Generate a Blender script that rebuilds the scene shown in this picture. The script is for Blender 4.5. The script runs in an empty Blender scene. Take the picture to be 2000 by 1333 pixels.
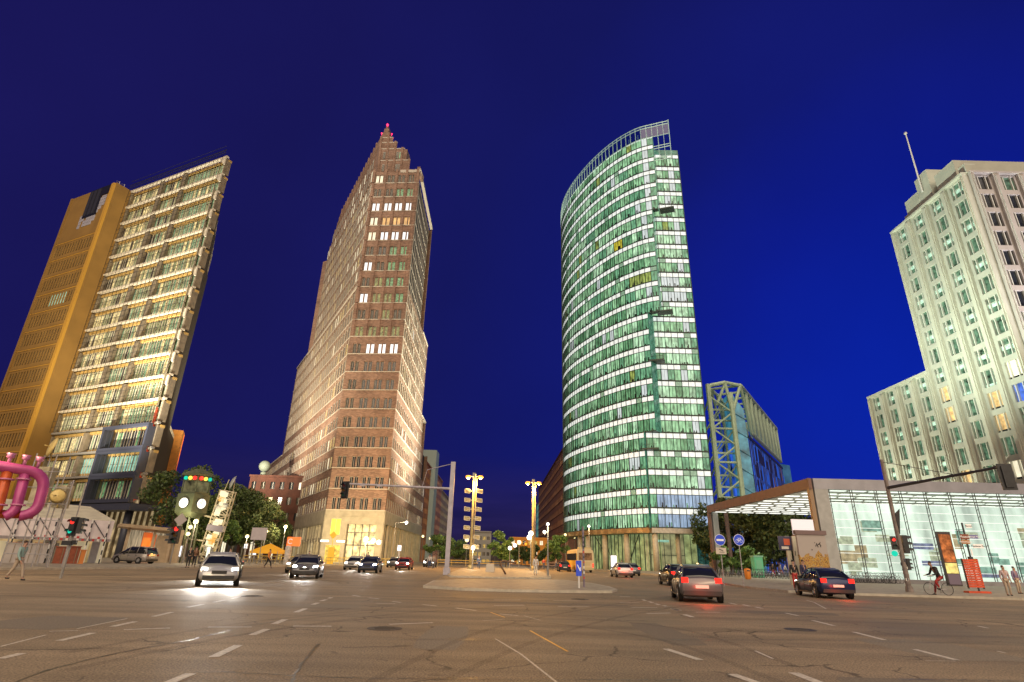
import bpy, bmesh, math, random
from mathutils import Vector, Matrix
import numpy as np
random.seed(7); rng = np.random.default_rng(7)
S = bpy.context.scene
COL = S.collection
R = math.radians
# ------------------------------------------------------------------ camera
FPX, HCAM = 1092.0, 1.45
ROLL = math.atan(.026); PITCH = math.atan(427.5/1092/math.cos(ROLL))
cd = bpy.data.cameras.new('camera'); cam = bpy.data.objects.new('camera', cd); COL.objects.link(cam)
cd.sensor_width = 36; cd.lens = FPX*36/2000; cd.clip_end = 4000; cd.clip_start = .1
fw = Vector((0, math.cos(PITCH), math.sin(PITCH))); up0 = Vector((0, -math.sin(PITCH), math.cos(PITCH))); r0 = Vector((1, 0, 0))
RX = math.cos(ROLL)*r0+math.sin(ROLL)*up0; UY = -math.sin(ROLL)*r0+math.cos(ROLL)*up0
cam.matrix_world = Matrix((RX, UY, -fw)).transposed().to_4x4(); cam.matrix_world.translation = (0, 0, HCAM)
S.camera = cam
def ray(x, y): return fw+RX*((x-1000)/FPX)+UY*((666.5-y)/FPX)
def G(x, y, z=0.0):                       # where the sight line through a photo pixel meets height z
    d = ray(x, y); t = (z-HCAM)/d.z; return Vector((0, 0, HCAM))+d*t
def GD(x, y, dist):                       # the point of that sight line at a horizontal distance
    d = ray(x, y); t = dist/math.hypot(d.x, d.y); return Vector((0, 0, HCAM))+d*t
def px(P):
    d = Vector(P)-Vector((0, 0, HCAM)); w = max(d.dot(fw), .1); return 1000+FPX*d.dot(RX)/w, 666.5-FPX*d.dot(UY)/w
# ------------------------------------------------------------------ world: late dusk sky
W = bpy.data.worlds.new('World'); S.world = W; W.use_nodes = True
nt = W.node_tree; N = nt.nodes; L = nt.links
for n in list(N): N.remove(n)
out = N.new('ShaderNodeOutputWorld'); bg = N.new('ShaderNodeBackground'); L.new(bg.outputs[0], out.inputs[0])
sky = N.new('ShaderNodeTexSky'); sky.sky_type = 'NISHITA'; sky.sun_disc = False
sky.sun_elevation = R(-4.5); sky.sun_rotation = R(38); sky.altitude = 50
tc = N.new('ShaderNodeTexCoord')
dot = N.new('ShaderNodeVectorMath'); dot.operation = 'DOT_PRODUCT'
L.new(tc.outputs['Generated'], dot.inputs[0]); dot.inputs[1].default_value = (math.sin(R(42))*.99, math.cos(R(42))*.99, .10)
rp = N.new('ShaderNodeValToRGB'); L.new(dot.outputs['Value'], rp.inputs[0])
e = rp.color_ramp.elements
e[0].position = .0; e[0].color = (.0095, .008, .092, 1); e[1].position = 1.0; e[1].color = (.0012, .016, .37, 1)
for p_, c_ in ((.35, (.0085, .008, .092, 1)), (.62, (.0068, .0082, .105, 1)), (.80, (.0055, .0092, .155, 1)), (.90, (.0035, .0105, .25, 1))):
    k_ = e.new(p_); k_.color = c_
sep = N.new('ShaderNodeSeparateXYZ'); L.new(tc.outputs['Generated'], sep.inputs[0])
# low cloud bank down the street
mp = N.new('ShaderNodeMapping'); mp.inputs['Scale'].default_value = (3, 3, 22); L.new(tc.outputs['Generated'], mp.inputs[0])
nz = N.new('ShaderNodeTexNoise'); nz.inputs['Scale'].default_value = 1.6; nz.inputs['Detail'].default_value = 6; L.new(mp.outputs[0], nz.inputs['Vector'])
mr = N.new('ShaderNodeMapRange'); mr.inputs['From Min'].default_value = .02; mr.inputs['From Max'].default_value = .17
mr.inputs['To Min'].default_value = 1.0; mr.inputs['To Max'].default_value = 0; L.new(sep.outputs['Z'], mr.inputs['Value'])
d2 = N.new('ShaderNodeMapRange'); L.new(dot.outputs['Value'], d2.inputs['Value'])
d2.inputs['From Min'].default_value = .82; d2.inputs['From Max'].default_value = .90; d2.inputs['To Min'].default_value = 1; d2.inputs['To Max'].default_value = 0
mu = N.new('ShaderNodeMath'); mu.operation = 'MULTIPLY'; L.new(mr.outputs[0], mu.inputs[0]); L.new(d2.outputs[0], mu.inputs[1])
cr = N.new('ShaderNodeValToRGB'); L.new(nz.outputs['Fac'], cr.inputs[0])
cr.color_ramp.elements[0].position = .38; cr.color_ramp.elements[0].color = (.012, .009, .042, 1)
cr.color_ramp.elements[1].position = .62; cr.color_ramp.elements[1].color = (.022, .015, .075, 1)
n3 = N.new('ShaderNodeTexNoise'); n3.inputs['Scale'].default_value = 2.2; n3.inputs['Detail'].default_value = 5; L.new(tc.outputs['Generated'], n3.inputs['Vector'])
m3 = N.new('ShaderNodeMapRange'); L.new(n3.outputs['Fac'], m3.inputs['Value']); m3.inputs['From Min'].default_value = .3; m3.inputs['From Max'].default_value = .7; m3.inputs['To Min'].default_value = .90; m3.inputs['To Max'].default_value = 1.12
v3 = N.new('ShaderNodeVectorMath'); v3.operation = 'SCALE'; L.new(rp.outputs[0], v3.inputs[0]); L.new(m3.outputs[0], v3.inputs['Scale'])
mx = N.new('ShaderNodeMix'); mx.data_type = 'RGBA'; L.new(mu.outputs[0], mx.inputs['Factor']); L.new(v3.outputs[0], mx.inputs['A']); L.new(cr.outputs[0], mx.inputs['B'])
ad = N.new('ShaderNodeMix'); ad.data_type = 'RGBA'; ad.blend_type = 'ADD'; ad.inputs['Factor'].default_value = .02
L.new(mx.outputs['Result'], ad.inputs['A']); L.new(sky.outputs[0], ad.inputs['B'])
L.new(ad.outputs['Result'], bg.inputs['Color']); bg.inputs['Strength'].default_value = 1.0
# added fill lamp, very soft, standing in for the warm glow of the city
sd = bpy.data.lights.new('city_fill', 'SUN'); sd.energy = 2.7; sd.angle = R(70); sd.color = (1, .80, .56)
so = bpy.data.objects.new('city_fill', sd); COL.objects.link(so)
so.rotation_euler = Vector((.05, -.72, .55)).to_track_quat('Z', 'Y').to_euler()
vs = S.view_settings; vs.view_transform = 'Standard'; vs.look = 'None'; vs.exposure = 0; vs.gamma = 1; vs.use_curve_mapping = False
S.cycles.max_bounces = 6; S.cycles.diffuse_bounces = 2; S.cycles.glossy_bounces = 3; S.cycles.transmission_bounces = 6; S.cycles.transparent_max_bounces = 12
S.cycles.sample_clamp_indirect = 3; S.cycles.use_denoising = True
S.cycles.caustics_reflective = False; S.cycles.caustics_refractive = False
# ------------------------------------------------------------------ materials
MATS = {}
def mat(name, base=(.5, .5, .5), rough=.6, metal=0., emit=None, es=0., noise=None, bump=None, spec=None, scale3=None, alpha=None):
    """noise=(scale, dark factor, light factor[, detail]); the texture runs in world-sized object coordinates"""
    if name in MATS: return MATS[name]
    m = bpy.data.materials.new(name); m.use_nodes = True; n = m.node_tree.nodes; l = m.node_tree.links
    b = n['Principled BSDF']; b.inputs['Roughness'].default_value = rough; b.inputs['Metallic'].default_value = metal
    b.inputs['Base Color'].default_value = (*base, 1)
    if spec is not None: b.inputs['Specular IOR Level'].default_value = spec
    tcn = n.new('ShaderNodeTexCoord'); mpn = n.new('ShaderNodeMapping'); l.new(tcn.outputs['Object'], mpn.inputs[0])
    if scale3: mpn.inputs['Scale'].default_value = scale3
    if noise:
        t = n.new('ShaderNodeTexNoise'); t.inputs['Scale'].default_value = noise[0]; t.inputs['Detail'].default_value = noise[3] if len(noise) > 3 else 5
        l.new(mpn.outputs[0], t.inputs['Vector'])
        r_ = n.new('ShaderNodeMapRange'); l.new(t.outputs['Fac'], r_.inputs['Value'])
        r_.inputs['From Min'].default_value = .3; r_.inputs['From Max'].default_value = .7
        r_.inputs['To Min'].default_value = noise[1]; r_.inputs['To Max'].default_value = noise[2]
        for sock, c in (('Base Color', base), ('Emission Color', emit)):
            if c is None: continue
            v = n.new('ShaderNodeVectorMath'); v.operation = 'SCALE'; v.inputs[0].default_value = c
            l.new(r_.outputs[0], v.inputs['Scale']); l.new(v.outputs[0], b.inputs[sock])
    elif emit: b.inputs['Emission Color'].default_value = (*emit, 1)
    if emit: b.inputs['Emission Strength'].default_value = es
    if bump:
        t = n.new('ShaderNodeTexNoise'); t.inputs['Scale'].default_value = bump[0]; t.inputs['Detail'].default_value = 4
        l.new(tcn.outputs['Object'], t.inputs['Vector']); bu = n.new('ShaderNodeBump'); bu.inputs['Strength'].default_value = bump[1]; bu.inputs['Distance'].default_value = bump[2]
        l.new(t.outputs['Fac'], bu.inputs['Height']); l.new(bu.outputs[0], b.inputs['Normal'])
    if alpha is not None: b.inputs['Alpha'].default_value = alpha
    m.cycles.emission_sampling = 'NONE' if es < 4 else 'AUTO'
    MATS[name] = m; return m
def glassy(name, tint, refl=.12, rough=.03):
    m = bpy.data.materials.new(name); m.use_nodes = True; n = m.node_tree.nodes; l = m.node_tree.links
    for x in list(n): n.remove(x)
    o = n.new('ShaderNodeOutputMaterial'); t = n.new('ShaderNodeBsdfTransparent'); t.inputs[0].default_value = (*tint, 1)
    g = n.new('ShaderNodeBsdfGlossy'); g.inputs['Roughness'].default_value = rough
    fr = n.new('ShaderNodeLayerWeight'); fr.inputs['Blend'].default_value = .35
    r_ = n.new('ShaderNodeMapRange'); l.new(fr.outputs['Fresnel'], r_.inputs['Value']); r_.inputs['To Min'].default_value = refl*.5; r_.inputs['To Max'].default_value = .7
    mi = n.new('ShaderNodeMixShader'); l.new(r_.outputs[0], mi.inputs[0]); l.new(t.outputs[0], mi.inputs[1]); l.new(g.outputs[0], mi.inputs[2]); l.new(mi.outputs[0], o.inputs[0])
    MATS[name] = m; return m
# ------------------------------------------------------------------ mesh builder
class MB:
    def __init__(s): s.v = []; s.f = []; s.m = []
    def quad(s, a, b, c, d, mi=0):
        k = len(s.v); s.v += [tuple(a), tuple(b), tuple(c), tuple(d)]; s.f.append((k, k+1, k+2, k+3)); s.m.append(mi)
    def hexa(s, p, mi=0):               # p: 4 bottom, 4 top, both counter-clockwise
        k = len(s.v); s.v += [tuple(q) for q in p]
        for f in ((0, 3, 2, 1), (4, 5, 6, 7), (0, 1, 5, 4), (1, 2, 6, 5), (2, 3, 7, 6), (3, 0, 4, 7)):
            s.f.append(tuple(k+i for i in f)); s.m.append(mi)
    def box(s, c, d, mi=0, rz=0, tilt=0):
        x, y, z = d[0]/2, d[1]/2, d[2]/2; M = Matrix.Rotation(rz, 3, 'Z') @ Matrix.Rotation(tilt, 3, 'Y'); c = Vector(c)
        s.hexa([c+M@Vector(q) for q in ((-x, -y, -z), (x, -y, -z), (x, y, -z), (-x, y, -z), (-x, -y, z), (x, -y, z), (x, y, z), (-x, y, z))], mi)
    def prism(s, poly, z0, z1, mi=0, mt=None):
        k = len(s.v); n = len(poly)
        if sum((poly[i][0]*poly[(i+1) % n][1]-poly[(i+1) % n][0]*poly[i][1]) for i in range(n)) < 0: poly = poly[::-1]
        s.v += [(p[0], p[1], z0) for p in poly]+[(p[0], p[1], z1) for p in poly]
        for i in range(n):
            j = (i+1) % n; s.f.append((k+i, k+j, k+n+j, k+n+i)); s.m.append(mi)
        s.f.append(tuple(k+n+i for i in range(n))); s.m.append(mi if mt is None else mt)
        s.f.append(tuple(k+n-1-i for i in range(n))); s.m.append(mi)
    def tube(s, a, b, r, r2=None, n=8, mi=0, cap=True):
        a = Vector(a); b = Vector(b); r2 = r if r2 is None else r2; d = (b-a)
        if d.length < 1e-6: return
        d.normalize(); u = d.orthogonal().normalized(); w = d.cross(u); k = len(s.v)
        for P, rr in ((a, r), (b, r2)):
            for i in range(n):
                t = 2*math.pi*i/n; s.v.append(tuple(P+(u*math.cos(t)+w*math.sin(t))*rr))
        for i in range(n):
            j = (i+1) % n; s.f.append((k+i, k+j, k+n+j, k+n+i)); s.m.append(mi)
        if cap:
            s.f.append(tuple(k+n-1-i for i in range(n))); s.m.append(mi); s.f.append(tuple(k+n+i for i in range(n))); s.m.append(mi)
    def path(s, pts, r, n=10, mi=0):     # smooth swept pipe
        pts = [Vector(p) for p in pts]; k = len(s.v); u = None
        for i, P in enumerate(pts):
            d = (pts[min(i+1, len(pts)-1)]-pts[max(i-1, 0)]).normalized()
            u = d.orthogonal().normalized() if u is None else (u-d*u.dot(d)).normalized(); w = d.cross(u)
            for q in range(n):
                t = 2*math.pi*q/n; s.v.append(tuple(P+(u*math.cos(t)+w*math.sin(t))*r))
        for i in range(len(pts)-1):
            for q in range(n):
                j = (q+1) % n; a = k+i*n; s.f.append((a+q, a+j, a+n+j, a+n+q)); s.m.append(mi)
        s.f.append(tuple(k+n-1-i for i in range(n))); s.m.append(mi); a = k+(len(pts)-1)*n; s.f.append(tuple(a+i for i in range(n))); s.m.append(mi)
    def lathe(s, prof, c=(0, 0, 0), n=16, mi=0, axis='Z'):
        k = len(s.v); c = Vector(c)
        for r, h in prof:
            for i in range(n):
                t = 2*math.pi*i/n; p = (r*math.cos(t), r*math.sin(t), h)
                if axis == 'X': p = (p[2], p[0], p[1])
                if axis == 'Y': p = (p[0], p[2], p[1])
                s.v.append(tuple(c+Vector(p)))
        for q in range(len(prof)-1):
            for i in range(n):
                j = (i+1) % n; a = k+q*n; s.f.append((a+i, a+j, a+n+j, a+n+i)); s.m.append(mi)
    def ball(s, c, r, mi=0, n=12, sz=1):
        s.lathe([(max(r*math.sin(math.pi*i/8), .001), -r*sz*math.cos(math.pi*i/8)) for i in range(9)], c, n, mi)
    def build(s, name, mats, parent=None, smooth=False, loc=None):
        if not isinstance(mats, (list, tuple)): mats = [mats]
        me = bpy.data.meshes.new(name); off = Vector((0, 0, 0))
        if parent is not None:
            q = parent
            while q is not None: off += q.location; q = q.parent
        elif loc is not None: off = Vector(loc)
        vv = [(v[0]-off.x, v[1]-off.y, v[2]-off.z) for v in s.v]
        me.from_pydata(vv, [], s.f)
        for m_ in mats: me.materials.append(m_)
        if len(mats) > 1: me.polygons.foreach_set('material_index', s.m)
        if smooth:
            me.polygons.foreach_set('use_smooth', [True]*len(s.f))
        me.validate(); me.update()
        o = bpy.data.objects.new(name, me); COL.objects.link(o)
        if parent is not None: o.parent = parent
        elif loc is not None: o.location = loc
        return o
def tag(o, label=None, cat=None, group=None, kind=None):
    if label: o['label'] = label
    if cat: o['category'] = cat
    if group: o['group'] = group
    if kind: o['kind'] = kind
    return o
def thing(name, label, cat, loc=(0, 0, 0), group=None, rz=0):
    o = bpy.data.objects.new(name, None); COL.objects.link(o); o.location = loc; o.rotation_euler = (0, 0, rz); o.empty_display_size = .3
    return tag(o, label, cat, group)
def dup(root, loc, rz, label, group=None):
    r = root.copy(); COL.objects.link(r); r.location = loc; r.rotation_euler = (0, 0, rz); r['label'] = label
    if group: r['group'] = group
    def rec(a, b):
        for ch in a.children:
            c = ch.copy(); COL.objects.link(c); c.parent = b; rec(ch, c)
    rec(root, r); return r
def lamp(kind, loc, energy, color=(1, .75, .45), target=None, size=60, blend=.6, rad=.15, parent=None):
    d = bpy.data.lights.new('lamp_light', kind); d.energy = energy; d.color = color
    if kind in ('POINT', 'SPOT'): d.shadow_soft_size = rad
    if kind == 'SPOT': d.spot_size = R(size); d.spot_blend = blend
    o = bpy.data.objects.new('lamp_light', d); COL.objects.link(o); o.location = loc
    if target is not None: o.rotation_euler = (Vector(loc)-Vector(target)).to_track_quat('Z', 'Y').to_euler()
    if parent is not None: o.parent = parent; o.location = Vector(loc)-parent.location
    return o
def text(body, size, loc, rot, m, parent=None, depth=.01):
    c = bpy.data.curves.new('lettering_curve', 'FONT'); c.body = body; c.size = size; c.align_x = 'CENTER'; c.align_y = 'CENTER'; c.extrude = depth
    tmp = bpy.data.objects.new('lettering_tmp', c); me = bpy.data.meshes.new_from_object(tmp); bpy.data.objects.remove(tmp); me.materials.clear(); me.materials.append(m)
    o = bpy.data.objects.new('lettering', me); COL.objects.link(o); o.rotation_euler = rot
    o.location = loc
    if parent is not None:
        q = parent; off = Vector((0, 0, 0))
        while q is not None: off += q.location; q = q.parent
        o.parent = parent; o.location = Vector(loc)-off
    return o
class F:                                   # a facade frame: s along, n outward, z up
    def __init__(s, P, az, sign=1):
        a = R(az); s.P = Vector((P[0], P[1], 0)); s.d = Vector((math.sin(a), math.cos(a), 0)); s.n = Vector((s.d.y, -s.d.x, 0))*sign; s.sign = sign
    def pt(s, a, n, z): return s.P+s.d*a+s.n*n+Vector((0, 0, z))
    def box(s, m, s0, s1, n0, n1, z0, z1, mi=0):
        if s1-s0 < 1e-4 or z1-z0 < 1e-4: return
        q = [s.pt(a, n, z0) for a, n in ((s0, n0), (s1, n0), (s1, n1), (s0, n1))]
        if s.sign > 0: q = q[::-1]
        m.hexa(q+[v+Vector((0, 0, z1-z0)) for v in q], mi)
    def quad(s, m, s0, s1, n, z0, z1, mi=0):
        q = [s.pt(s0, n, z0), s.pt(s1, n, z0), s.pt(s1, n, z1), s.pt(s0, n, z1)]
        if s.sign < 0: q = q[::-1]
        m.quad(*q, mi)
def gwall(m, f, s0, s1, z0, z1, rows, cols, nin, nout, mi=0):
    """a wall with real openings: spandrels between the window rows, piers between the windows"""
    z = z0
    for a, b in rows:
        f.box(m, s0, s1, nin, nout, z, a, mi)
        s = s0
        for c, d in cols:
            f.box(m, s, c, nin, nout-.003, a, b, mi); s = d
        f.box(m, s, s1, nin, nout-.003, a, b, mi); z = b
    f.box(m, s0, s1, nin, nout, z, z1, mi)
def area(f, s0, s1, z0, z1, n=0):
    a = [px(f.pt(*q)) for q in ((s0, n, z0), (s1, n, z0), (s1, n, z1), (s0, n, z1))]
    ar = 0.
    for i in range(4): ar += a[i][0]*a[(i+1) % 4][1]-a[(i+1) % 4][0]*a[i][1]
    cx = sum(q[0] for q in a)/4; cy = sum(q[1] for q in a)/4
    ar = abs(ar)/2
    return ar if (-20 < cx < 2020 and -20 < cy < 1340) else ar*.01
class Windows:
    """collects the windows of one building; the 100 that show largest become parts, the rest one part"""
    def __init__(s, parent, mats): s.r = []; s.parent = parent; s.mats = mats
    def add(s, ar, fn, label=None): s.r.append((ar, len(s.r), fn, label))
    def done(s, name='window', top=100):
        s.r.sort(key=lambda t: (-t[0], t[1]))
        for ar, _, fn, lb in s.r[:top]:
            m = MB(); fn(m); used = sorted(set(m.m)); mp_ = {u: i for i, u in enumerate(used)}; m.m = [mp_[i] for i in m.m]
            o = m.build(name, [s.mats[u] for u in used], s.parent)
            if lb: o['label'] = lb
        if len(s.r) > top:
            m = MB()
            for ar, _, fn, lb in s.r[top:]: fn(m)
            o = m.build(name, s.mats, s.parent); o['kind'] = 'stuff'
# lit and unlit window panes
P_DARK = mat('pane_dark', (.02, .025, .03), .12, spec=.8)
P_DARK2 = mat('pane_brownish', (.035, .03, .02), .15, emit=(.09, .07, .035), es=.35, noise=(1.3, .3, 1.6))
P_WHITE = mat('pane_lit_white', (.6, .6, .6), .4, emit=(.92, .96, 1.), es=1.15, noise=(.9, .85, 1.1))
P_CREAM = mat('pane_lit_cream', (.6, .6, .5), .4, emit=(1., .92, .66), es=.95, noise=(.9, .8, 1.1))
P_WARM = mat('pane_lit_orange', (.5, .4, .2), .4, emit=(1., .52, .16), es=.75, noise=(1.2, .6, 1.2))
P_GREEN = mat('pane_lit_green', (.1, .2, .1), .3, emit=(.12, .30, .13), es=.65, noise=(2.2, .2, 1.9))
P_OLIVE = mat('pane_lit_olive', (.1, .1, .05), .3, emit=(.26, .27, .08), es=.7, noise=(2.2, .2, 1.8))
P_TEAL = mat('pane_lit_teal', (.1, .2, .2), .3, emit=(.40, .78, .58), es=.75, noise=(1.2, .5, 1.25))
P_BLUE = mat('pane_lit_blue', (.05, .1, .3), .3, emit=(.06, .14, .7), es=.8, noise=(1.5, .5, 1.3))
P_YELLOW = mat('pane_lit_yellow', (.5, .4, .1), .3, emit=(1., .70, .06), es=.95, noise=(1.2, .8, 1.1))
P_GOLD = mat('pane_lit_gold', (.5, .4, .1), .3, emit=(.75, .5, .12), es=.55, noise=(1.6, .3, 1.4))
STEEL = mat('galvanised_steel', (.42, .41, .42), .45, .6, noise=(6, .8, 1.15))
DARKST = mat('dark_steel', (.05, .05, .06), .5, .3)
BLACKP = mat('black_plastic', (.015, .015, .018), .4)
CONC = mat('concrete', (.38, .36, .31), .85, noise=(1.2, .75, 1.2), bump=(8, .2, .02))
WHITEP = mat('white_paint', (.75, .74, .7), .5, noise=(3, .9, 1.05))
# ================================================================== GROUND
def asphalt():
    m = bpy.data.materials.new('asphalt'); m.use_nodes = True; n = m.node_tree.nodes; l = m.node_tree.links; b = n['Principled BSDF']
    t = n.new('ShaderNodeTexCoord')
    a = n.new('ShaderNodeTexNoise'); a.inputs['Scale'].default_value = .22; a.inputs['Detail'].default_value = 7; l.new(t.outputs['Object'], a.inputs['Vector'])
    mp2 = n.new('ShaderNodeMapping'); mp2.inputs['Scale'].default_value = (.09, 1.3, 1); mp2.inputs['Rotation'].default_value = (0, 0, R(3)); l.new(t.outputs['Object'], mp2.inputs[0])
    s = n.new('ShaderNodeTexNoise'); s.inputs['Scale'].default_value = 1.0; s.inputs['Detail'].default_value = 4; l.new(mp2.outputs[0], s.inputs['Vector'])
    g = n.new('ShaderNodeTexNoise'); g.inputs['Scale'].default_value = 34; g.inputs['Detail'].default_value = 3; l.new(t.outputs['Object'], g.inputs['Vector'])
    v = n.new('ShaderNodeTexVoronoi'); v.inputs['Scale'].default_value = 38; l.new(t.outputs['Object'], v.inputs['Vector'])
    def mr_(src, a0, a1, b0, b1):
        q = n.new('ShaderNodeMapRange'); l.new(src, q.inputs['Value']); q.inputs['From Min'].default_value = a0; q.inputs['From Max'].default_value = a1
        q.inputs['To Min'].default_value = b0; q.inputs['To Max'].default_value = b1; return q.outputs[0]
    def mul(x, y):
        q = n.new('ShaderNodeMath'); q.operation = 'MULTIPLY'; l.new(x, q.inputs[0]); l.new(y, q.inputs[1]); return q.outputs[0]
    f_ = mul(mul(mr_(a.outputs['Fac'], .3, .7, .72, 1.25), mr_(s.outputs['Fac'], .3, .7, .78, 1.22)), mul(mr_(g.outputs['Fac'], .3, .7, .42, 1.6), mr_(v.outputs['Distance'], .0, .6, .8, 1.25)))
    ds = n.new('ShaderNodeTexNoise'); ds.inputs['Scale'].default_value = 1.4; ds.inputs['Detail'].default_value = 6; l.new(t.outputs['Object'], ds.inputs['Vector'])
    vm = n.new('ShaderNodeVectorMath'); vm.operation = 'MULTIPLY_ADD'; l.new(ds.outputs['Color'], vm.inputs[0]); vm.inputs[1].default_value = (.9, .9, 0); l.new(t.outputs['Object'], vm.inputs[2])
    ck = n.new('ShaderNodeTexVoronoi'); ck.feature = 'DISTANCE_TO_EDGE'; ck.inputs['Scale'].default_value = .34; l.new(vm.outputs[0], ck.inputs['Vector'])
    mk = n.new('ShaderNodeTexNoise'); mk.inputs['Scale'].default_value = .5; mk.inputs['Detail'].default_value = 2; l.new(t.outputs['Object'], mk.inputs['Vector'])
    crk = mr_(ck.outputs['Distance'], .002, .011, .38, 1.0); mx_ = n.new('ShaderNodeMath'); mx_.operation = 'MAXIMUM'; l.new(crk, mx_.inputs[0]); l.new(mr_(mk.outputs['Fac'], .56, .48, .0, 1.0), mx_.inputs[1])
    f_ = mul(f_, mx_.outputs[0])
    c = n.new('ShaderNodeVectorMath'); c.operation = 'SCALE'; c.inputs[0].default_value = (.215, .166, .106); l.new(f_, c.inputs['Scale']); l.new(c.outputs[0], b.inputs['Base Color'])
    l.new(mr_(a.outputs['Fac'], .3, .7, .58, .80), b.inputs['Roughness']); b.inputs['Specular IOR Level'].default_value = .34
    bu = n.new('ShaderNodeBump'); bu.inputs['Strength'].default_value = .6; bu.inputs['Distance'].default_value = .012; l.new(g.outputs['Fac'], bu.inputs['Height']); l.new(bu.outputs[0], b.inputs['Normal'])
    return m
ASPH = asphalt()
PAVE = mat('paving_slabs', (.34, .30, .23), .6, noise=(2.2, .72, 1.2, 8), bump=(14, .3, .02))
KERB = mat('kerb_stone', (.48, .44, .36), .7, noise=(3, .8, 1.15))
EARTH = mat('far_ground', (.06, .055, .045), .9, noise=(.05, .7, 1.3))
m = MB(); m.quad((-1500, -200, -.30), (1500, -200, -.30), (1500, 2500, -.30), (-1500, 2500, -.30)); tag(m.build('ground', EARTH), kind='structure')
m = MB(); m.prism([(-140, -40), (140, -40), (140, 420), (-140, 420)], -.29, 0)
ROAD = tag(m.build('road', ASPH), kind='structure')
def slab(name, poly, h, top, kw=.16, kerb=True, parent=None):
    """a raised pavement with a real kerb stone along its edge"""
    c = Vector((sum(p[0] for p in poly)/len(poly), sum(p[1] for p in poly)/len(poly)))
    m = MB(); m.prism([tuple(p[:2]) for p in poly], -.05, h, 1 if kerb else 0)
    ins = [tuple(c+(Vector(p[:2])-c)*(1-kw/max((Vector(p[:2])-c).length, 1))) for p in poly]
    m.prism(ins, h-.02, h+.004, 0)
    return tag(m.build(name, [top, KERB]), kind='structure')
slab('pavement', [(-120, 38), (-33.7, 40.0), (-30.0, 57), (-28.5, 74), (-27, 96), (-21.5, 110), (-20.5, 250), (-21.5, 400), (-138, 400), (-138, 38)], .13, PAVE)
slab('pavement', [(17.3, 200), (17.6, 120), (20.5, 75), (19.4, 61), (17.9, 50), (16.9, 42), (17.4, 37.5), (20, 36.0), (24, 35.6), (29.9, 35.2), (60, 34), (138, 32), (138, 400), (17.2, 400)], .13, PAVE)
isl = [G(826, 1149), G(900, 1154), G(1000, 1157), G(1100, 1158.5), G(1196, 1159), G(1206, 1156), G(1190, 1150), G(1155, 1142.5), G(1100, 1136), G(1000, 1135), G(900, 1135), G(846, 1138)]
slab('traffic_island', isl, .12, PAVE)
slab('traffic_island', [(-4.6, 50), (-5.4, 56), (-6.6, 90), (-7.5, 200), (-7.8, 380), (4.4, 380), (4.6, 200), (4.8, 90), (4.6, 62), (3.9, 52.5), (0, 50)], .12, PAVE)
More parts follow.
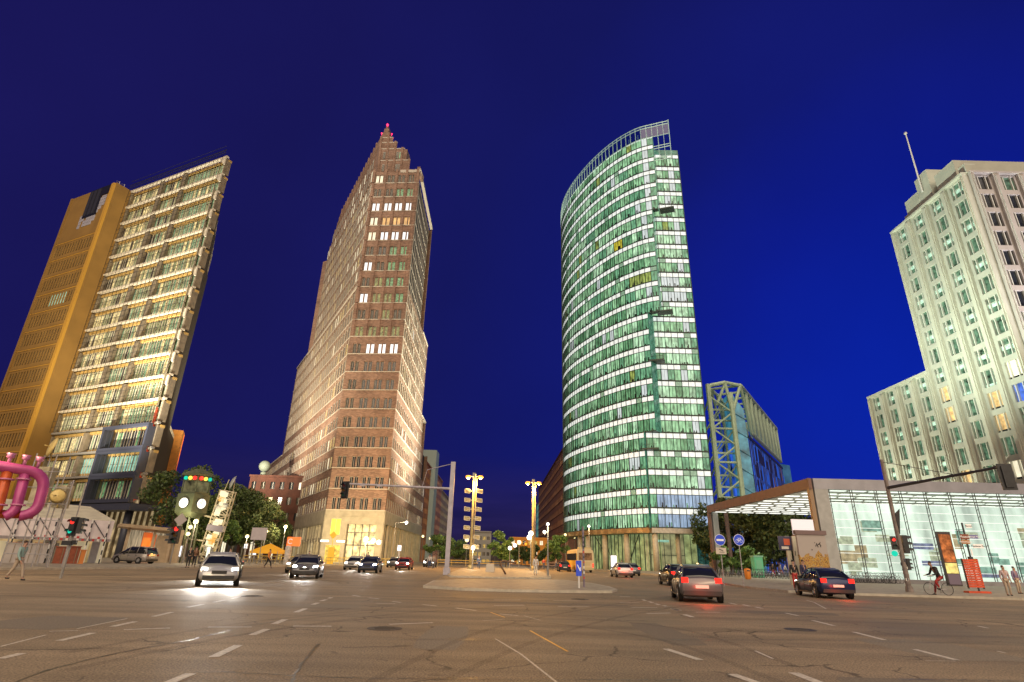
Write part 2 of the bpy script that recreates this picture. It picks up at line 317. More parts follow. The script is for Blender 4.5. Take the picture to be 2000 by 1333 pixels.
# painted markings
PAINT = mat('road_paint', (.68, .62, .52), .6, noise=(14, .55, 1.1)); PAINTY = mat('road_paint_yellow', (.80, .42, .03), .5, emit=None, noise=(9, .8, 1.1)); TAR = mat('tar_seam', (.012, .011, .010), .35)
def stripe(m, a, b, w, z=.004):
    a = Vector((a[0], a[1], 0)); b = Vector((b[0], b[1], 0)); d = (b-a).normalized(); n_ = Vector((-d.y, d.x, 0))*w/2
    m.quad(Vector((a.x, a.y, z))-n_, Vector((b.x, b.y, z))-n_, Vector((b.x, b.y, z))+n_, Vector((a.x, a.y, z))+n_)
za = lambda x, y: (x*.35, 1080+y*.35)
zb = lambda x, y: (650+x*.35, 1080+y*.35)
zc = lambda x, y: (1300+x*.35, 1080+y*.35)
m = MB()
for z_, ls in ((za, ((0, 592, 125, 562, .13), (330, 492, 520, 448, .13), (625, 413, 755, 385, .13), (855, 357, 960, 332, .13), (1045, 305, 1135, 288, .13), (1195, 277, 1250, 265, .13),
                     (1290, 257, 1330, 250, .13), (690, 430, 948, 421, .12), (1160, 416, 1405, 415, .12), (1635, 410, 1850, 411, .14), (940, 727, 1065, 675, .14), (1190, 583, 1330, 517, .15),
                     (1405, 460, 1490, 427, .15), (1530, 398, 1590, 373, .15), (1650, 333, 1705, 312, .15), (1745, 290, 1775, 280, .15), (1790, 270, 1820, 262, .14), (1835, 255, 1850, 250, .14), (0, 525, 255, 460, .05), (275, 440, 435, 435, .06), (430, 425, 710, 368, .05))),
               (zb, ((315, 400, 558, 391, .13), (500, 290, 580, 298, .13), (685, 309, 800, 323, .12), (930, 342, 1035, 352, .1), (900, 295, 1075, 293, .12), (1255, 300, 1430, 301, .12), (1665, 306, 1810, 307, .12),
                     (1750, 340, 1885, 337, .14), (1730, 262, 1745, 268, .14), (1765, 273, 1785, 280, .14), (1800, 285, 1825, 292, .14), (1845, 295, 1875, 303, .14), (1895, 312, 1938, 323, .15), (900, 264, 1050, 264, .12),
                     (1230, 268, 1380, 270, .1), (1600, 278, 1710, 280, .1), (1600, 244, 1660, 246, .2), (907, 481, 1050, 567, .035), (1050, 567, 1250, 725, .035), (240, 283, 350, 285, .1), (1065, 352, 1160, 378, .03), (835, 380, 960, 372, .04), (110, 238, 150, 244, .13), (200, 252, 260, 258, .13), (330, 272, 380, 278, .12))),
               (zc, ((0, 537, 192, 599, .14), (712, 670, 860, 727, .16), (500, 548, 600, 593, .05), (370, 678, 510, 727, .15), (1050, 443, 1220, 487, .12), (1390, 540, 1625, 600, .12), (820, 378, 940, 408, .12), (670, 337, 740, 352, .13),
                     (500, 303, 540, 311, .13), (430, 290, 470, 299, .13), (355, 280, 395, 289, .13), (280, 269, 315, 276, .13), (215, 259, 240, 265, .13), (170, 332, 305, 333, .12), (35, 313, 80, 324, .15), (105, 345, 150, 360, .16),
                     (1745, 410, 1800, 422, .1), (785, 265, 830, 278, .06), (830, 278, 895, 313, .06), (1450, 604, 1620, 606, .03), (1850, 550, 1895, 560, .06), (0, 300, 25, 303, .15)))):
    for x0, y0, x1, y1, w in ls: stripe(m, G(*z_(x0, y0)), G(*z_(x1, y1)), w)
for dy in (-12, -20): stripe(m, (-19, 61+dy*.1), (-7.5, 60+dy*.1), .3)
for i in range(10): stripe(m, (-11.6, 66+i*9), (-11.8, 69+i*9), .14); stripe(m, (11.2, 66+i*9), (11.2, 69+i*9), .14)
o = m.build('lane_marking', PAINT, ROAD); o['kind'] = 'structure'
m = MB()
for a, b, w in (((880, 333), (960, 362), .05), ((1100, 435), (1310, 552), .045)): stripe(m, G(*zb(*a)), G(*zb(*b)), w, .0045)
o = m.build('yellow_marking', PAINTY, ROAD); o['kind'] = 'structure'
m = MB()
def seam(z_, pts, w):
    P = [G(*z_(*p)) for p in pts]
    for a, b in zip(P, P[1:]):
        k_ = max(2, int((b-a).length/.12)); prev = a
        for i in range(1, k_+1):
            q = a+(b-a)*(i/k_)+Vector((random.uniform(-.012, .012), random.uniform(-.02, .02), 0))
            stripe(m, prev, q+(q-prev)*.08, w*random.uniform(.6, 2.0), .0035); prev = q
seam(za, [(80, 727), (250, 660), (520, 590), (760, 540), (1050, 490), (1400, 405), (1560, 378)], .022)
seam(za, [(1050, 666), (1300, 668), (1640, 688), (2000, 700)], .02); seam(za, [(1620, 727), (1640, 690), (1700, 600), (1740, 550), (1780, 510)], .03)
seam(zb, [(0, 700), (1000, 706), (2000, 712)], .02); seam(zb, [(200, 482), (1150, 487), (2000, 487)], .018)
seam(zc, [(0, 487), (800, 487), (1400, 500), (1830, 505)], .022); seam(zc, [(1300, 706), (2000, 716)], .02); seam(zb, [(0, 325), (700, 328), (1400, 325)], .02)
o = m.build('tar_seam', TAR, ROAD); o['kind'] = 'structure'
# worn patches, tyre marks and manhole covers of the crossing
ASP2 = mat('asphalt_patch', (.178, .146, .104), .78, noise=(30, .6, 1.4), bump=(40, .4, .01)); ASP3 = mat('asphalt_patch_pale', (.225, .188, .135), .8, noise=(26, .6, 1.4), bump=(40, .4, .01)); TYM = mat('tyre_mark', (.075, .062, .048), .6, noise=(3, .5, 1.9), alpha=.12)
m = MB(); rr = random.Random(21)
for x_, y_, w_, l_, k_ in ((3.6, 14.2, .9, 4.2, 0), (-6.5, 19, 4.2, 1.1, 1), (8.6, 12.6, 1.9, 3.0, 1), (1.2, 22.5, 6.5, .9, 0), (-1.2, 12.6, .9, 3.6, 1), (9.6, 21, 3.4, 1.3, 0), (-9.5, 13.2, 2.2, 2.4, 0), (5.5, 8.8, 1.7, .8, 0)):
    n_ = 14; P = []
    for i in range(n_):
        a = 2*math.pi*i/n_; c_, s_ = math.cos(a), math.sin(a); k = 1/max(abs(c_), abs(s_)); P.append((x_+c_*k*w_/2*rr.uniform(.94, 1.04), y_+s_*k*l_/2*rr.uniform(.94, 1.04), .0015))
    q0_ = len(m.v); m.v += P; m.f.append(tuple(range(q0_, q0_+n_))); m.m.append(k_)
o = m.build('repair_patch', [ASP2, ASP3], ROAD); o['kind'] = 'structure'
m = MB()
def arc(pts_, w):
    P = [G(*zb(*p)) if isinstance(p, tuple) else p for p in pts_]; Q = []
    for i in range(len(P)-1):
        p0, p1, p2, p3 = P[max(i-1, 0)], P[i], P[i+1], P[min(i+2, len(P)-1)]
        for j in range(12): t = j/12; Q.append(.5*((2*p1)+(p2-p0)*t+(2*p0-5*p1+4*p2-p3)*t*t+(3*p1-p0-3*p2+p3)*t**3))
    Q.append(P[-1])
    for a, b in zip(Q, Q[1:]): stripe(m, a, b+(b-a)*.02, w, .0025)
arc([(-600, 420), (300, 330), (1100, 345), (1900, 420), (2600, 640)], .17); arc([(-600, 470), (300, 362), (1100, 385), (1800, 480), (2500, 723)], .17)
arc([(-1500, 560), (-400, 380), (500, 300), (1300, 262)], .18); arc([(-1500, 660), (-400, 440), (500, 330), (1400, 285)], .18); arc([(200, 723), (900, 420), (1500, 300), (1900, 240)], .16); arc([(600, 723), (1200, 470), (1700, 340), (2200, 262)], .16)
o = m.build('tyre_mark', TYM, ROAD); o['kind'] = 'structure'
for i, (x_, y_) in enumerate(((-2.6, 13.6), (7.4, 15.6), (3.1, 25.5), (-9.2, 22.4))):
    m = MB(); m.lathe([(.01, .006), (.30, .006)], (x_, y_, 0), 28, 0); m.lathe([(.30, .009), (.37, .009), (.38, .0)], (x_, y_, 0), 28, 1)
    for k in range(5): m.box((x_, y_-.2+k*.1, .008), (.44-.12*abs(k-2)*.5, .03, .006), 1)
    tag(m.build('manhole_cover', [mat('cast_iron', (.05, .045, .04), .5, .6, noise=(20, .6, 1.4)), mat('iron_rim', (.10, .085, .07), .6, .4)], loc=(x_, y_, 0)), ['round iron manhole cover on the asphalt left of the centre line', 'round iron manhole cover right of the yellow road line', 'round iron manhole cover just before the traffic island', 'round iron manhole cover in front of the nearest white car'][i], 'manhole cover', 'manhole covers in the road')
# ================================================================== BRICK TOWER
def brickm(name, base, dark=.72, light=1.2):
    m = bpy.data.materials.new(name); m.use_nodes = True; n = m.node_tree.nodes; l = m.node_tree.links; b = n['Principled BSDF']; b.inputs['Roughness'].default_value = .85
    t = n.new('ShaderNodeTexCoord'); sp = n.new('ShaderNodeSeparateXYZ'); l.new(t.outputs['Object'], sp.inputs[0])
    q = n.new('ShaderNodeMath'); q.operation = 'MULTIPLY_ADD'; l.new(sp.outputs['Y'], q.inputs[0]); q.inputs[1].default_value = 1.0; l.new(sp.outputs['X'], q.inputs[2])
    cb = n.new('ShaderNodeCombineXYZ'); l.new(q.outputs[0], cb.inputs['X']); l.new(sp.outputs['Z'], cb.inputs['Y'])
    br = n.new('ShaderNodeTexBrick'); l.new(cb.outputs[0], br.inputs['Vector']); br.inputs['Scale'].default_value = 1.0
    br.inputs['Brick Width'].default_value = .5; br.inputs['Row Height'].default_value = .17; br.inputs['Mortar Size'].default_value = .012; br.inputs['Bias'].default_value = 0
    br.inputs['Color1'].default_value = (dark, dark, dark, 1); br.inputs['Color2'].default_value = (light, light, light, 1); br.inputs['Mortar'].default_value = (.7, .7, .7, 1)
    no = n.new('ShaderNodeTexNoise'); no.inputs['Scale'].default_value = .35; no.inputs['Detail'].default_value = 6; l.new(t.outputs['Object'], no.inputs['Vector'])
    mm = n.new('ShaderNodeMapRange'); l.new(no.outputs['Fac'], mm.inputs['Value']); mm.inputs['From Min'].default_value = .3; mm.inputs['From Max'].default_value = .7; mm.inputs['To Min'].default_value = .78; mm.inputs['To Max'].default_value = 1.2
    a = n.new('ShaderNodeVectorMath'); a.operation = 'MULTIPLY'; l.new(br.outputs['Color'], a.inputs[0]); a.inputs[1].default_value = base
    c = n.new('ShaderNodeVectorMath'); c.operation = 'SCALE'; l.new(a.outputs[0], c.inputs[0]); l.new(mm.outputs[0], c.inputs['Scale']); l.new(c.outputs[0], b.inputs['Base Color'])
    MATS[name] = m; return m
BRICK = brickm('red_brown_brick', (.335, .21, .148), .68, 1.25); STONE = mat('pale_granite', (.46, .41, .30), .8, noise=(.8, .8, 1.15, 8))
LEDGE = mat('ledge_stone', (.62, .56, .46), .8); FRAMEW = mat('window_frame_pale', (.55, .53, .47), .6); CORE = mat('core_light_block', (.02, .018, .015), .9)
PALEBR = mat('pier_brick_lit', (.44, .36, .26), .8, noise=(.5, .8, 1.2, 8))  # paler copy of the brick: floodlit tone of the side piers put in
kt = thing('brick_tower', 'tall brown brick tower with a stepped pointed crown and red beacon at its tip', 'tower', (-30, 118, 0))
KA = Vector((-35.6, 114.6)); KB = Vector((-23.9, 113.8)); az_f = math.degrees(math.atan2(11.7, -.8))
fL = F(KA, -29.75, -1); fF = F(KA, az_f, 1); fR = F(KB, -.86, 1)
LW = (KB-KA).length; PITCHF = 4.07
KM = [P_DARK, P_DARK2, P_WHITE, P_CREAM, P_WARM, P_GREEN, P_OLIVE, P_YELLOW, FRAMEW, P_GOLD]
kw = Windows(kt, KM)
mwall = MB(); mledge = MB(); mbase = MB()
def kwin(f, s0, s1, z0, z1, mi, lab=None, nin=-.28):
    def fn(m, f=f, s0=s0, s1=s1, z0=z0, z1=z1, mi=mi):
        f.quad(m, s0+.005, s1-.005, nin, z0+.005, z1-.005, mi); c = (s0+s1)/2; w = .05
        for a in (s0+w/2, c, s1-w/2): f.box(m, a-w/2, a+w/2, nin+.01, nin+.09, z0, z1, 8)
        f.box(m, s0+w+.002, c-w/2-.002, nin+.01, nin+.085, z1-.1, z1-.02, 8); f.box(m, c+w/2+.002, s1-w-.002, nin+.01, nin+.085, z1-.1, z1-.02, 8)
    kw.add(area(f, s0, s1, z0, z1), fn, lab)
def kpick(side):
    r = random.random()
    if side == 'L': return 3 if r < .07 else (9 if r < .24 else (6 if r < .30 else (1 if r < .75 else 0)))
    if side == 'R': return 3 if r < .08 else (2 if r < .12 else (6 if r < .18 else (1 if r < .6 else 0)))
    return 1
GR = [(.9, 2.65), (3.85, 5.6), (6.5, 8.15), (9.1, 10.8)]
lit = {8: (1, 2, 2, 2), 11: (2, 6, 6, 5), 12: (1, 6, 5, 5), 13: (2, 1, 5, 5), 14: (1, 0, 5, 5), 15: (3, 2, 2, 2), 16: (3, 4, 4, 4), 17: (2, 2, 2, 2), 18: (1, 1, 5, 5), 19: (3, 1, 1, 1), 10: (1, 1, 6, 1), 9: (6, 6, 6, 6)}
for k_ in range(20):
    z0 = 9.8+PITCHF*k_; zt = z0+PITCHF if k_ < 19 else 90.4
    tall = 2.25 if k_ < 8 else 2.3
    wz = (z0+.12, z0+.12+tall)
    gwall(mwall, fF, 0, LW, z0, zt, [wz], GR, -.3, 0)
    for gi, (a, b) in enumerate(GR):
        mi = lit.get(k_, (1, 0, 0, 0) if k_ > 1 else (0, 0, 0, 0))[gi]
        c = (a+b)/2
        mwall_pier = (c-.12, c+.12); fF.box(mwall, c-.12, c+.12, -.26, -.02, wz[0], wz[1])
        for (u, v) in ((a, c-.12), (c+.12, b)):
            kwin(fF, u, v, wz[0], wz[1], mi)
    fF.box(mledge, 0 if k_ < 11 else .8, LW, .003, .14, z0-.09, z0+.08)
    if k_ >= 9:
        for c in (.35, 3.25, 6.05, 8.62, 11.3): fF.box(mwall, c-.3, c+.3, .003, .22, z0+.09, z0+PITCHF-.1)
    # left and right side faces, which step back as they rise
    sl = 104 if z0 < 26.5 else (70.5 if z0 < 55 else 54.5)
    sr = 57 if z0 < 20 else (47 if z0 < 30 else (42 if z0 < 38 else (38 if z0 < 55 else 27)))
    off = 0 if z0 < 55 else -.9
    for side, f, sm, pt_, w_ in (('L', fL, sl, 2.35, 1.5), ('R', fR, sr, 2.3, 1.45)):
        nin = off-.35; nn = int((sm-1.6)/pt_); cols = [(1.1+i*pt_, 1.1+i*pt_+w_) for i in range(nn)]
        zz = (z0+.15, z0+(2.5 if k_ < 6 else 3.0))
        gwall(mwall, f, .0, sm, z0, z0+PITCHF, [zz], cols, nin, off, 0)
        for i_, (a, b) in enumerate(cols):
            mi = kpick(side)
            if side == 'L' and k_ > 11 and i_ in (1, 3, 4) and random.random() < .5: mi = 3
            kwin(f, a, b, zz[0], zz[1], mi, nin=off-.15)
        f.box(mledge, .0, sm, off+.003, off+.09, z0-.09, z0+.1)
        if k_ >= 6:
            for i in range(nn+1):
                a = 1.1+i*pt_-(pt_-w_)+.12; f.box(mwall, a, a+pt_-w_-.24, off+.003, off+.07, z0+.11, z0+PITCHF-.1, 1)
# cornices where the masses stop
for f, a, b, z_ in ((fL, 54.6, 70.7, 58.7), (fL, 70.5, 104, 30.2), (fR, 0, 27, 91.3), (fR, 27, 38, 58.7), (fR, 38, 47, 38.3)): f.box(mledge, a, b, -.5, .22, z_-.35, z_)
fL.box(mledge, 0, 70.7, -.95, .24, 58.35, 58.75); fF.box(mledge, 6.9, LW, -.3, .2, 90.2, 90.9)
# crown: fins stepping up to the tip (left side face carries on to 103 m)
dl = fL.d; dr = fR.d; df = fF.d
def P2(base, *mv):
    p = Vector((base.x, base.y, 0))
    for d_, k_ in mv: p = p+d_*k_
    return (p.x, p.y)
inn = P2(KA, (dl, .9)); nL = -fL.n
steps = [(90.4, 94.6, 8.2, 52), (94.6, 98.6, 6.6, 48), (98.6, 101.0, 4.6, 44), (101.0, 102.8, 3.4, 41)]
for z0, z1, w, ln in steps:
    a = Vector((*KA, 0))+nL*.9+dl*(.2+(z0-90)*.12); p = [a, a+df*w, a+df*(w*.9)+dl*ln+df*2, a+dl*ln]
    mwall.prism([(q.x, q.y) for q in p], z0, z1, 0)
    for i in range(int(ln/2.35)-1):
        s_ = 3+i*2.35; f2 = F((a.x, a.y), -29.75, -1)
        f2.box(mwall, s_-.35, s_+.35, .003, .22, z0, z1+.35)
        if z1 < 100:
            kwin(f2, s_+.45, s_+1.9, z0+.6, z1-.5, 3 if random.random() < .15 else 1, nin=.03)
    f3 = F((a.x, a.y), az_f, 1)
    for c in np.arange(.3, w, 1.9): f3.box(mwall, c-.25, c+.25, .003, .2, z0, z1+.3)
    f3.box(mledge, 0, w, -.2, .06, z1-.12, z1+.1)
    if z1 < 100:
        for c in (1.2, 4.6):
            if c+1 < w: kwin(f3, c, c+.55, z0+.8, z0+2.9, 1, nin=.03); kwin(f3, c+.75, c+1.3, z0+.8, z0+2.9, 5 if z0 > 92 else 1, nin=.03)
f3 = F((Vector((*KA, 0))+nL*.9+dl*1.8).xy, az_f, 1)
for (s0, s1, z1) in ((.0, 2.9, 103.4), (.3, 2.3, 104.8), (.7, 1.9, 106.2), (1.05, 1.6, 107.4)):
    f3.box(mwall, s0, s1, -6+s0*2, -s0*.4, 102.7, z1)
# right-hand crown steps seen over the shoulder
for (s0, s1, z0, z1, dep) in ((6.9, 7.6, 90.4, 98.3, 3.0), (7.6, 8.3, 90.4, 93.4, 8), (11.0, 11.74, 90.4, 91.9, 3)):
    fF.box(mwall, s0, s1, -dep-1.1, -1.1 if z0 > 91 or s0 < 10 else 0, z0, z1)
for i, (s0, dep, z1) in enumerate(((6.6, 6, 96), (6.8, 9, 94.5), (7.0, 12, 93))):
    fF.box(mwall, s0, s0+1.4, -dep-2.5, -dep, 90.4, z1)
kcore = MB()  # dark inner block added behind the walls to stop light
def core(sl, sr, z0, z1, off=1.0):
    a = Vector((*KA, 0)); b = Vector((*KB, 0))
    p = [a+df*.9-fF.n*.8, b-df*.9-fF.n*.8, b+dr*sr-fR.n*.9, a+dl*sl-fL.n*1.9]
    p[0] = a-fF.n*.8-fL.n*1.6+dl*.3
    kcore.prism([(q.x, q.y) for q in p], z0, z1, 0, 1)
core(104, 57, 0, 30); core(70.4, 47, 30, 38.2); core(70.4, 38, 38.2, 58.5); core(54.4, 27, 58.5, 91)
# end walls of the stepped masses
m_end = MB()
for z0, z1, sl, sr in ((9.8, 30.1, 104, 57), (30.1, 38.2, 70.4, 47), (38.2, 58.5, 70.4, 38), (58.5, 91, 54.4, 27)):
    a = Vector((*KA, 0))+dl*sl; b = Vector((*KB, 0))+dr*sr; m_end.prism([(a.x, a.y), (b.x, b.y), (b.x, b.y+.5), (a.x, a.y+.5)], z0, z1)
# base storey: pale stone with a tall lobby
base_rows = [(4.3, 6.9)]
gwall(mbase, fL, 0, 104, 0, 9.75, [(.2, 7.0)], [(1.6+i*2.6, 3.9+i*2.6) for i in range(38)], -.8, .12)
gwall(mbase, fR, 0, 57, 0, 9.75, [(.2, 7.4)], [(1.2, 5.2)]+[(6.4+i*3.1, 9.0+i*3.1) for i in range(16)], -.8, .12)
gwall(mbase, fF, 0, LW, 0, 9.75, [(.2, 7.2)], [(4.6, 10.4)], -.9, .12)
fF.box(mbase, 0, LW, .123, .2, 8.6, 8.8); fL.box(mbase, 0, 104, .123, .2, 7.3, 7.5)
for i in range(38):
    a = 1.6+i*2.6
    mi = 9 if i > 3 and random.random() < .4 else (3 if i in (6, 9) else 1)
    kwin(fL, a, a+2.3, 4.5, 7.0, mi, nin=-.45); fL.box(mbase, a, a+2.3, -.7, -.1, 3.9, 4.5); kwin(fL, a, a+2.3, .2, 3.9, 3 if random.random() < .35 else 9, nin=-.45)
for i in range(16): kwin(fR, 6.4+i*3.1, 9.0+i*3.1, .2, 7.4, 9 if i % 3 else 6, nin=-.5)
kwin(fF, 1.4, 3.4, 5.2, 8.2, 7, 'bright yellow lit window', nin=.13); kwin(fF, .9, 3.9, .3, 3.4, 9, nin=.13)
# lit lobby with mullions
lob = MB(); fF.quad(lob, 4.6, 10.4, -.74, .2, 7.2, 0); fF.box(lob, 4.6, 10.4, -.7, -.5, 6.9, 7.15, 0)
for i in range(5): a = 4.7+i*1.4; fF.box(lob, a, a+.1, -.35, -.2, .2, 7.2, 1)
fF.box(lob, 4.6, 10.4, -.34, -.22, 3.3, 3.45, 1); fF.box(lob, 4.6, 10.4, -.34, -.22, 5.6, 5.7, 1)
fR.quad(lob, 1.2, 5.2, -.78, .2, 7.4, 0)
for i in range(3): a = 1.3+i*1.6; fR.box(lob, a, a+.1, -.35, -.2, .2, 7.4, 1)
lob.build('lobby_glazing', [mat('lobby_light', (.6, .5, .3), .5, emit=(1., .78, .36), es=.72, noise=(1.1, .25, 1.45)), DARKST], kt)
mwall.build('wall', [BRICK, PALEBR], kt); mledge.build('ledge', LEDGE, kt); mbase.build('stone_base', STONE, kt); kcore.build('roof', [CORE, mat('roof_felt', (.08, .07, .06), .9)], kt); m_end.build('rear_wall', BRICK, kt)
kw.done()
BEACON = mat('red_beacon', (.6, 0, 0), .4, emit=(1, .03, .12), es=3.0)
for p in ((1.45, 107.35, .9), (.2, 104.6, .9), (2.9, 104.3, .9), (3.3, 103.0, .9)):
    m = MB(); q = f3.pt(p[0], -.2, p[1]); m.ball(q, .20 if p[1] < 107 else .32); m.tube(q-Vector((0, 0, .6)), q, .05); m.build('beacon', BEACON, kt, True)
# ================================================================== GLASS TOWER (curved front)
gt = thing('glass_tower', 'tall curved green glass tower, every floor lit, open glass fin on top', 'tower', (30, 125, 0))
def lg(name, c, s, n=(1.5, .38, 1.55, 7)): return mat(name, (.03, .06, .04), .25, emit=c, es=s, noise=n, scale3=(1.2, 1.2, .45))
GM = [lg('office_green_mid', (.22, .43, .23), 1.25), lg('office_green_light', (.40, .64, .40), 1.2, (1.4, .35, 1.45, 6)), lg('office_green_dark', (.10, .25, .12), 1.15),
      lg('office_white', (.78, .84, .84), .85, (1.2, .75, 1.15)), lg('office_olive', (.36, .44, .10), .8, (1.6, .3, 1.7, 6)), lg('office_blue', (.42, .56, .80), .8, (1.0, .55, 1.25)),
      mat('clerestory_white', (.5, .5, .5), .3, emit=(.78, .86, .82), es=.92, noise=(2.5, .78, 1.12), scale3=(1, 1, .4)), mat('mullion_dark_green', (.02, .035, .028), .35, .3), mat('slab_edge', (.05, .07, .06), .5),
      lg('office_yellow', (.75, .62, .04), .7), BLACKP, lg('office_teal', (.12, .31, .17), 1.15), mat('dim_clerestory', (.2, .3, .25), .4, emit=(.20, .36, .25), es=.7, noise=(2, .7, 1.2))]
gw = Windows(gt, GM)
mg = MB()
pts = [Vector(p) for p in ((36.9, 107.8), (33.5, 109.1), (30, 110.6), (26.9, 113.3), (24.6, 116.0), (22.6, 119.0), (20.2, 123.3), (18.3, 127.6), (16.5, 132.3), (15.2, 137.0), (14.5, 141), (14.2, 145), (14.4, 150), (15.2, 154.5), (17, 159))]
def resample(P, step):
    o = [P[0]]; i = 0; cur = P[0]; need = step
    segs = list(zip(P, P[1:])); acc = 0
    for a, b in segs:
        Ls = (b-a).length; t = need
        while t <= Ls: o.append(a+(b-a)*(t/Ls)); t += step
        need = t-Ls
    return o
# round the polyline with a Catmull-Rom pass first
def smooth(P, k=8):
    o = []
    for i in range(len(P)-1):
        p0 = P[max(i-1, 0)]; p1 = P[i]; p2 = P[i+1]; p3 = P[min(i+2, len(P)-1)]
        for j in range(k):
            t = j/k; o.append(.5*((2*p1)+(p2-p0)*t+(2*p0-5*p1+4*p2-p3)*t*t+(3*p1-p0-3*p2+p3)*t**3))
    return o+[P[-1]]
CP = resample(smooth(pts), 1.36)
GP, GZ = 3.7, 7.9
def limit_az(z): return 13.75 if z < 25.5 else (14.95 if z < 50 else (16.2 if z < 78 else 17.35))
SPK = MB()
def pane_cell(f, w, z0, z1, mi, cl, furn, seed):
    def fn(m):
        f.quad(m, -.02, w+.02, -.16, z0+.14, z0+2.52, mi)
        f.quad(m, .03, w-.03, -.06, z0+2.62, z1-.12, cl)
        f.box(m, 0, w, -.15, -.02, z0+2.50, z0+2.60, 7)
        f.box(m, -.05, .05, -.15, .035, z0+.14, z1-.02, 7); f.box(m, w*.5-.015, w*.5+.015, -.15, -.04, z0+.14, z0+2.5, 7)
        if furn:
            rr = random.Random(seed)
            for _ in range(4):
                a = rr.uniform(.06, w-.35); f.box(m, a, a+rr.uniform(.08, .3), -.15, -.10-.004*_, z0+.14, z0+.14+rr.choice((.18, .25, .35, .5, .9)), rr.choice((10, 10, 2, 7, 8)))
    gw.add(area(f, 0, w, z0, z1), fn)
run = {}
def gpick(k, i, flat=False):
    key = (k, i//random.choice((2, 3, 4)), flat)
    if key not in run:
        r = random.random()
        run[key] = 0 if r < .40 else (1 if r < .66 else (2 if r < .82 else (11 if r < .93 else (3 if r < .96 else 4))))
    v = run[key]
    if v == 4 and random.random() < .6: v = 1
    if random.random() < .16: v = random.choice((0, 1, 2, 11))
    return v
for k in range(25):
    z0 = GZ+GP*k; z1 = z0+GP if k < 24 else 98.9
    la = limit_az(z0+.5); first = True
    for i in range(len(CP)-1):
        a, b = CP[i], CP[i+1]
        az = math.degrees(math.atan2(a.x, a.y))
        if az > la and i < 20: continue
        w = (b-a).length; f = F((a.x, a.y), math.degrees(math.atan2((b-a).x, (b-a).y)), -1)
        mi = gpick(k, i)
        if first: mi = 11
        elif (k > 16 or k in (3, 7, 13)) and az > la-1.3: mi = 3
        if k == 17 and 9 < i < 12: mi = 9
        if k == 14 and i in (5, 6, 7, 8): mi = 4
        if k == 19 and 10 < i < 16: mi = 2
        cl = 6 if random.random() > .05 else 12
        pane_cell(f, w, z0, z1, mi, cl, random.random() < (.9 if k < 14 else .55), k*100+i)
        f.box(mg, -.01, w+.01, -1.2, .02, z0-.02, z0+.12, 0)
        if first:
            f.box(mg, -.10, .0, -2.4, .05, z0-.02, z1, 2)
            # end of the slab and the loggia behind the glass wall
            q = [f.pt(.0, -.2, 0), f.pt(0, -3.0, 0), f.pt(3.0, -5, 0), f.pt(3, -.7, 0)]
            first = False
    # flat front
    ff = F((27.75+(0 if k < 5 else 1.35 if k < 12 else 3.0 if k < 19 else 5.3), 112.6), 90, 1); ff.P.y = 112.75
    x0 = ff.P.x; wtot = 40.25-x0
    if k < 24:
        nb = max(3, round(wtot/1.38)); w = wtot/nb
        for i in range(nb):
            f = F((x0+i*w, 112.75), 90, 1)
            fromr = nb-1-i
            mi = gpick(k, i, True)
            if k < 2: mi = 5 if i > 0 else 11
            elif fromr == 0: mi = 11
            elif fromr == 1 and k > 1: mi = 3 if random.random() < .45 else 1
            elif k in (14, 13) : mi = 3 if i > 1 else 1
            pane_cell(f, w, z0, z1, mi, 6 if random.random() > .1 else 12, random.random() < .7, k*77+i)
        ff.box(mg, -.05, wtot+.05, -1.2, .08, z0-.02, z0+.17, 0)
        f = F((40.25, 112.75), 90, 1); f.box(mg, -.08, .05, -.6, .1, z0, z1, 1)
        # right return
        fr = F((40.3, 112.75), 0, 1)
        for i in range(2): fr.quad(mg, i*1.4, i*1.4+1.35, 0, z0+.2, z1-.1, 2)
    if k in (4, 9, 12, 19):    # loggias where the curved skin steps back
        az = R(limit_az(z0+.5)); d_ = 115.5; P_ = Vector((math.sin(az)*d_, math.cos(az)*d_))
        mg.box((P_.x+.9, P_.y-.4, z0+.05), (3.2, 2.2, .28), 0, rz=R(-20)); mg.box((P_.x+.6, P_.y-1.4, z0+.9), (2.6, .05, .06), 0, rz=R(-20))
mg.quad((28, 112.9, 96.7), (40.3, 112.9, 96.7), (40.3, 112.9, 98.2), (28, 112.9, 98.2), 2)
# corner shaft between the two skins
mg.tube((29.0, 112.3, 7.9), (29.0, 112.3, 60), .07, n=6, mi=1)
for k in range(24):
    for x_ in (30.2, 31.6, 33.2):
        if x_ > 27.75+(0 if k < 5 else 1.35 if k < 12 else 3.0 if k < 19 else 5.3): mg.tube((x_, 112.4, GZ+GP*k), (x_, 112.4, GZ+GP*(k+1)), .035, n=5, mi=1)
GTEAL = mat('glass_return_teal', (.03, .10, .08), .2, emit=(.06, .20, .13), es=.6, noise=(1.5, .4, 1.6))
mg.build('floor_slabs', [GM[8], GM[7], GTEAL], gt)
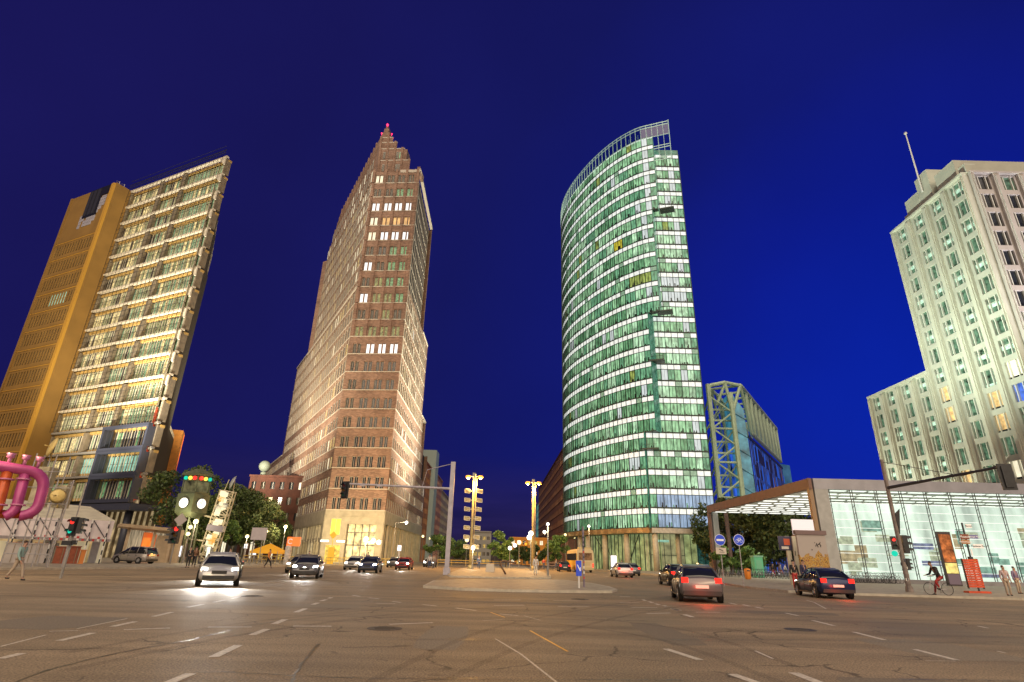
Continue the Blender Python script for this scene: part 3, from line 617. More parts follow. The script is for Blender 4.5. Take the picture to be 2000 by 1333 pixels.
# crown: open glass fin
cr_ = MB(); CRG = glassy('crown_glass', (.62, .80, .80), .12)
cg = MB(); CRF = mat('crown_frame', (.42, .58, .52), .4, .2, emit=(.25, .42, .34), es=.35)
for i in range(len(CP)-1):
    a, b = CP[i], CP[i+1]; w = (b-a).length; f = F((a.x, a.y), math.degrees(math.atan2((b-a).x, (b-a).y)), -1)
    lo = 98.9
    for z_ in (lo+.05, 102.0, 102.75): f.box(cr_, 0, w, -.08, .02, z_, z_+(.22 if z_ > 100 else .12))
    f.box(cr_, -.05, .05, -.14, .06, lo, 103)
    f.quad(cg, .06, w-.06, -.03, lo+.2, 102.0)
    if a.x > 33.6 and i < 6:
        for z_ in (95.2, 95.9, 91.7, 92.4): f.box(cr_, 0, w, -.08, .02, z_, z_+.17)
        f.box(cr_, -.04, .04, -.1, .04, 91.5, 98.9)
    if i % 2 == 0: f.box(cr_, .0, .06, -1.6, -.1, 99.4, 99.5); f.box(cr_, 0, .06, -1.6, -1.5, 96.7, 102)
cr_.tube((36.9, 107.8, 91.4), (36.9, 107.8, 103.2), .1)
cr_.build('crown_frame', CRF, gt); cg.build('crown_glass', CRG, gt)
cr_ = MB()
poly = [(39.9, 113.6), (27.2, 114.6)]+[tuple(p+(Vector((40, 140))-p).normalized()*1.5) for p in CP if p.y > 115 and p.y < 152]+[(20, 153), (39.8, 150)]
cr_.prism(poly, 7.2, 96.4, 0)
cr_.build('interior_mass', mat('glass_tower_inner', (.03, .06, .04), .7, emit=(.03, .07, .035), es=.5), gt)
# lobby storey, columns and soffit band
lb = MB(); BRZ = mat('bronze_band', (.50, .36, .18), .5, .3, noise=(1.5, .6, 1.3)); PALEB = mat('pale_metal_band', (.52, .50, .44), .5, .2, noise=(2, .8, 1.1))
for i in range(len(CP)-1):
    a, b = CP[i], CP[i+1]
    if math.degrees(math.atan2(a.x, a.y)) > 14.0 and i < 20: continue
    f = F((a.x, a.y), math.degrees(math.atan2((b-a).x, (b-a).y)), -1); f.box(lb, 0, (b-a).length, -2.5, .25, 6.95, 7.85, 0 if i % 2 else 2)
    # lobby glass 3.2 m behind
    f.quad(lb, -.1, (b-a).length+.2, -3.4, .1, 6.9, 3 if i % 5 else 4); f.box(lb, 0, .08, -3.35, -3.2, .1, 6.9, 5)
F((27.7, 112.75), 90, 1).box(lb, 0, 14.3, -3, .3, 6.95, 7.85, 1)
f = F((27.9, 115.4), 90, 1); f.quad(lb, 0, 6.5, 0, .1, 6.9, 4); f.quad(lb, 6.5, 9.0, 0, .1, 6.9, 3); f.quad(lb, 9.0, 12, 0, .1, 6.9, 7)
for i in range(10): f.box(lb, i*1.3, i*1.3+.08, .02, .15, .1, 6.9, 5)
f.box(lb, 0, 6.5, .02, .15, 3.0, 3.1, 5); f.box(lb, 1, 3.6, .05, .3, 5.4, 5.8, 6)
LOBE = [BRZ, PALEB, mat('bronze_band_dark', (.36, .24, .12), .5, .3), mat('lobby_green', (.2, .25, .12), .3, emit=(.24, .30, .13), es=.75, noise=(.8, .35, 1.6)), mat('lobby_olive', (.2, .2, .1), .3, emit=(.40, .40, .20), es=.6, noise=(.9, .5, 1.3)), GM[7], P_TEAL, mat('lobby_dark_teal', (.03, .08, .08), .2, emit=(.02, .08, .07), es=.6, noise=(3, .3, 1.8))]
lb.build('lobby', LOBE, gt)
CST = mat('column_concrete', (.52, .49, .38), .6, noise=(2, .85, 1.1))
for x_, y_ in ((28.4, 113.4), (24.0, 118.6), (20.6, 124.6), (17.9, 130.6), (16.6, 134.5), (38.9, 113.6), (33.2, 114.9)):
    m = MB(); m.tube((x_, y_, .1), (x_, y_, 6.95), .55 if x_ < 33 else .45, n=16); m.build('column', CST, gt, True)
m = MB()
for a, b in (((24, 119.5, .2), (26.5, 118.5, 6.9)), ((20.6, 125, 6.8), (22, 124, 1.0)), ((21, 126, 3), (19, 128, 6.8))): m.tube(a, b, .09, n=6)
m.build('brace', GM[7], gt)
gw.done()
# ================================================================== CREAM TOWER (left)
ct = thing('cream_tower', 'cream glass-fronted tower with bright floor bands, leaning ochre wing behind it', 'tower', (-75, 105, 0))
CC = (-60.66, 95.49); fc = F(CC, -65, 1)
if fc.n.y > 0: fc = F(CC, -65, -1)
CREAM = mat('cream_slab', (.80, .72, .55), .5, noise=(1.5, .88, 1.08)); YSOF = mat('ochre_soffit', (.62, .40, .12), .7, noise=(1.2, .7, 1.2)); CMUL = mat('cream_mullion', (.72, .68, .52), .5)
NAVY = mat('navy_steel', (.06, .065, .09), .45, .2); CPIL = mat('taupe_pilaster', (.26, .21, .14), .7, noise=(1.2, .7, 1.25)); WIRE = mat('thin_black_steel', (.02, .02, .02), .5)
LGL = mat('louvre_glass', (.55, .52, .38), .3, noise=(3, .5, 1.4))
CMAT = [P_DARK, mat('cream_pane_olive', (.06, .07, .04), .12, emit=(.16, .17, .07), es=1.0, noise=(1.8, .1, 2.3, 8)), mat('cream_pane_green', (.06, .10, .06), .12, emit=(.16, .25, .13), es=1.0, noise=(2.4, .1, 2.1, 8)),
        mat('cream_pane_gold', (.3, .25, .1), .3, emit=(.78, .62, .28), es=.95, noise=(2.6, .1, 1.8, 8)), P_TEAL, CMUL, NAVY, P_GREEN, YSOF, P_WHITE]
cwn = Windows(ct, CMAT)
mc = MB()
BAY = [(1.4, 12.4), (13.6, 19.8), (20.9, 30.9)]
Zs = [8.9+4.35*k for k in range(17)]
for k, z0 in enumerate(Zs[:-1]):
    z1 = Zs[k+1]
    fc.box(mc, -.05, 31.4, -.5, .12, z1+.0, z1+.34, 0 if k > 2 else 4)          # bright floor band
    fc.box(mc, .0, 31.3, -1.4, -.55, z1-.60, z1-.125, 1)                     # ochre soffit strip
    for s_ in (0, 12.4, 19.8, 30.9): fc.box(mc, s_+.02, s_+(1.15 if s_ in (12.4, 19.8) else .4)-.04, -1.3, -.1, z0+.44, z1-.32, 2)
    if k > 3: fc.hexa_ = None; mc.hexa([fc.pt(.25, .02, z1-1.9), fc.pt(-.05, .02, z1-1.9), fc.pt(-.05, .28, z1-1.9), fc.pt(.25, .28, z1-1.9), fc.pt(1.9, .02, z1-.03), fc.pt(-.05, .02, z1-.03), fc.pt(-.05, .28, z1-.03), fc.pt(1.9, .28, z1-.03)], 0)
    for bi, (a, b) in enumerate(BAY):
        nb = round((b-a)/.78); w = (b-a)/nb
        for i in range(nb):
            s0 = a+i*w
            if k in (1,) and bi == 0: mi = 4
            elif k == 1 and bi == 1: mi = 4
            elif k == 0 and bi == 2: mi = 7
            elif k < 3 and bi == 0: mi = 0 if random.random() < .6 else 7
            else:
                r = random.random(); mi = (2 if r < .5 else (1 if r < .85 else 3)) if bi == 0 else ((1 if r < .45 else (2 if r < .7 else (3 if r < .82 else 0))) if bi == 1 else (3 if r < .45 else (0 if r < .68 else 1)))
            nin = -.95
            def fn(m, s0=s0, w=w, z0=z0, z1=z1, mi=mi, nin=nin, bi=bi):
                fc.quad(m, s0+.09, s0+w-.005, nin, z0+.95, z1-.8, mi); fc.box(m, s0, s0+(.20 if (int(s0*10) % 3) else .10), nin-.05, nin+.12, z0+.46, z1-.62, 5)
                fc.box(m, s0+.1, s0+w-.01, nin-.05, nin+.05, z0+.46, z0+.94, 8 if bi else 6)
                if mi == 4: fc.box(m, s0+.1, s0+w-.01, nin+.01, nin+.05, z0+2.2, z0+2.27, 6)
            cwn.add(area(fc, s0, s0+w, z0, z1, -1), fn)
# lower dark projecting boxes on the right bay
for z0 in (8.9, 13.25, 17.6):
    for (a, b, c, d) in ((.3, 12.9, z0-.2, z0+.35), (.3, 12.9, z0+3.75, z0+4.25)): fc.box(mc, a, b, .56, 1.35, c, d, 3)
    fc.box(mc, .3, .75, -.4, 1.3, z0+.36, z0+3.74, 3); fc.box(mc, 12.3, 12.9, -.4, 1.3, z0+.36, z0+3.74, 3)
    for i in range(9): fc.box(mc, 1.2+i*1.3, 1.27+i*1.3, .9, .97, z0+.36, z0+3.74, 3)
fc.box(mc, -.2, 34, -2, 1.2, 7.5, 8.55, 3); fc.box(mc, -.2, 34, -14, -2, 7.9, 8.5, 3)
mc.build('floor_bands', [CREAM, YSOF, CPIL, NAVY, mat('grey_band', (.30, .28, .24), .6)], ct)
# outer skin of thin rods
m = MB()
for i in range(25): s_ = .4+i*1.27; fc.box(m, s_, s_+.05, .60, .65, 22.2, 79.6)
for z_ in Zs[3:]:
    for dz in (1.25, 2.4): fc.box(m, 0, 31, .60, .65, z_+dz, z_+dz+.05)
fc.box(m, -.2, 31.4, .5, .58, 79.9, 80.02); fc.box(m, -.2, 31.4, .5, .55, 79.3, 79.36)
for i in range(25): fc.box(m, i*1.27, i*1.27+.06, .5, .56, 78.9, 80)
m.build('outer_rods', WIRE, ct)
# roof corner and body behind
bd = MB(); fs_ = Vector((math.sin(R(-25.5)), math.cos(R(-25.5)), 0))
for z0_, z1_, l_ in ((8.5, 24, 29), (24, 58, 14.5), (58, 66, 10.5), (66, 71, 7), (71, 78.6, 2.0)):
    a = fc.pt(1.6, -1.6, 0); b_ = fc.pt(31, -1.6, 0); bd.prism([(q.x, q.y) for q in (a, b_, b_+fs_*l_, a+fs_*l_)], z0_, z1_, 0)
bd.build('body', mat('tower_body_dark', (.05, .045, .03), .8), ct)
# side screen of louvres, falling back from the corner
fs = F(CC, -25.5, 1)
if (fs.n).x < 0: fs = F(CC, -25.5, -1)
m = MB()
def sztop(s): return 79.5-.9*s if s < 9 else (71.4-1.1*(s-9) if s < 16.5 else (25 if s < 33 else 20))
s_ = .4
while s_ < 32:
    zb_ = 8.6+(max(0, s_-12)*.0); fs.box(m, s_, s_+.16, -.3, .12, zb_, sztop(s_), 0); s_ += 1.05
for z_ in Zs: 
    e_ = 0
    for s1 in np.arange(2, 33, 1.0):
        if sztop(s1) > z_: e_ = s1
    if e_ > 1: fs.box(m, .1, e_, -.6, -.31, z_-.2, z_+.2, 1)
m.build('side_louvres', [LGL, CPIL], ct)
m = MB()
for z_ in range(9, 70, 2):
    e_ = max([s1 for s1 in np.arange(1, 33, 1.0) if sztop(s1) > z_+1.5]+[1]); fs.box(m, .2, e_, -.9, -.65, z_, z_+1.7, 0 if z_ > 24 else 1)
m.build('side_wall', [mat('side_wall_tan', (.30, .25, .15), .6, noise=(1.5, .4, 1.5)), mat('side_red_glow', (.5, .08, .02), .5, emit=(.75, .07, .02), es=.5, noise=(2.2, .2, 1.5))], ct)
m = MB(); fs.box(m, 29.0, 33.4, -8, 1.6, 6.5, 26.2, 0); fs.box(m, 33.41, 33.5, -8, 1.65, 6.6, 26.0, 1)
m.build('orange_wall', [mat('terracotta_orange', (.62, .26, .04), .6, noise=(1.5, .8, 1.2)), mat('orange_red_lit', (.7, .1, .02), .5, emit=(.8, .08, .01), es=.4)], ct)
# base: columns, recessed glazing
m = MB(); LOBC = mat('base_glazing_warm', (.4, .3, .15), .4, emit=(.50, .38, .20), es=.55, noise=(.9, .3, 1.5))
fc.quad(m, 3, 31, -6, 0.1, 7.9, 0)
for i in range(18): fc.box(m, 3.2+i*1.6, 3.5+i*1.6, -5.98, -5.6, .1, 7.9, 1)
m.build('base_glazing', [LOBC, CPIL], ct)
for s_ in (3.2, 10.5, 18, 25.5):
    m = MB(); q = fc.pt(s_, -1.2, 0); m.tube(q+Vector((0, 0, .1)), q+Vector((0, 0, 7.6)), .6, n=14); m.build('column', NAVY, ct, True)
cwn.done()
# ochre wing beside it
yt = thing('ochre_tower', 'plain ochre terracotta tower with rows of slit windows, left of the cream one', 'tower', (-98, 112, 0))
QY = fc.pt(31.3, 3.3, 0); fy = F((QY.x, QY.y), -65, fc.sign); OCH = mat('ochre_terracotta', (.30, .165, .035), .75, noise=(.25, .85, 1.12, 7)); OCHL = mat('ochre_edge', (.56, .30, .04), .6)
ym = MB(); yw = Windows(yt, [P_DARK, P_DARK2, P_TEAL, OCH, P_CREAM])
rows = []; zt = 65.5
for k in range(14): rows.append((zt-4.35*k-2.7, zt-4.35*k))
rows = rows[::-1]; cols = [(1.9+i*1.02, 2.45+i*1.02) for i in range(14)]
gwall(ym, fy, 0, 17, 0, 79, rows, cols, -.45, 0)
for r_, (a, b) in enumerate(rows):
    fy.box(ym, 1.2, 16.9, .003, .10, b+.55, b+.70, 1)
    for i, (c, d) in enumerate(cols):
        lit_ = (r_ == 10 and 2 < i < 9) or (r_ == 1 and i > 11)
        mi = 2 if lit_ else (1 if random.random() < .35 else 0)
        def fn(m, c=c, d=d, a=a, b=b, mi=mi):
            fy.quad(m, c, d, -.14, a, b, mi); fy.box(m, c, d, -.13, -.08, (a+b)/2-.04, (a+b)/2+.04, 3)
        yw.add(area(fy, c, d, a, b), fn, 'lit slit window' if lit_ else None)
fy.box(ym, .02, .9, .003, .5, 0, 78.6, 1); fy.box(ym, 16.4, 17.1, .003, .2, 0, 79, 0)
p = [fy.pt(0, -.46, 0), fy.pt(17, -.46, 0), fy.pt(17, -14, 0), fy.pt(0, -14, 0)]
ym.prism([(q.x, q.y) for q in p], 0, 78.9, 0)
ym.build('wall', [OCH, OCHL], yt)
m = MB(); fy.box(m, 4.2, 9.2, .01, .2, 71.5, 78.9, 0); fy.box(m, 1.6, 4.2, .01, .18, 76.6, 78.9, 0)
for i in range(3): fy.box(m, 5.0+i*1.5, 6.0+i*1.5, .21, .28, 72, 78.6, 2)
for (a, b, c, d) in ((9.21, 10.1, 69, 72.4), (2.2, 4.19, 72.0, 76.3), (4.2, 9.2, 69.2, 71.4)):
    s_ = a
    while s_ < b:
        z_ = c
        while z_ < d: fy.box(m, s_, min(s_+.75, b), .01, .12, z_, min(z_+.7, d), 1) if random.random() < .75 else None; z_ += .8
        s_ += .85
m.build('louvre_panel', [BLACKP, mat('panel_grey_lilac', (.40, .38, .42), .6), DARKST], yt)
for s_, h in ((3.2, 2.5), (8.5, 2.2), (.8, 1.0)):
    m = MB(); q = fy.pt(s_, -2, 79); m.tube(q, q+Vector((0, 0, h)), .09); m.tube(q+Vector((0, 0, h)), q+Vector((-.8, 0, h+.1)), .05); m.build('antenna', STEEL, yt)
yw.done()
# ================================================================== STONE TOWER (right)
st = thing('stone_tower', 'pale stone tower with vertical ribs, stepped roof and flagpole, at the right edge', 'tower', (90, 95, 0))
SX, SY = 76.7, 78.0
sl_ = F((SX, SY), 0, -1); sr_ = F((SX, SY), 90, 1)
PST = mat('pale_sandstone', (.50, .51, .43), .75, noise=(.5, .88, 1.08, 8)); PSTG = mat('pale_stone_pink_lit', (.50, .46, .42), .75, noise=(.5, .88, 1.08, 8)); SPIL = mat('pilaster_stone', (.55, .56, .46), .7, noise=(.4, .9, 1.06))  # same stone: greenish side light and pinkish front light put into the colours
SMW = [P_DARK, mat('stone_pane_green', (.04, .07, .05), .15, emit=(.035, .075, .045), es=.8, noise=(1.6, .1, 2.8, 7)), P_WARM, P_CREAM, P_BLUE, mat('window_bar_white', (.70, .70, .62), .5), mat('blind_mint', (.5, .7, .6), .5, emit=(.32, .56, .42), es=.65, noise=(2, .5, 1.3)), DARKST,
       mat('stone_pane_orange', (.5, .35, .15), .4, emit=(.95, .60, .25), es=.7, noise=(1.4, .5, 1.3))]
sw = Windows(st, SMW); sm = MB()
def triple(f, c, z0, z1, mi, kind, nin=-.35):
    # three lights: narrow, wide, narrow
    L3 = [(c-1.22, c-.72), (c-.58, c+.58), (c+.72, c+1.22)]
    def fn(m):
        for j, (a, b) in enumerate(L3):
            f.quad(m, a, b, nin, z0, z1, mi)
            if kind == 1: f.quad(m, a+.04, b-.04, nin+.04, z0+.9+.1*j, z0+1.55+.1*j, 6); f.box(m, a, b, nin+.03, nin+.08, z0+1.7, z0+1.78, 5)
            if kind == 2: f.quad(m, a+.04, b-.04, nin+.04, z0+.1, z0+.5, 6)
            if kind == 3: f.box(m, a, b, nin+.03, nin+.08, z0+.0, z0+.35, 0)
        for a, b in ((c-.72, c-.58), (c+.58, c+.72)): f.box(m, a, b, nin, -.05, z0, z1, 5)
    sw.add(area(f, c-1.22, c+1.22, z0, z1), fn, {8: 'warmly lit window', 3: 'bright lit window', 4: 'window glowing blue'}.get(mi))
PF = 3.63
def stone_face(f, s0, s1, ncol, ztop, nrow, mi_wall, warm, mpil, front=False):
    w = (s1-s0)/ncol; rows = [(ztop-.65-PF*k-2.75, ztop-.65-PF*k) for k in range(nrow)][::-1]
    cols = [(s0+w*(i+.5)-1.22+.0, s0+w*(i+.5)+1.22) for i in range(ncol)]
    gwall(sm, f, s0, s1, 0, ztop, rows, cols, -.5, 0, mi_wall)
    for r_, (a, b) in enumerate(rows):
        for i, (c, d) in enumerate(cols):
            hi = r_ > nrow-10 and not front
            r = random.random(); mi = 0 if front else 1; kind = 0
            if front: mi = 0 if r < .9 else 1
            elif hi: kind = (1 if (nrow-r_) % 2 else 0)
            else:
                if r < warm: mi = 8 if r < warm*.7 else 3; kind = 3
                else: kind = 1 if r < .45 else (2 if r < .52 else 0)
                if r > .985: mi = 4
            triple(f, (c+d)/2, a, b, mi, kind)
    for i in range(ncol+1):
        c = s0+w*i; lo, hi_ = max(c-.55, s0), min(c+.55, s1)
        f.box(sm, lo, hi_, .003, .55, 0, ztop-.35, mpil); f.box(sm, lo+.2, hi_-.2, .551, .75, 0, ztop-.9, mpil)
    f.box(sm, s0-.05, s1+.05, -.5, .62, ztop-.349, ztop, mpil)
stone_face(sl_, 0, 18.9, 4, 65.2, 16, 0, .42, 2)
stone_face(sl_, 18.9, 37.0, 4, 35.7, 8, 0, .45, 2)
stone_face(sr_, .6, 26.4, 6, 65.2, 16, 1, 0, 1, True)
sm.build('wall', [PST, PSTG, SPIL], st)
m = MB(); m.prism([(SX+.52, SY+.52), (SX+28, SY+.52), (SX+28, SY+18.8), (SX+.52, SY+18.8)], 0, 65.0); m.prism([(SX+.52, SY+18.8), (SX+20, SY+18.8), (SX+20, SY+36.9), (SX+.52, SY+36.9)], 0, 35.4)
m.build('roof', PST, st)
m = MB()
def cblk(y0, y1, z1, x0=.9, x1=26): m.prism([(SX+x0, SY+y0), (SX+x1, SY+y0), (SX+x1, SY+y1), (SX+x0, SY+y1)], 65.05, z1)
cblk(2.3, 6.9, 69.7); cblk(-.2, 1.2, 66.9, .3, 2.2); cblk(8.1, 10.4, 72.3, .8, 14); cblk(10.4, 11.4, 72.0, .85, 12); cblk(11.4, 15.0, 69.6, .8, 14); cblk(15.0, 15.9, 66.9, .8, 12)
m.prism([(SX+3, SY+1.5), (SX+30, SY+1.5), (SX+30, SY+2.25), (SX+3, SY+2.25)], 65.05, 68.4)
m.build('crown', SPIL, st)
m = MB(); m.tube((SX+.45, SY+9.75, 68.4), (SX+.45, SY+9.75, 82.3), .16, .11); m.ball((SX+.45, SY+9.75, 82.3), .3); m.tube((SX+.45, SY+9.75, 70.6), (SX+.9, SY+9.75, 70.6), .08); m.build('flagpole', WHITEP, st)
sw.done()
# ================================================================== FLOODLIGHTS added unseen, inferred from the lit towers (fixtures stand on the ground or on low roofs)
FIX = mat('floodlight_body', (.08, .08, .08), .5, .4); FGL = mat('floodlight_glass', (.9, .9, .8), .3, emit=(1, .9, .7), es=2.5)
def flood(loc, tgt, e, col, size, where):
    t = thing('floodlight', 'small black floodlight '+where, 'floodlight', (loc[0], loc[1], loc[2]-.9), group=None)
    m = MB(); m.tube((loc[0], loc[1], loc[2]-.9 if loc[2] < 13 else .1), (loc[0], loc[1], loc[2]-.25), .05 if loc[2] < 13 else .12, n=6); d = (Vector(tgt)-Vector(loc)).normalized()
    p = Vector(loc); m.tube(p-d*.32, p-d*.02, .12, .22, n=10); m.build('housing', FIX, t)
    m = MB(); m.tube(p-d*.02, p-d*.005, .20, n=10); m.build('lens', FGL, t)
    lamp('SPOT', p+d*.08, e, col, tgt, size, .9, .25, t)
flood((-59, 107, 16), (-49, 138, 62), 105000, (1., .84, .62), 125, 'on a tall post between the cream and the brick tower')
flood((-64, 121, 16), (-70, 172, 44), 60000, (1., .84, .62), 115, 'on the second tall post, farther back beside the cream tower')
flood((3, 138, 1.2), (-23, 128, 58), 330000, (1., .92, .72), 92, 'at the kerb, aimed up the right side of the brick tower')
flood((-30, 96, 1.2), (-29, 114, 12), 16000, (1., .78, .42), 110, 'in front of the brick tower lobby')
flood((-74, 80, 1.2), (-76, 101, 46), 130000, (1., .90, .72), 78, 'aimed up at the cream tower front')
flood((-62, 84, 1.2), (-64, 97, 60), 190000, (1., .92, .78), 56, 'below the prow of the cream tower')
flood((-96, 88, 1.2), (-98, 108, 40), 3000, (1., .72, .32), 90, 'aimed up at the ochre wing')
flood((52, 112, 1.2), (77, 104, 24), 52000, (.97, 1., .78), 100, 'behind the station hall, below the stone tower')
flood((38, 74, 11.6), (77, 88, 62), 180000, (.88, 1., .82), 80, 'behind the station hall, aimed at the stepped roof')
flood((88, 62, 8.5), (90, 78, 48), 120000, (.98, .93, 1.), 110, 'on the roof of the station hall')
# ================================================================== STATION HALL (canopy and glass wall)
hall = thing('station_hall', 'low glass station entrance hall under a wide flat canopy with a lit ceiling', 'station entrance', (50, 75, 0))
BRN = mat('brown_fascia', (.22, .125, .095), .5, .1, noise=(1.2, .85, 1.12)); GRF = mat('grey_fascia', (.40, .40, .44), .45, .3, noise=(.8, .88, 1.08)); LIGHTG = mat('grey_pier', (.42, .43, .42), .5, .2, noise=(1.5, .85, 1.1))
HX, HY0, HY1, HXR, HZ = 33.4, 63.6, 97.3, 92, 10.75
m = MB(); m.hexa([(HX, HY0, HZ-1.15), (HX+.5, HY0+.5, HZ-1.15), (HX+.5, HY1, HZ-1.15), (HX, HY1, HZ-1.15), (HX, HY0, HZ), (HX+.5, HY0+.5, HZ), (HX+.5, HY1, HZ), (HX, HY1, HZ)], 0)
m.box(((HX+HXR)/2+.25, HY0-.10, HZ-.575), (HXR-HX-.5, .4, 1.15), 1)
m.box((HX+.1, HY0-.12, HZ-.575), (.35, .45, 1.16), 0)
m.build('fascia', [BRN, GRF], hall)
m = MB(); m.box(((HX+HXR)/2+.3, (HY0+HY1)/2+.3, HZ-.2), (HXR-HX-.7, HY1-HY0-.7, .3)); m.build('roof', GRF, hall)
m = MB(); m.box(((HX+HXR)/2+.3, (HY0+HY1)/2+.3, HZ-1.0), (HXR-HX-.8, HY1-HY0-.8, .08), 0)
for j in range(11):
    for i in range(26):
        x_ = HX+1.9+i*2.25+(.6 if j % 2 else 0); y_ = HY0+1.6+j*3.1
        if x_ < HXR-1: m.box((x_, y_, HZ-1.08), (1.7, .55, .07), 1)
    m.box(((HX+HXR)/2, HY0+.65+j*1.95, HZ-1.02), (HXR-HX-1, .09, .10), 2)
m.build('ceiling', [mat('ceiling_panel', (.62, .62, .55), .5, emit=(.80, .85, .76), es=.10), mat('ceiling_light', (.8, .8, .8), .4, emit=(1, 1, .93), es=1.25), LIGHTG], hall)
PPALE = mat('post_pale', (.50, .50, .48), .5)
m = MB(); m.box((HX+.2, HY1-.3, 4.8), (.35, .9, 9.6)); m.build('post', BRN, hall); m = MB(); m.box((HX+1.1, HY1-.2, 4.8), (.9, .7, 9.6)); m.build('post', PPALE, hall); m = MB(); m.box((HX+2.9, HY1-.6, 4.8), (.5, .5, 9.6)); m.build('post', BRN, hall)
m = MB(); m.box((HX+.15, HY0+.05, 4.8), (.42, .5, 9.6), 0); m.box((HX+1.25, HY0, 4.8), (1.5, .55, 9.6), 1); m.build('pier', [mat('pier_bronze', (.34, .23, .14), .5, .2), LIGHTG], hall)
HG = mat('hall_glass_back', (.5, .55, .5), .35, emit=(.80, .88, .80), es=1.0, noise=(.35, .55, 1.3, 7), scale3=(1.6, 1, .5)); PL = mat('plinth_grey', (.30, .29, .30), .7, noise=(1, .8, 1.2))
m = MB()
x_ = HX+2.1
m.quad((HX+2.0, HY0+2.6, .5), (HXR, HY0+2.6, .5), (HXR, HY0+2.6, HZ-2.3), (HX+2.0, HY0+2.6, HZ-2.3), 0)
rr = random.Random(3)
for i in range(60):      # what stands lit inside: stairs, kiosks and posters seen through the screen
    a = HX+2.5+rr.random()*50; w_ = rr.uniform(.4, 2.6); z_ = rr.uniform(1, 6.2); h_ = rr.uniform(.25, 1.6)
    m.box((a, HY0+2.35+rr.uniform(0, .2), z_), (w_, .02, h_), rr.choice((1, 1, 2, 3, 3, 4)))
m.build('inner_screen', [HG, mat('inner_a', (.5, .5, .4), .5, emit=(.62, .66, .50), es=.6, noise=(2, .5, 1.3)), mat('inner_b', (.5, .4, .3), .5, emit=(.62, .46, .28), es=.55, noise=(2, .5, 1.3)), mat('inner_c', (.3, .45, .42), .5, emit=(.28, .48, .42), es=.6, noise=(2, .5, 1.3)), mat('inner_d', (.2, .2, .3), .5, emit=(.26, .28, .50), es=.6, noise=(2, .5, 1.3))], hall)
m = MB(); m.quad((HX+2, HY0+.02, .55), (HXR, HY0+.02, .55), (HXR, HY0+.02, HZ-1.15), (HX+2, HY0+.02, HZ-1.15)); m.build('glass_wall', glassy('hall_glass', (.86, .95, .90), .10, .05), hall)
m = MB()
xs = [HX+2.05]+[HX+4.6+i*2.72 for i in range(20)]
for x_ in xs:
    for dx in (-.13, .13): m.tube((x_+dx, HY0-.12, .55), (x_+dx, HY0-.12, HZ-1.15), .045, n=6)
    for j in range(12): m.tube((x_-.13, HY0-.12, .9+j*.75), (x_+.13, HY0-.12, 1.25+j*.75), .025, n=4)
m.build('mullion', mat('mullion_grey', (.10, .11, .12), .5, .4), hall)
m = MB()
for j in range(10): m.box(((HX+HXR)/2, HY0-.02, 1.3+j*.86), (HXR-HX-3, .05, .05))
m.build('glazing_bar', mat('glazing_bar_pale', (.6, .66, .62), .4, emit=(.9, 1., .95), es=.8), hall)
m = MB(); m.box(((HX+HXR)/2+1, HY0-.1, .33), (HXR-HX-2, .7, .42)); m.build('plinth', PL, hall)
for x_, y_ in ((4, 6), (4, 16), (4, 26), (14, 14), (26, 14), (40, 14)): lamp('SPOT', (HX+x_, HY0+y_, HZ-1.15), 1500, (.95, 1, .85), (HX+x_, HY0+y_, 0), 140, .8, .2, parent=hall)
# ================================================================== GLASS HALL with the green roof truss
gh = thing('truss_building', 'dark glass building hung from a pale green steel truss, right of the green tower', 'building', (62, 150, 0))
TG = mat('truss_green', (.50, .64, .46), .5, .1, noise=(1, .85, 1.1)); BG = mat('blue_green_glass', (.05, .16, .20), .2, emit=(.03, .14, .19), es=.9, noise=(.5, .4, 1.5)); NG = mat('night_blue_glass', (.01, .03, .10), .08, emit=(.012, .05, .30), es=1.0, noise=(.8, .0, 2.6, 7), scale3=(1.5, 1.5, .25), spec=.9)  # blue reflections of the night glass put into uneven emission
m = MB(); XA, XB, YA = 48.6, 53.9, 132.0
for x_ in (XA, XB): m.tube((x_, YA, 0), (x_, YA, 43 if x_ == XA else 41), .62, n=8)
for x_ in (XA, XB): m.tube((x_, YA+6, 0), (x_, YA+6, 41), .4, n=8)
zz = [0, 8, 16, 24, 32, 40]
for i, (a, b) in enumerate(zip(zz, zz[1:])):
    m.tube((XA, YA, a), (XB, YA, (a+b)/2), .22, n=6); m.tube((XB, YA, (a+b)/2), (XA, YA, b), .22, n=6); m.tube((XA, YA, a), (XB, YA, a), .25, n=6)
    m.tube((XA, YA+6, a), (XB, YA+6, b), .2, n=6); m.tube((XA, YA, b), (XA, YA+6, (a+b)/2), .2, n=6); m.tube((XB, YA, b), (XA, YA+6, a), .16, n=6)
    for zq in (a+2.7, a+5.4): m.tube((XA+.3, YA+3, zq), (XB+2, YA+3, zq), .3, n=4)
m.build('lattice_tower', TG, gh)
m = MB(); A0 = Vector((56.7, 132.3, 0)); dd = Vector((math.sin(R(32.8)), math.cos(R(32.8)), 0)); Z1, Z0 = 43, 32.4; LT = 54
pd = Vector((-dd.y, dd.x, 0))*7
m.tube(A0+Vector((0, 0, Z1)), A0+dd*LT+Vector((0, 0, Z1)), .55, n=8); m.tube(A0+dd*7+Vector((0, 0, Z0)), A0+dd*LT+Vector((0, 0, Z0)), .5, n=8)
m.tube(A0+pd+Vector((0, 0, Z1)), A0+pd+dd*LT+Vector((0, 0, Z1)), .4, n=8)
nb = 9
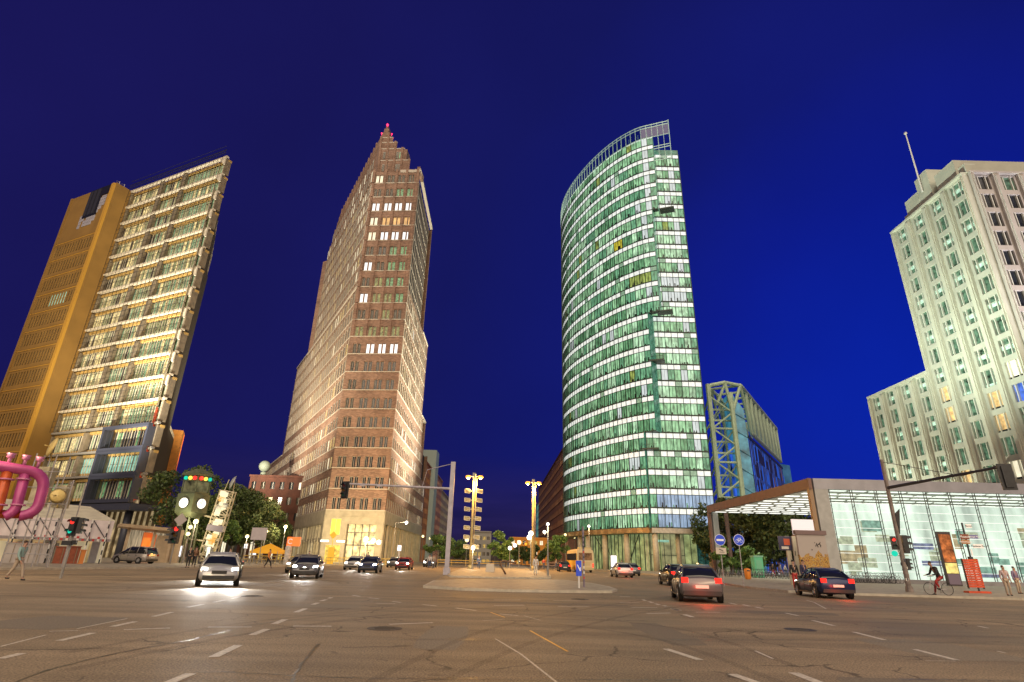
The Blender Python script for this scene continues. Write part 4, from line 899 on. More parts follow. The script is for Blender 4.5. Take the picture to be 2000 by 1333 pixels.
for i in range(nb):
    a = A0+dd*(i*LT/nb); b = A0+dd*((i+1)*LT/nb); c = A0+dd*max(7, (i+1)*LT/nb)
    m.tube(a+Vector((0, 0, Z1)), c+Vector((0, 0, Z0)), .42, n=8); m.tube(b+Vector((0, 0, Z1)), c+Vector((0, 0, Z0)), .42, n=8)
    m.tube(a+Vector((0, 0, Z1)), a+pd+Vector((0, 0, Z1)), .3, n=6); m.tube(a+pd+Vector((0, 0, Z1)), c+pd+Vector((0, 0, Z0)), .32, n=6); m.tube(c+Vector((0, 0, Z0)), a+pd+Vector((0, 0, Z1)), .22, n=6)
m.tube((XA, YA, 42.6), (XA+4.3, YA, 43.6), .5, n=8); m.tube((XA+4.3, YA, 43.6), A0+Vector((0, 0, Z1)), .45, n=8); m.tube((XA+4.3, YA, 43.4), (XB, YA, 36), .4, n=8); m.tube((XB, YA, 36), A0+Vector((0, 0, Z1)), .4, n=8); m.tube((XA+4.3, YA, 43.4), (XA+2, YA+1, 38), .35, n=8)
m.build('roof_truss', TG, gh)
m = MB(); m.hexa([(54.4, 133, 0), (57.6, 132.8, 0), (58.5, 140, 0), (55, 140, 0), (54.4, 133, 41.5), (57.0, 132.8, 37), (58.5, 140, 37), (55, 140, 41.5)], 0)
for i in range(1, 9): m.box((56.0, 132.75, i*4.4), (3.4, .12, .10), 1, tilt=R(32))
m.build('glass_stair_wall', [BG, GM[7]], gh)
m = MB(); f = F((58.2, 135.0), 32.8, 1)
f.box(m, 0, 54, -8, -.1, 0, 30.5, 0)
for i in range(26): f.box(m, .6+i*2.08, 1.1+i*2.08, -.09, .03, 0, 30.5, 1)
for i in range(26):
    for k in range(7):
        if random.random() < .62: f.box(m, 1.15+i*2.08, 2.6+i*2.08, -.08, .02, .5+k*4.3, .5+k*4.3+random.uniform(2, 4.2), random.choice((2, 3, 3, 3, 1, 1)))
f.box(m, 0, 54, -.09, .15, 30.51, 31.2, 1)
m.build('glass_facade', [NG, DARKST, mat('brown_reflection_panel', (.20, .11, .06), .5, emit=(.10, .05, .03), es=.5), mat('blue_reflection_panel', (.03, .08, .3), .15, emit=(.02, .09, .42), es=.9)], gh)  # glowing panels stand in for blue and brown reflections in the dark glass
m = MB(); m.hexa([(59.5, 121, 10.5), (60.0, 121, 10.5), (72, 150, 10.5), (71, 150, 10.5), (59.5, 121, 16.5), (60, 121, 16.5), (72, 150, 11.5), (71, 150, 11.5)], 0); m.build('lit_stair', mat('lit_stair', (.6, .5, .3), .5, emit=(.75, .60, .36), es=.6, noise=(1.2, .2, 1.5)), gh)
m = MB(); q = GD(1532, 935, 215); m.prism([(q.x-1, q.y), (q.x+4, q.y+3), (q.x+5, q.y+20), (q.x-8, q.y+20), (q.x-8, q.y+4)], 0, 34.5); 
tag(m.build('glass_block', mat('distant_glass', (.05, .1, .18), .2, emit=(.02, .09, .16), es=.8, noise=(.25, .6, 1.3))), 'small teal glass block far behind the truss building', 'building')
# ================================================================== NEIGHBOURS along the street
def rowblock(name, label, P0, az, sign, length, depth, ztop, floors, pitch, wmat, col_w, win_w, panes, ground=4.5, wh=1.7, extra=None, ledge=None):
    f = F(P0, az, sign); c = f.pt(length/2, -depth/2, 0); t = thing(name, label, 'building', (c.x, c.y, 0)); m = MB(); ww = Windows(t, [P_DARK, P_DARK2, P_CREAM, P_GOLD, P_TEAL, FRAMEW, P_GREEN])
    rows = [(ground+.9+k*pitch, ground+.9+k*pitch+wh) for k in range(floors)]; nn = int(length/col_w); cols = [(i*col_w+(col_w-win_w)/2, i*col_w+(col_w+win_w)/2) for i in range(nn)]
    gwall(m, f, 0, length, 0, ztop, [(.3, ground-.5)]+rows, cols, -.4, 0)
    for r_, (a, b) in enumerate([(.3, ground-.5)]+rows):
        for c0, c1 in cols:
            mi = random.choices((0, 1, 2, 3, 4, 6), panes)[0] if r_ else random.choice((3, 2, 1))
            def fn(m, a=a, b=b, c0=c0, c1=c1, mi=mi):
                f.quad(m, c0, c1, -.32, a, b, mi); f.box(m, (c0+c1)/2-.05, (c0+c1)/2+.05, -.31, -.22, a, b, 5)
            ww.add(area(f, c0, c1, a, b), fn)
    p = [f.pt(.0, -.41, 0), f.pt(length, -.41, 0), f.pt(length, -depth, 0), f.pt(0, -depth, 0)]; m.prism([(q.x, q.y) for q in p], 0, ztop-.05, 0)
    if ledge: 
        for a, b in rows: f.box(m, 0, length, .003, .12, a-.35, a-.15, 1)
    f.box(m, -.2, length+.1, -.4, .3, ztop, ztop+.5, 1 if ledge else 0)
    m.build('wall', [wmat, ledge or wmat], t); ww.done(); return t, f
ORB = mat('orange_brick', (.50, .23, .10), .8, noise=(.6, .8, 1.15)); ROSE = mat('rose_render', (.50, .28, .22), .8, noise=(.6, .8, 1.15)); BEI = mat('beige_render', (.44, .38, .30), .8, noise=(.6, .8, 1.15)); RBR = mat('dark_red_brick', (.09, .032, .02), .85, noise=(.8, .7, 1.2))
t_, f_ = rowblock('street_building', 'orange brick office block just behind the brick tower down the street', (-27.5, 186), -.5, 1, 30, 18, 31.0, 8, 3.3, ORB, 2.4, 1.3, (5, 4, 1, 1, 1, 0))
rowblock('street_building', 'rose coloured block further down the street behind the orange one', (-27.8, 217), -.5, 1, 27, 18, 31.5, 8, 3.3, ROSE, 2.4, 1.3, (5, 4, 1, 1, 1, 0))
rowblock('street_building', 'beige block with balconies, last of the row left of the street', (-28.2, 245), -.5, 1, 50, 18, 28.0, 7, 3.3, BEI, 2.6, 1.6, (5, 4, 1, 1, 1, 0))
m = MB(); q = GD(834, 905, 205); m.prism([(q.x-2, q.y), (q.x+3.2, q.y), (q.x+3.2, q.y+8), (q.x-2, q.y+8)], 0, 37.8); tag(m.build('stair_tower', mat('grey_green_panel', (.34, .38, .34), .6, emit=(.06, .09, .07), es=.5)), 'grey green panelled shaft rising above the orange block', 'tower')
rowblock('street_building', 'brown brick office block rising behind the left edge of the glass tower', (18.4, 178), -.9, -1, 130, 22, 36.5, 7, 3.9, mat('brown_brick_far', (.30, .155, .10), .85, noise=(.5, .75, 1.2)), 2.6, 1.7, (8, 3, .5, .3, .2, 0), ground=8, wh=1.8, ledge=RBR)
rowblock('street_building', 'slim green glass office block lit inside, beyond the brown one on the right', (19.6, 312), -.6, -1, 70, 16, 34.5, 8, 3.9, mat('teal_glass_wall', (.06, .16, .15), .3, emit=(.05, .16, .15), es=.7), 2.4, 2.0, (1, 0, 3, 0, 5, 3), ground=3, wh=2.4, ledge=STEEL)
rowblock('street_building', 'dark red brick house with stepped roof left of the brick tower', (-63.5, 141), 90, 1, 14, 14, 19.0, 4, 3.6, RBR, 2.3, 1.1, (6, 3, 1, 2, 0, 0))
rowblock('street_building', 'low dark building with slate roof between trees and the red brick house', (-74.5, 150), 90, 1, 12.5, 14, 14.0, 3, 3.6, mat('slate_dark', (.08, .08, .09), .8), 2.3, 1.1, (6, 3, 1, 1, 0, 0))
m = MB(); q = GD(517, 911, 157); m.ball((q.x, q.y, q.z), 1.4, n=16); m.tube((q.x, q.y, 19.0), (q.x, q.y, q.z-1.5), .7, n=12)
tag(m.build('roof_dome', mat('dome_pale_green', (.24, .29, .24), .6), smooth=True), 'pale round dome standing on the red brick house roof', 'dome')
q = GD(470, 985, 175); q2 = GD(345, 977, 175)
m = MB(); m.prism([(q.x, q.y), (q2.x, q2.y), (q2.x-3, q2.y+15), (q.x, q.y+15)], 0, 14.2); tag(m.build('long_building', mat('brown_grey_wall', (.16, .12, .10), .8, noise=(.8, .8, 1.2))), 'long low brown building behind the clock tower', 'building')
q = GD(939, 1080, 260)
t_, f_ = rowblock('tower_block', 'small grey block of flats in the far distance between the tall street lamps', (q.x-3.2, q.y), 90, 1, 7.5, 8, 12.5, 3, 3.2, mat('grey_render_far', (.42, .41, .38), .8), 1.8, 1.1, (4, 2, 1, 1, 0, 0), ground=2, wh=1.5)
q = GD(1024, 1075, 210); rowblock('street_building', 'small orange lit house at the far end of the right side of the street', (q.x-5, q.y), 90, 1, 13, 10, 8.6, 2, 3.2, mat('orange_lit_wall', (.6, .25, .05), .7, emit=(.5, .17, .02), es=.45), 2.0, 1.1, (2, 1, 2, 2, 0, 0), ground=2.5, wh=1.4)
for i, (x_, y_, w_, h_) in enumerate(((890, 1085, 14, 7), (965, 1085, 26, 6), (985, 1085, 20, 9), (1010, 1088, 18, 8))):
    q = GD(x_, y_, 330); m = MB(); m.prism([(q.x-w_/2, q.y), (q.x+w_/2, q.y), (q.x+w_/2, q.y+12), (q.x-w_/2, q.y+12)], 0, h_); m.prism([(q.x-w_/2-.3, q.y-.3), (q.x+w_/2+.3, q.y-.3), (q.x, q.y+12)], h_, h_+.8)
    tag(m.build('far_building', mat('far_dark_wall%d' % (i % 2), (.08, .06, .06), .8, noise=(.6, .6, 1.4))), ['dark low building closing the street at its left side', 'dark wide low building closing the street in the middle', 'dark taller building at the end of the street', 'dark building at the end of the street on the right'][i], 'building')
# ================================================================== STREET LAMPS
GLOBE = mat('lamp_globe_warm', (1, .9, .7), .3, emit=(1., .80, .36), es=2.2); GLOBEW = mat('lamp_globe_white', (1, 1, 1), .3, emit=(1., .96, .84), es=2.4); GLOBEO = mat('lamp_sodium', (1, .5, .1), .3, emit=(1., .34, .02), es=1.7); GLOW_CORE = mat('sodium_core', (1, .7, .3), .3, emit=(1., .62, .16), es=2.2)
MASTY = mat('mast_lit_yellow', (.52, .42, .20), .5, .2, noise=(2, .8, 1.15)); POLE = mat('pole_grey', (.30, .29, .27), .5, .3, noise=(3, .8, 1.2))
def tall_mast(px_, py_, H, label, mirrors):
    b = G(px_, py_); t = thing('tall_lamp_mast', label, 'street lamp', (b.x, b.y, .12), 'tall lamp masts on the median'); B = Vector((b.x, b.y, .12))
    m = MB(); m.tube(B, B+Vector((0, 0, H-.4)), .24, .17, n=12); m.tube(B+Vector((.34, .1, 0)), B+Vector((.34, .1, H-.6)), .07, n=8); m.tube(B, B+Vector((0, 0, .5)), .42, .3, n=12); m.build('mast', MASTY, t, True)
    m = MB(); m.tube(B+Vector((-1.15, 0, H-.35)), B+Vector((1.15, 0, H-.35)), .09, n=8); m.box(B+Vector((0, 0, H-.1)), (.5, .5, .5)); m.build('crossarm', POLE, t)
    for s_ in (-1, 1):
        m = MB(); c = B+Vector((s_*.95, 0, H-.5)); m.lathe([(.02, .30), (.36, .22), (.42, 0), (.40, -.03)], c, 14, 0); m.lathe([(.39, -.02), (.3, -.16), (.02, -.22)], c, 14, 1); m.ball(c+Vector((0, -.05, -.1)), .2, 2)
        h = m.build('lamp_head', [GLOBEO, GLOBEO, GLOW_CORE], t, True)
        lamp('POINT', c-Vector((0, 0, .5)), 5200, (1, .48, .10), rad=.3, parent=t)
    if mirrors:
        m = MB()
        for k in range(7):
            z_ = H-2.6-k*1.33
            for s_ in (-1, 1):
                c = B+Vector((s_*(.95-.04*k), -.1, z_)); w = .42
                m.tube(B+Vector((0, 0, z_)), c, .05, n=6)
                q = [c+Vector((x*w, s_*x*.12, z)) for x, z in ((-1, -.22), (1, -.30), (1, .22), (-1, .30))]
                for a_, b_ in zip(q, q[1:]+q[:1]): m.tube(a_, b_, .05, n=5)
                m.box(c+Vector((0, .06, 0)), (w*1.7, .05, .42), 1, tilt=.12*s_)
        m.build('reflector_frames', [mat('reflector_white', (.8, .74, .55), .4), MASTY], t)
tall_mast(918, 1113, 13.6, 'tall median mast with ladder of white reflector frames and twin orange lamps', True)
tall_mast(1040, 1114, 14.2, 'tall plain median mast with twin orange lamps, nearer the glass tower', False)
def post_lamp(px_, py_, d, label, gm=None, globes=((0, 0),), r=.26, power=0, base=.1, arm=0, col=(1, .8, .5)):
    gm = gm or GLOBE; q = GD(px_, py_, d); B = Vector((q.x-arm, q.y, base)); t = thing('street_lamp', label, 'street lamp', B, 'street lamps around the crossing')
    H = q.z; m = MB(); m.tube(B, (B.x, B.y, H-.1), .08, .05, n=8); m.tube(B, B+Vector((0, 0, .8)), .12, .1, n=8)
    if arm: m.tube((B.x, B.y, H-.1), (q.x, q.y, H+.1), .05, n=6)
    for dx, dz in globes:
        if dx or dz: m.tube((B.x, B.y, H-.3+dz*.5), (q.x+dx, q.y, H-.25+dz), .04, n=6)
    m.build('pole', POLE, t)
    for dx, dz in globes:
        m = MB(); m.ball((q.x+dx, q.y, H+dz), r, n=14); m.build('globe', gm, t, True)
    if power: lamp('POINT', (q.x, q.y-.5, H-.45), power, col, rad=.3, parent=t)
post_lamp(383, 1019, 86, 'yellow street lamp right in front of the clock tower', globes=((0, 0),), r=.3, power=250)
post_lamp(372, 1030, 82, 'street lamp with two stacked globes left of the yellow one at the clock tower', globes=((0, 0), (-.1, -.8)), r=.24)
post_lamp(483, 1048, 98, 'small yellow street lamp glowing in front of the pale green tree', r=.26, power=120)
post_lamp(520, 1038, 98, 'yellow street lamp beside the grey signboard', r=.26, power=160)
post_lamp(558, 1029, 108, 'yellow street lamp against the left base of the brick tower', r=.3, power=500)
post_lamp(794, 1021, 104, 'white street lamp on a curved arm at the right base of the brick tower', GLOBEW, r=.28, arm=1.9, power=600)
post_lamp(715, 1053, 94, 'triple-globe lamp standing in front of the brick tower lobby', GLOBEW, ((0, 0), (1.15, -.25), (2.0, -.45)), .36, power=700)
post_lamp(912, 1055, 150, 'warm lamp just left of the mast with reflector frames', globes=((0, 0),), r=.5)
post_lamp(924, 1070, 86, 'white lamp low beside the foot of the reflector mast', GLOBEW, r=.3, power=300)
post_lamp(996, 1071, 110, 'white twin lamp over the median left of the plain mast', GLOBEW, ((0, 0), (.9, .5)), .36)
post_lamp(1014, 1060, 120, 'warm lamp above the median trees, left of the plain mast', globes=((0, 0),), r=.42)
post_lamp(1037, 1042, 88, 'bright white double lamp overlapping the plain tall mast', GLOBEW, ((0, 0), (-.25, -.6)), .36, power=500)
post_lamp(1070, 1024, 58, 'slim grey pole with two white lamps on the median point', GLOBEW, ((0, 0), (-.35, -.75)), .15, power=200)
post_lamp(1104, 1045, 140, 'small lamp in front of the brown brick office block', r=.3)
post_lamp(1150, 1028, 108, 'lamp glowing at the bronze band of the glass tower', GLOBEW, r=.22, power=300)
post_lamp(826, 1048, 165, 'lamp in front of the orange block, nearer one', r=.35); post_lamp(840, 1052, 190, 'lamp in front of the rose block, farther one', r=.35); post_lamp(856, 1062, 215, 'farthest lamp of the left row down the street', r=.35)
post_lamp(893, 1068, 230, 'tiny lamp over the trees between the traffic mast and reflector mast', r=.4); post_lamp(967, 1078, 260, 'tiny orange lamp low over the end of the street', GLOBEO, r=.4); post_lamp(1027, 1063, 200, 'orange lamp beside the lit orange house', GLOBEO, r=.4); post_lamp(1122, 1050, 150, 'tiny lamp on the brown office wall near the glass tower', r=.25)
# four unseen street lamps added beside and behind the camera to light the crossing
for x_, y_, lb in ((-17, -6, 'added unseen street lamp at the near left kerb behind the camera'), (15, -5, 'added unseen street lamp at the near right kerb behind the camera'), (-34, 30, 'added unseen street lamp on the left pavement edge'), (42, 33, 'added unseen street lamp on the right pavement edge')):
    t = thing('street_lamp', lb, 'street lamp', (x_, y_, 0), 'street lamps around the crossing'); m = MB(); m.tube((x_, y_, 0), (x_, y_, 9.6), .1, .06); m.tube((x_, y_, 9.5), (x_*.93, y_+.6, 10), .05); m.build('pole', POLE, t)
    m = MB(); m.ball((x_*.93, y_+.6, 9.9), .28); m.build('globe', GLOBE, t, True); lamp('POINT', (x_*.93, y_+.6, 9.45), 5200 if abs(x_) < 20 else 3200, (1, .72, .42), rad=.35, parent=t)
# ================================================================== TRAFFIC SIGNALS
RED = mat('signal_red', (.5, 0, 0), .3, emit=(1, .03, .02), es=2.2); GRN = mat('signal_green', (0, .4, .3), .3, emit=(.01, .55, .38), es=1.0); AMB = mat('signal_amber_off', (.12, .06, .01), .3); OFFR = mat('signal_red_off', (.10, .02, .02), .3); OFFG = mat('signal_green_off', (.01, .07, .05), .3)
HOUS = mat('signal_housing', (.025, .027, .03), .45, noise=(4, .7, 1.3))
STICK = [mat('sticker_white', (.7, .7, .66), .6), mat('sticker_red', (.55, .08, .05), .6), mat('sticker_dark', (.06, .06, .08), .6)]
def head3(t, c, h, on, faceaz=180, back=False, name='signal_head', lenses=3):
    """a signal head h tall at c; faceaz = compass direction its lenses face (180 = towards the camera)"""
    a = R(faceaz); d = Vector((math.sin(a), math.cos(a), 0)); s_ = Vector((d.y, -d.x, 0)); c = Vector(c); w = h*.17; m = MB()
    def B_(o, u, v, z, mi): # box along axes
        p = [c+s_*(o[0]+x*u)+d*(o[1]+y*v)+Vector((0, 0, o[2]+zz*z)) for zz in (-1, 1) for x, y in ((-1, -1), (1, -1), (1, 1), (-1, 1))]; m.hexa(p, mi)
    B_((0, 0, 0), w, w*.8, h/2, 0)
    if back:
        B_((0, -w*.2, 0), w*1.75, .03, h*.62, 0); B_((0, -w*.2+.035, 0), w*1.62, .006, h*.58, 4)
    step = h/lenses
    for i in range(lenses):
        z_ = h/2-step*(i+.5); q = c+d*(w*.8)+Vector((0, 0, z_)); m.tube(q, q+d*.02, w*.72, n=14, mi=[1, 2, 3][i if lenses == 3 else (0 if i == 0 else 2)])
        k0 = len(m.v)
        for j in range(7):
            t0 = math.pi*(j/6); p0 = s_*math.cos(t0)*w*.85+Vector((0, 0, math.sin(t0)*w*.85)); m.v += [tuple(q+p0), tuple(q+p0+d*w*1.3-Vector((0, 0, .02)))]
        for j in range(6): m.f.append((k0+2*j, k0+2*j+1, k0+2*j+3, k0+2*j+2)); m.m.append(0)
    r_ = {'red': (RED, AMB, OFFG), 'green': (OFFR, AMB, GRN), 'both': (RED, AMB, GRN), 'off': (OFFR, AMB, OFFG)}[on]
    return m.build(name, [HOUS, *r_, HOUS], t)
# mast on the median with a long arm to the left
b = G(872, 1123); B = Vector((b.x, b.y, 0)); t = thing('traffic_signal', 'grey median mast whose long arm holds a signal before the brick tower', 'traffic light', B)
MA = mat('mast_lilac_grey', (.42, .40, .46), .5, .2, noise=(2, .85, 1.12))
m = MB(); m.box(B+Vector((0, 0, 5.3)), (.42, .42, 10.6)); m.box(B+Vector((0, 0, .3)), (.62, .62, .6)); m.build('mast', MA, t)
m = MB(); m.tube(B+Vector((0, 0, 7.95)), B+Vector((-10.3, -.2, 8.15)), .13, .09, n=8); m.tube(B+Vector((0, 0, 10.45)), B+Vector((-2.6, 0, 9.75)), .04, n=6); m.tube(B+Vector((-2.6, 0, 9.75)), B+Vector((-3.0, 0, 8.0)), .02, n=4)
for dx in (-8.9, -7.2): m.box(B+Vector((dx, -.15, 8.02)), (.5, .2, .12))
m.build('arm', MA, t)
head3(t, B+Vector((-10.6, -.2, 7.55)), 1.35, 'off', 200, True)
# mast on the right pavement with an arm over the road
b = G(1778, 1161); B = Vector((b.x, b.y, .13)); t = thing('traffic_signal', 'brown mast at the right kerb with red pedestrian light and overhead arm', 'traffic light', B)
MB_ = mat('mast_brown_grey', (.24, .20, .18), .55, .2, noise=(3, .7, 1.25)); m = MB(); m.tube(B, B+Vector((0, 0, 8.6)), .16, .11, n=12); m.tube(B, B+Vector((0, 0, .35)), .24, .2, n=12)
for i in range(16):
    a = random.uniform(0, 6.28); z_ = random.uniform(.2, 3.0); m.box(B+Vector((math.cos(a)*.155, math.sin(a)*.155, z_)), (.02, random.uniform(.08, .2), random.uniform(.06, .22)), 1+random.randrange(3), rz=a)
m.build('mast', [MB_]+STICK, t)
T_ = Vector((27.45, 31.6, 6.95)); m = MB(); m.tube(B+Vector((0, 0, 6.65)), T_, .11, .07, n=8); m.tube(B+Vector((0, 0, 8.45)), B+(T_-B)*.72+Vector((0, 0, 1.75)), .025, n=4); m.tube(B+(T_-B)*.72+Vector((0, 0, 1.75)), T_+Vector((0, 0, .1)), .02, n=4); m.build('arm', DARKST, t)
head3(t, T_+Vector((.15, -.25, -.55)), 1.15, 'off', 15, True)
def at_mast(y_): return GD(1752, y_, math.hypot(B.x, B.y)).z
zc_ = at_mast(1063); head3(t, B+Vector((-.48, -.15, zc_-B.z+.05)), .85, 'red', 195, lenses=2, name='pedestrian_signal'); m = MB(); q = B+Vector((-.62, -.25, zc_-B.z-.62)); m.tube(q, q+Vector((-.05, -.05, 0)), .18, n=14); m.build('bicycle_signal', GRN, t)
head3(t, B+Vector((.42, .1, zc_-B.z)), 1.15, 'off', 100); head3(t, B+Vector((.28, 0, at_mast(1102)-B.z)), .72, 'off', 100)
m = MB(); m.hexa([tuple(B+Vector(v)) for v in ((.1, -.15, 3.6), (.42, -.15, 3.6+1.6), (.42, -.1, 3.6+1.6), (.1, -.1, 3.6), (.02, -.15, 4.9), (.44, -.15, 5.25), (.44, -.1, 5.25), (.02, -.1, 4.9))]); m.build('sign_back', HOUS, t)
# pedestrian lights on the left
b = G(118, 1130); B = Vector((b.x, b.y, 0)); t = thing('traffic_signal', 'slim pedestrian light pole at the left, red over green, before the white tents', 'traffic light', B)
m = MB(); m.tube(B, B+Vector((0, 0, 3.0)), .07, .055, n=10); m.build('pole', POLE, t); head3(t, B+Vector((-.05, -.1, 2.55)), .95, 'both', 190, lenses=2, name='pedestrian_signal'); m = MB(); m.box(B+Vector((-.1, -.1, 1.72)), (.5, .2, .22)); m.box(B+Vector((.25, -.1, 1.75)), (.25, .12, .22)); m.build('push_button_box', HOUS, t); head3(t, B+Vector((.22, .05, 2.6)), .8, 'off', 80)
b = G(331, 1104); B = Vector((b.x, b.y, .1)); t = thing('traffic_signal', 'black signal glowing red with a diamond plate on top, left of the clock tower', 'traffic light', B)
m = MB(); m.tube(B, B+Vector((0, 0, 4.9)), .09, .07, n=10); m.build('pole', POLE, t); head3(t, B+Vector((.1, -.2, 3.1)), 1.9, 'red', 180); head3(t, B+Vector((-.45, 0, 3.0)), 1.7, 'off', 260)
m = MB(); m.box(B+Vector((.15, -.1, 4.75)), (1.05, .05, 1.05), 0, tilt=R(45)); m.build('diamond_sign', mat('sign_back_grey', (.42, .38, .36), .5), t)
# ================================================================== SIGNS
SBLUE = mat('sign_blue', (.015, .06, .45), .4, emit=(.01, .04, .5), es=.35); SWH = mat('sign_white', (.80, .80, .80), .4, emit=(.6, .6, .6), es=.25)
def round_sign(px_, py_, d, label, sub, bike):
    q = GD(px_, py_, d); t = thing('round_sign', label, 'road sign', (q.x, q.y, .13)); m = MB(); m.tube((q.x, q.y+.05, .13), (q.x, q.y+.05, q.z+.35), .035, n=8); m.build('post', STEEL, t)
    m = MB(); m.tube((q.x, q.y, q.z), (q.x, q.y-.02, q.z), .37, n=28, mi=1); m.tube((q.x, q.y-.02, q.z), (q.x, q.y-.03, q.z), .345, n=28, mi=0)
    if not bike:
        m.box((q.x, q.y-.04, q.z-.01), (.50, .01, .13), 1)
    else:
        for s_ in (-.14, .14):
            for i in range(12):
                a0, a1 = i*math.pi/6, (i+1)*math.pi/6; m.tube((q.x+s_+.1*math.cos(a0), q.y-.045, q.z-.07+.1*math.sin(a0)), (q.x+s_+.1*math.cos(a1), q.y-.045, q.z-.07+.1*math.sin(a1)), .012, n=4, mi=1)
        for a, b in (((-.14, -.07), (-.05, .08)), ((-.05, .08), (.1, .08)), ((.1, .08), (0, -.07)), ((0, -.07), (-.05, .08)), ((.1, .08), (.14, -.07)), ((.1, .08), (.08, .16)), ((-.14, -.07), (0, -.07)), ((-.1, .12), (0, .12))): m.tube((q.x+a[0], q.y-.045, q.z+a[1]), (q.x+b[0], q.y-.045, q.z+b[1]), .013, n=4, mi=1)
    m.build('disc', [SBLUE, SWH], t)
    if sub: 
        m = MB(); m.box((q.x, q.y-.01, q.z-.72), (.72, .03, .42), 0); m.box((q.x, q.y-.03, q.z-.66), (.3, .01, .05), 1, tilt=.4); m.box((q.x+.05, q.y-.03, q.z-.80), (.35, .01, .03), 1); m.build('plate', [mat('sign_cream', (.62, .56, .48), .5), DARKST], t)
round_sign(1406, 1055, 44, 'round blue sign with white bar and a cream plate under it', True, False)
round_sign(1443, 1055, 44, 'round blue sign with a white bicycle, in front of the dark trees', False, True)
q = G(1131, 1154); B = Vector((q.x, q.y, .12)); t = thing('island_sign', 'small blue arrow sign on a short white post at the island tip', 'road sign', B)
m = MB(); m.tube(B, B+Vector((0, 0, .75)), .05, n=8); m.build('post', WHITEP, t); m = MB(); m.box(B+Vector((0, -.03, 1.0)), (.30, .05, .78), 0); m.tube(B+Vector((-.08, -.07, 1.18)), B+Vector((.08, -.07, .86)), .03, n=5, mi=1); m.tube(B+Vector((.08, -.07, .86)), B+Vector((.08, -.07, 1.05)), .025, n=5, mi=1); m.build('plate', [SBLUE, SWH], t)
q = G(1141, 1152); B = Vector((q.x, q.y, .12)); t = thing('signal_post', 'bare grey sticker-covered pole on the tip of the traffic island', 'pole', B)
m = MB(); m.tube(B, B+Vector((0, 0, 3.25)), .06, n=10); 
for i in range(9): m.box(B+Vector((0, -.062, .5+i*.27)), (.09, .01, random.uniform(.06, .16)), 1+random.randrange(3))
m.build('pole', [mat('pole_violet_grey', (.26, .22, .28), .5, .2, noise=(4, .7, 1.2))]+STICK, t)
# street name post on the right
q = G(1914, 1161); B = Vector((q.x, q.y, .13)); D_ = math.hypot(q.x, q.y); t = thing('sign_post', 'black post carrying brown, blue and white street name plates at the right', 'sign post', B)
m = MB(); m.tube(B, B+Vector((0, 0, 4.7)), .06, n=8); m.box(B+Vector((-.1, -.1, 1.9)), (.25, .2, .9)); m.build('post', DARKST, t)
def plate(x0, y0, x1, y1, mt_, txt=None, tc=None):
    a = GD(x0, y0, D_); b = GD(x1, y1, D_); w = abs(b.x-a.x)*1.05; h = abs(a.z-b.z); c = (a+b)/2; m = MB(); m.box((c.x, B.y-.1, c.z), (w, .04, max(h, .25))); o = m.build('name_plate', mt_, t)
    if txt: text(txt, max(h, .25)*.62, (c.x, B.y-.13, c.z), (R(90), 0, 0), tc, t, .004)
BRS = mat('sign_brown', (.20, .06, .03), .5); DTX = mat('sign_letter_dark', (.03, .03, .03), .5)
plate(1866, 1044, 1894, 1054, BRS, 'Museum', SWH); plate(1868, 1055, 1895, 1063, mat('sign_tan', (.40, .20, .09), .5), 'Philharmonie', SWH); plate(1886, 1025, 1905, 1030, SWH, 'Ebertstr.', DTX); plate(1896, 1046, 1922, 1051, mat('sign_violet', (.16, .16, .40), .5), 'Leipziger Platz', SWH); plate(1904, 1063, 1937, 1071, SWH, 'Potsdamer Platz', DTX)
plate(1894, 1073, 1901, 1086, SWH); plate(1899, 1092, 1908, 1098, mat('sign_yellowish', (.6, .45, .1), .5))
q = G(1909, 1163); t = thing('red_board', 'slatted red board leaning at the foot of the street name post', 'board', (q.x, q.y, .13)); RB = mat('red_board_paint', (.62, .09, .035), .55, noise=(5, .7, 1.2))
m = MB()
for i in range(12): m.box((q.x-.1, q.y-.25, .55+i*.15), (1.05, .06, .13), 0, tilt=0)
m.box((q.x-.62, q.y-.2, 1.35), (.07, .1, 1.9), 1); m.box((q.x+.42, q.y-.2, 1.35), (.07, .1, 1.9), 1); m.box((q.x-.1, q.y-.2, .2), (1.5, .5, .12), 0); m.build('board', [RB, DARKST], t)
q = G(1866, 1148); D2 = math.hypot(q.x, q.y); t = thing('poster_column', 'tall narrow brown poster board with yellow lit panel, right of the cyclist', 'poster board', (q.x, q.y, .13))
m = MB(); m.box((q.x, q.y, 2.65), (1.35, .3, 5.0), 0); m.build('case', mat('poster_case', (.10, .08, .08), .4, .3), t); m = MB(); m.box((q.x, q.y-.17, 3.6), (1.15, .03, 2.6), 0); m.box((q.x, q.y-.17, 1.75), (1.15, .03, .95), 1); m.box((q.x, q.y-.17, .75), (1.15, .03, .95), 2)
m.build('poster', [mat('poster_brown', (.3, .1, .03), .4, emit=(.22, .07, .02), es=.6, noise=(2.2, .2, 2.2)), mat('poster_yellow', (.6, .5, .2), .4, emit=(.85, .75, .22), es=.7, noise=(2.5, .5, 1.3)), mat('poster_purple', (.2, .16, .22), .5)], t)
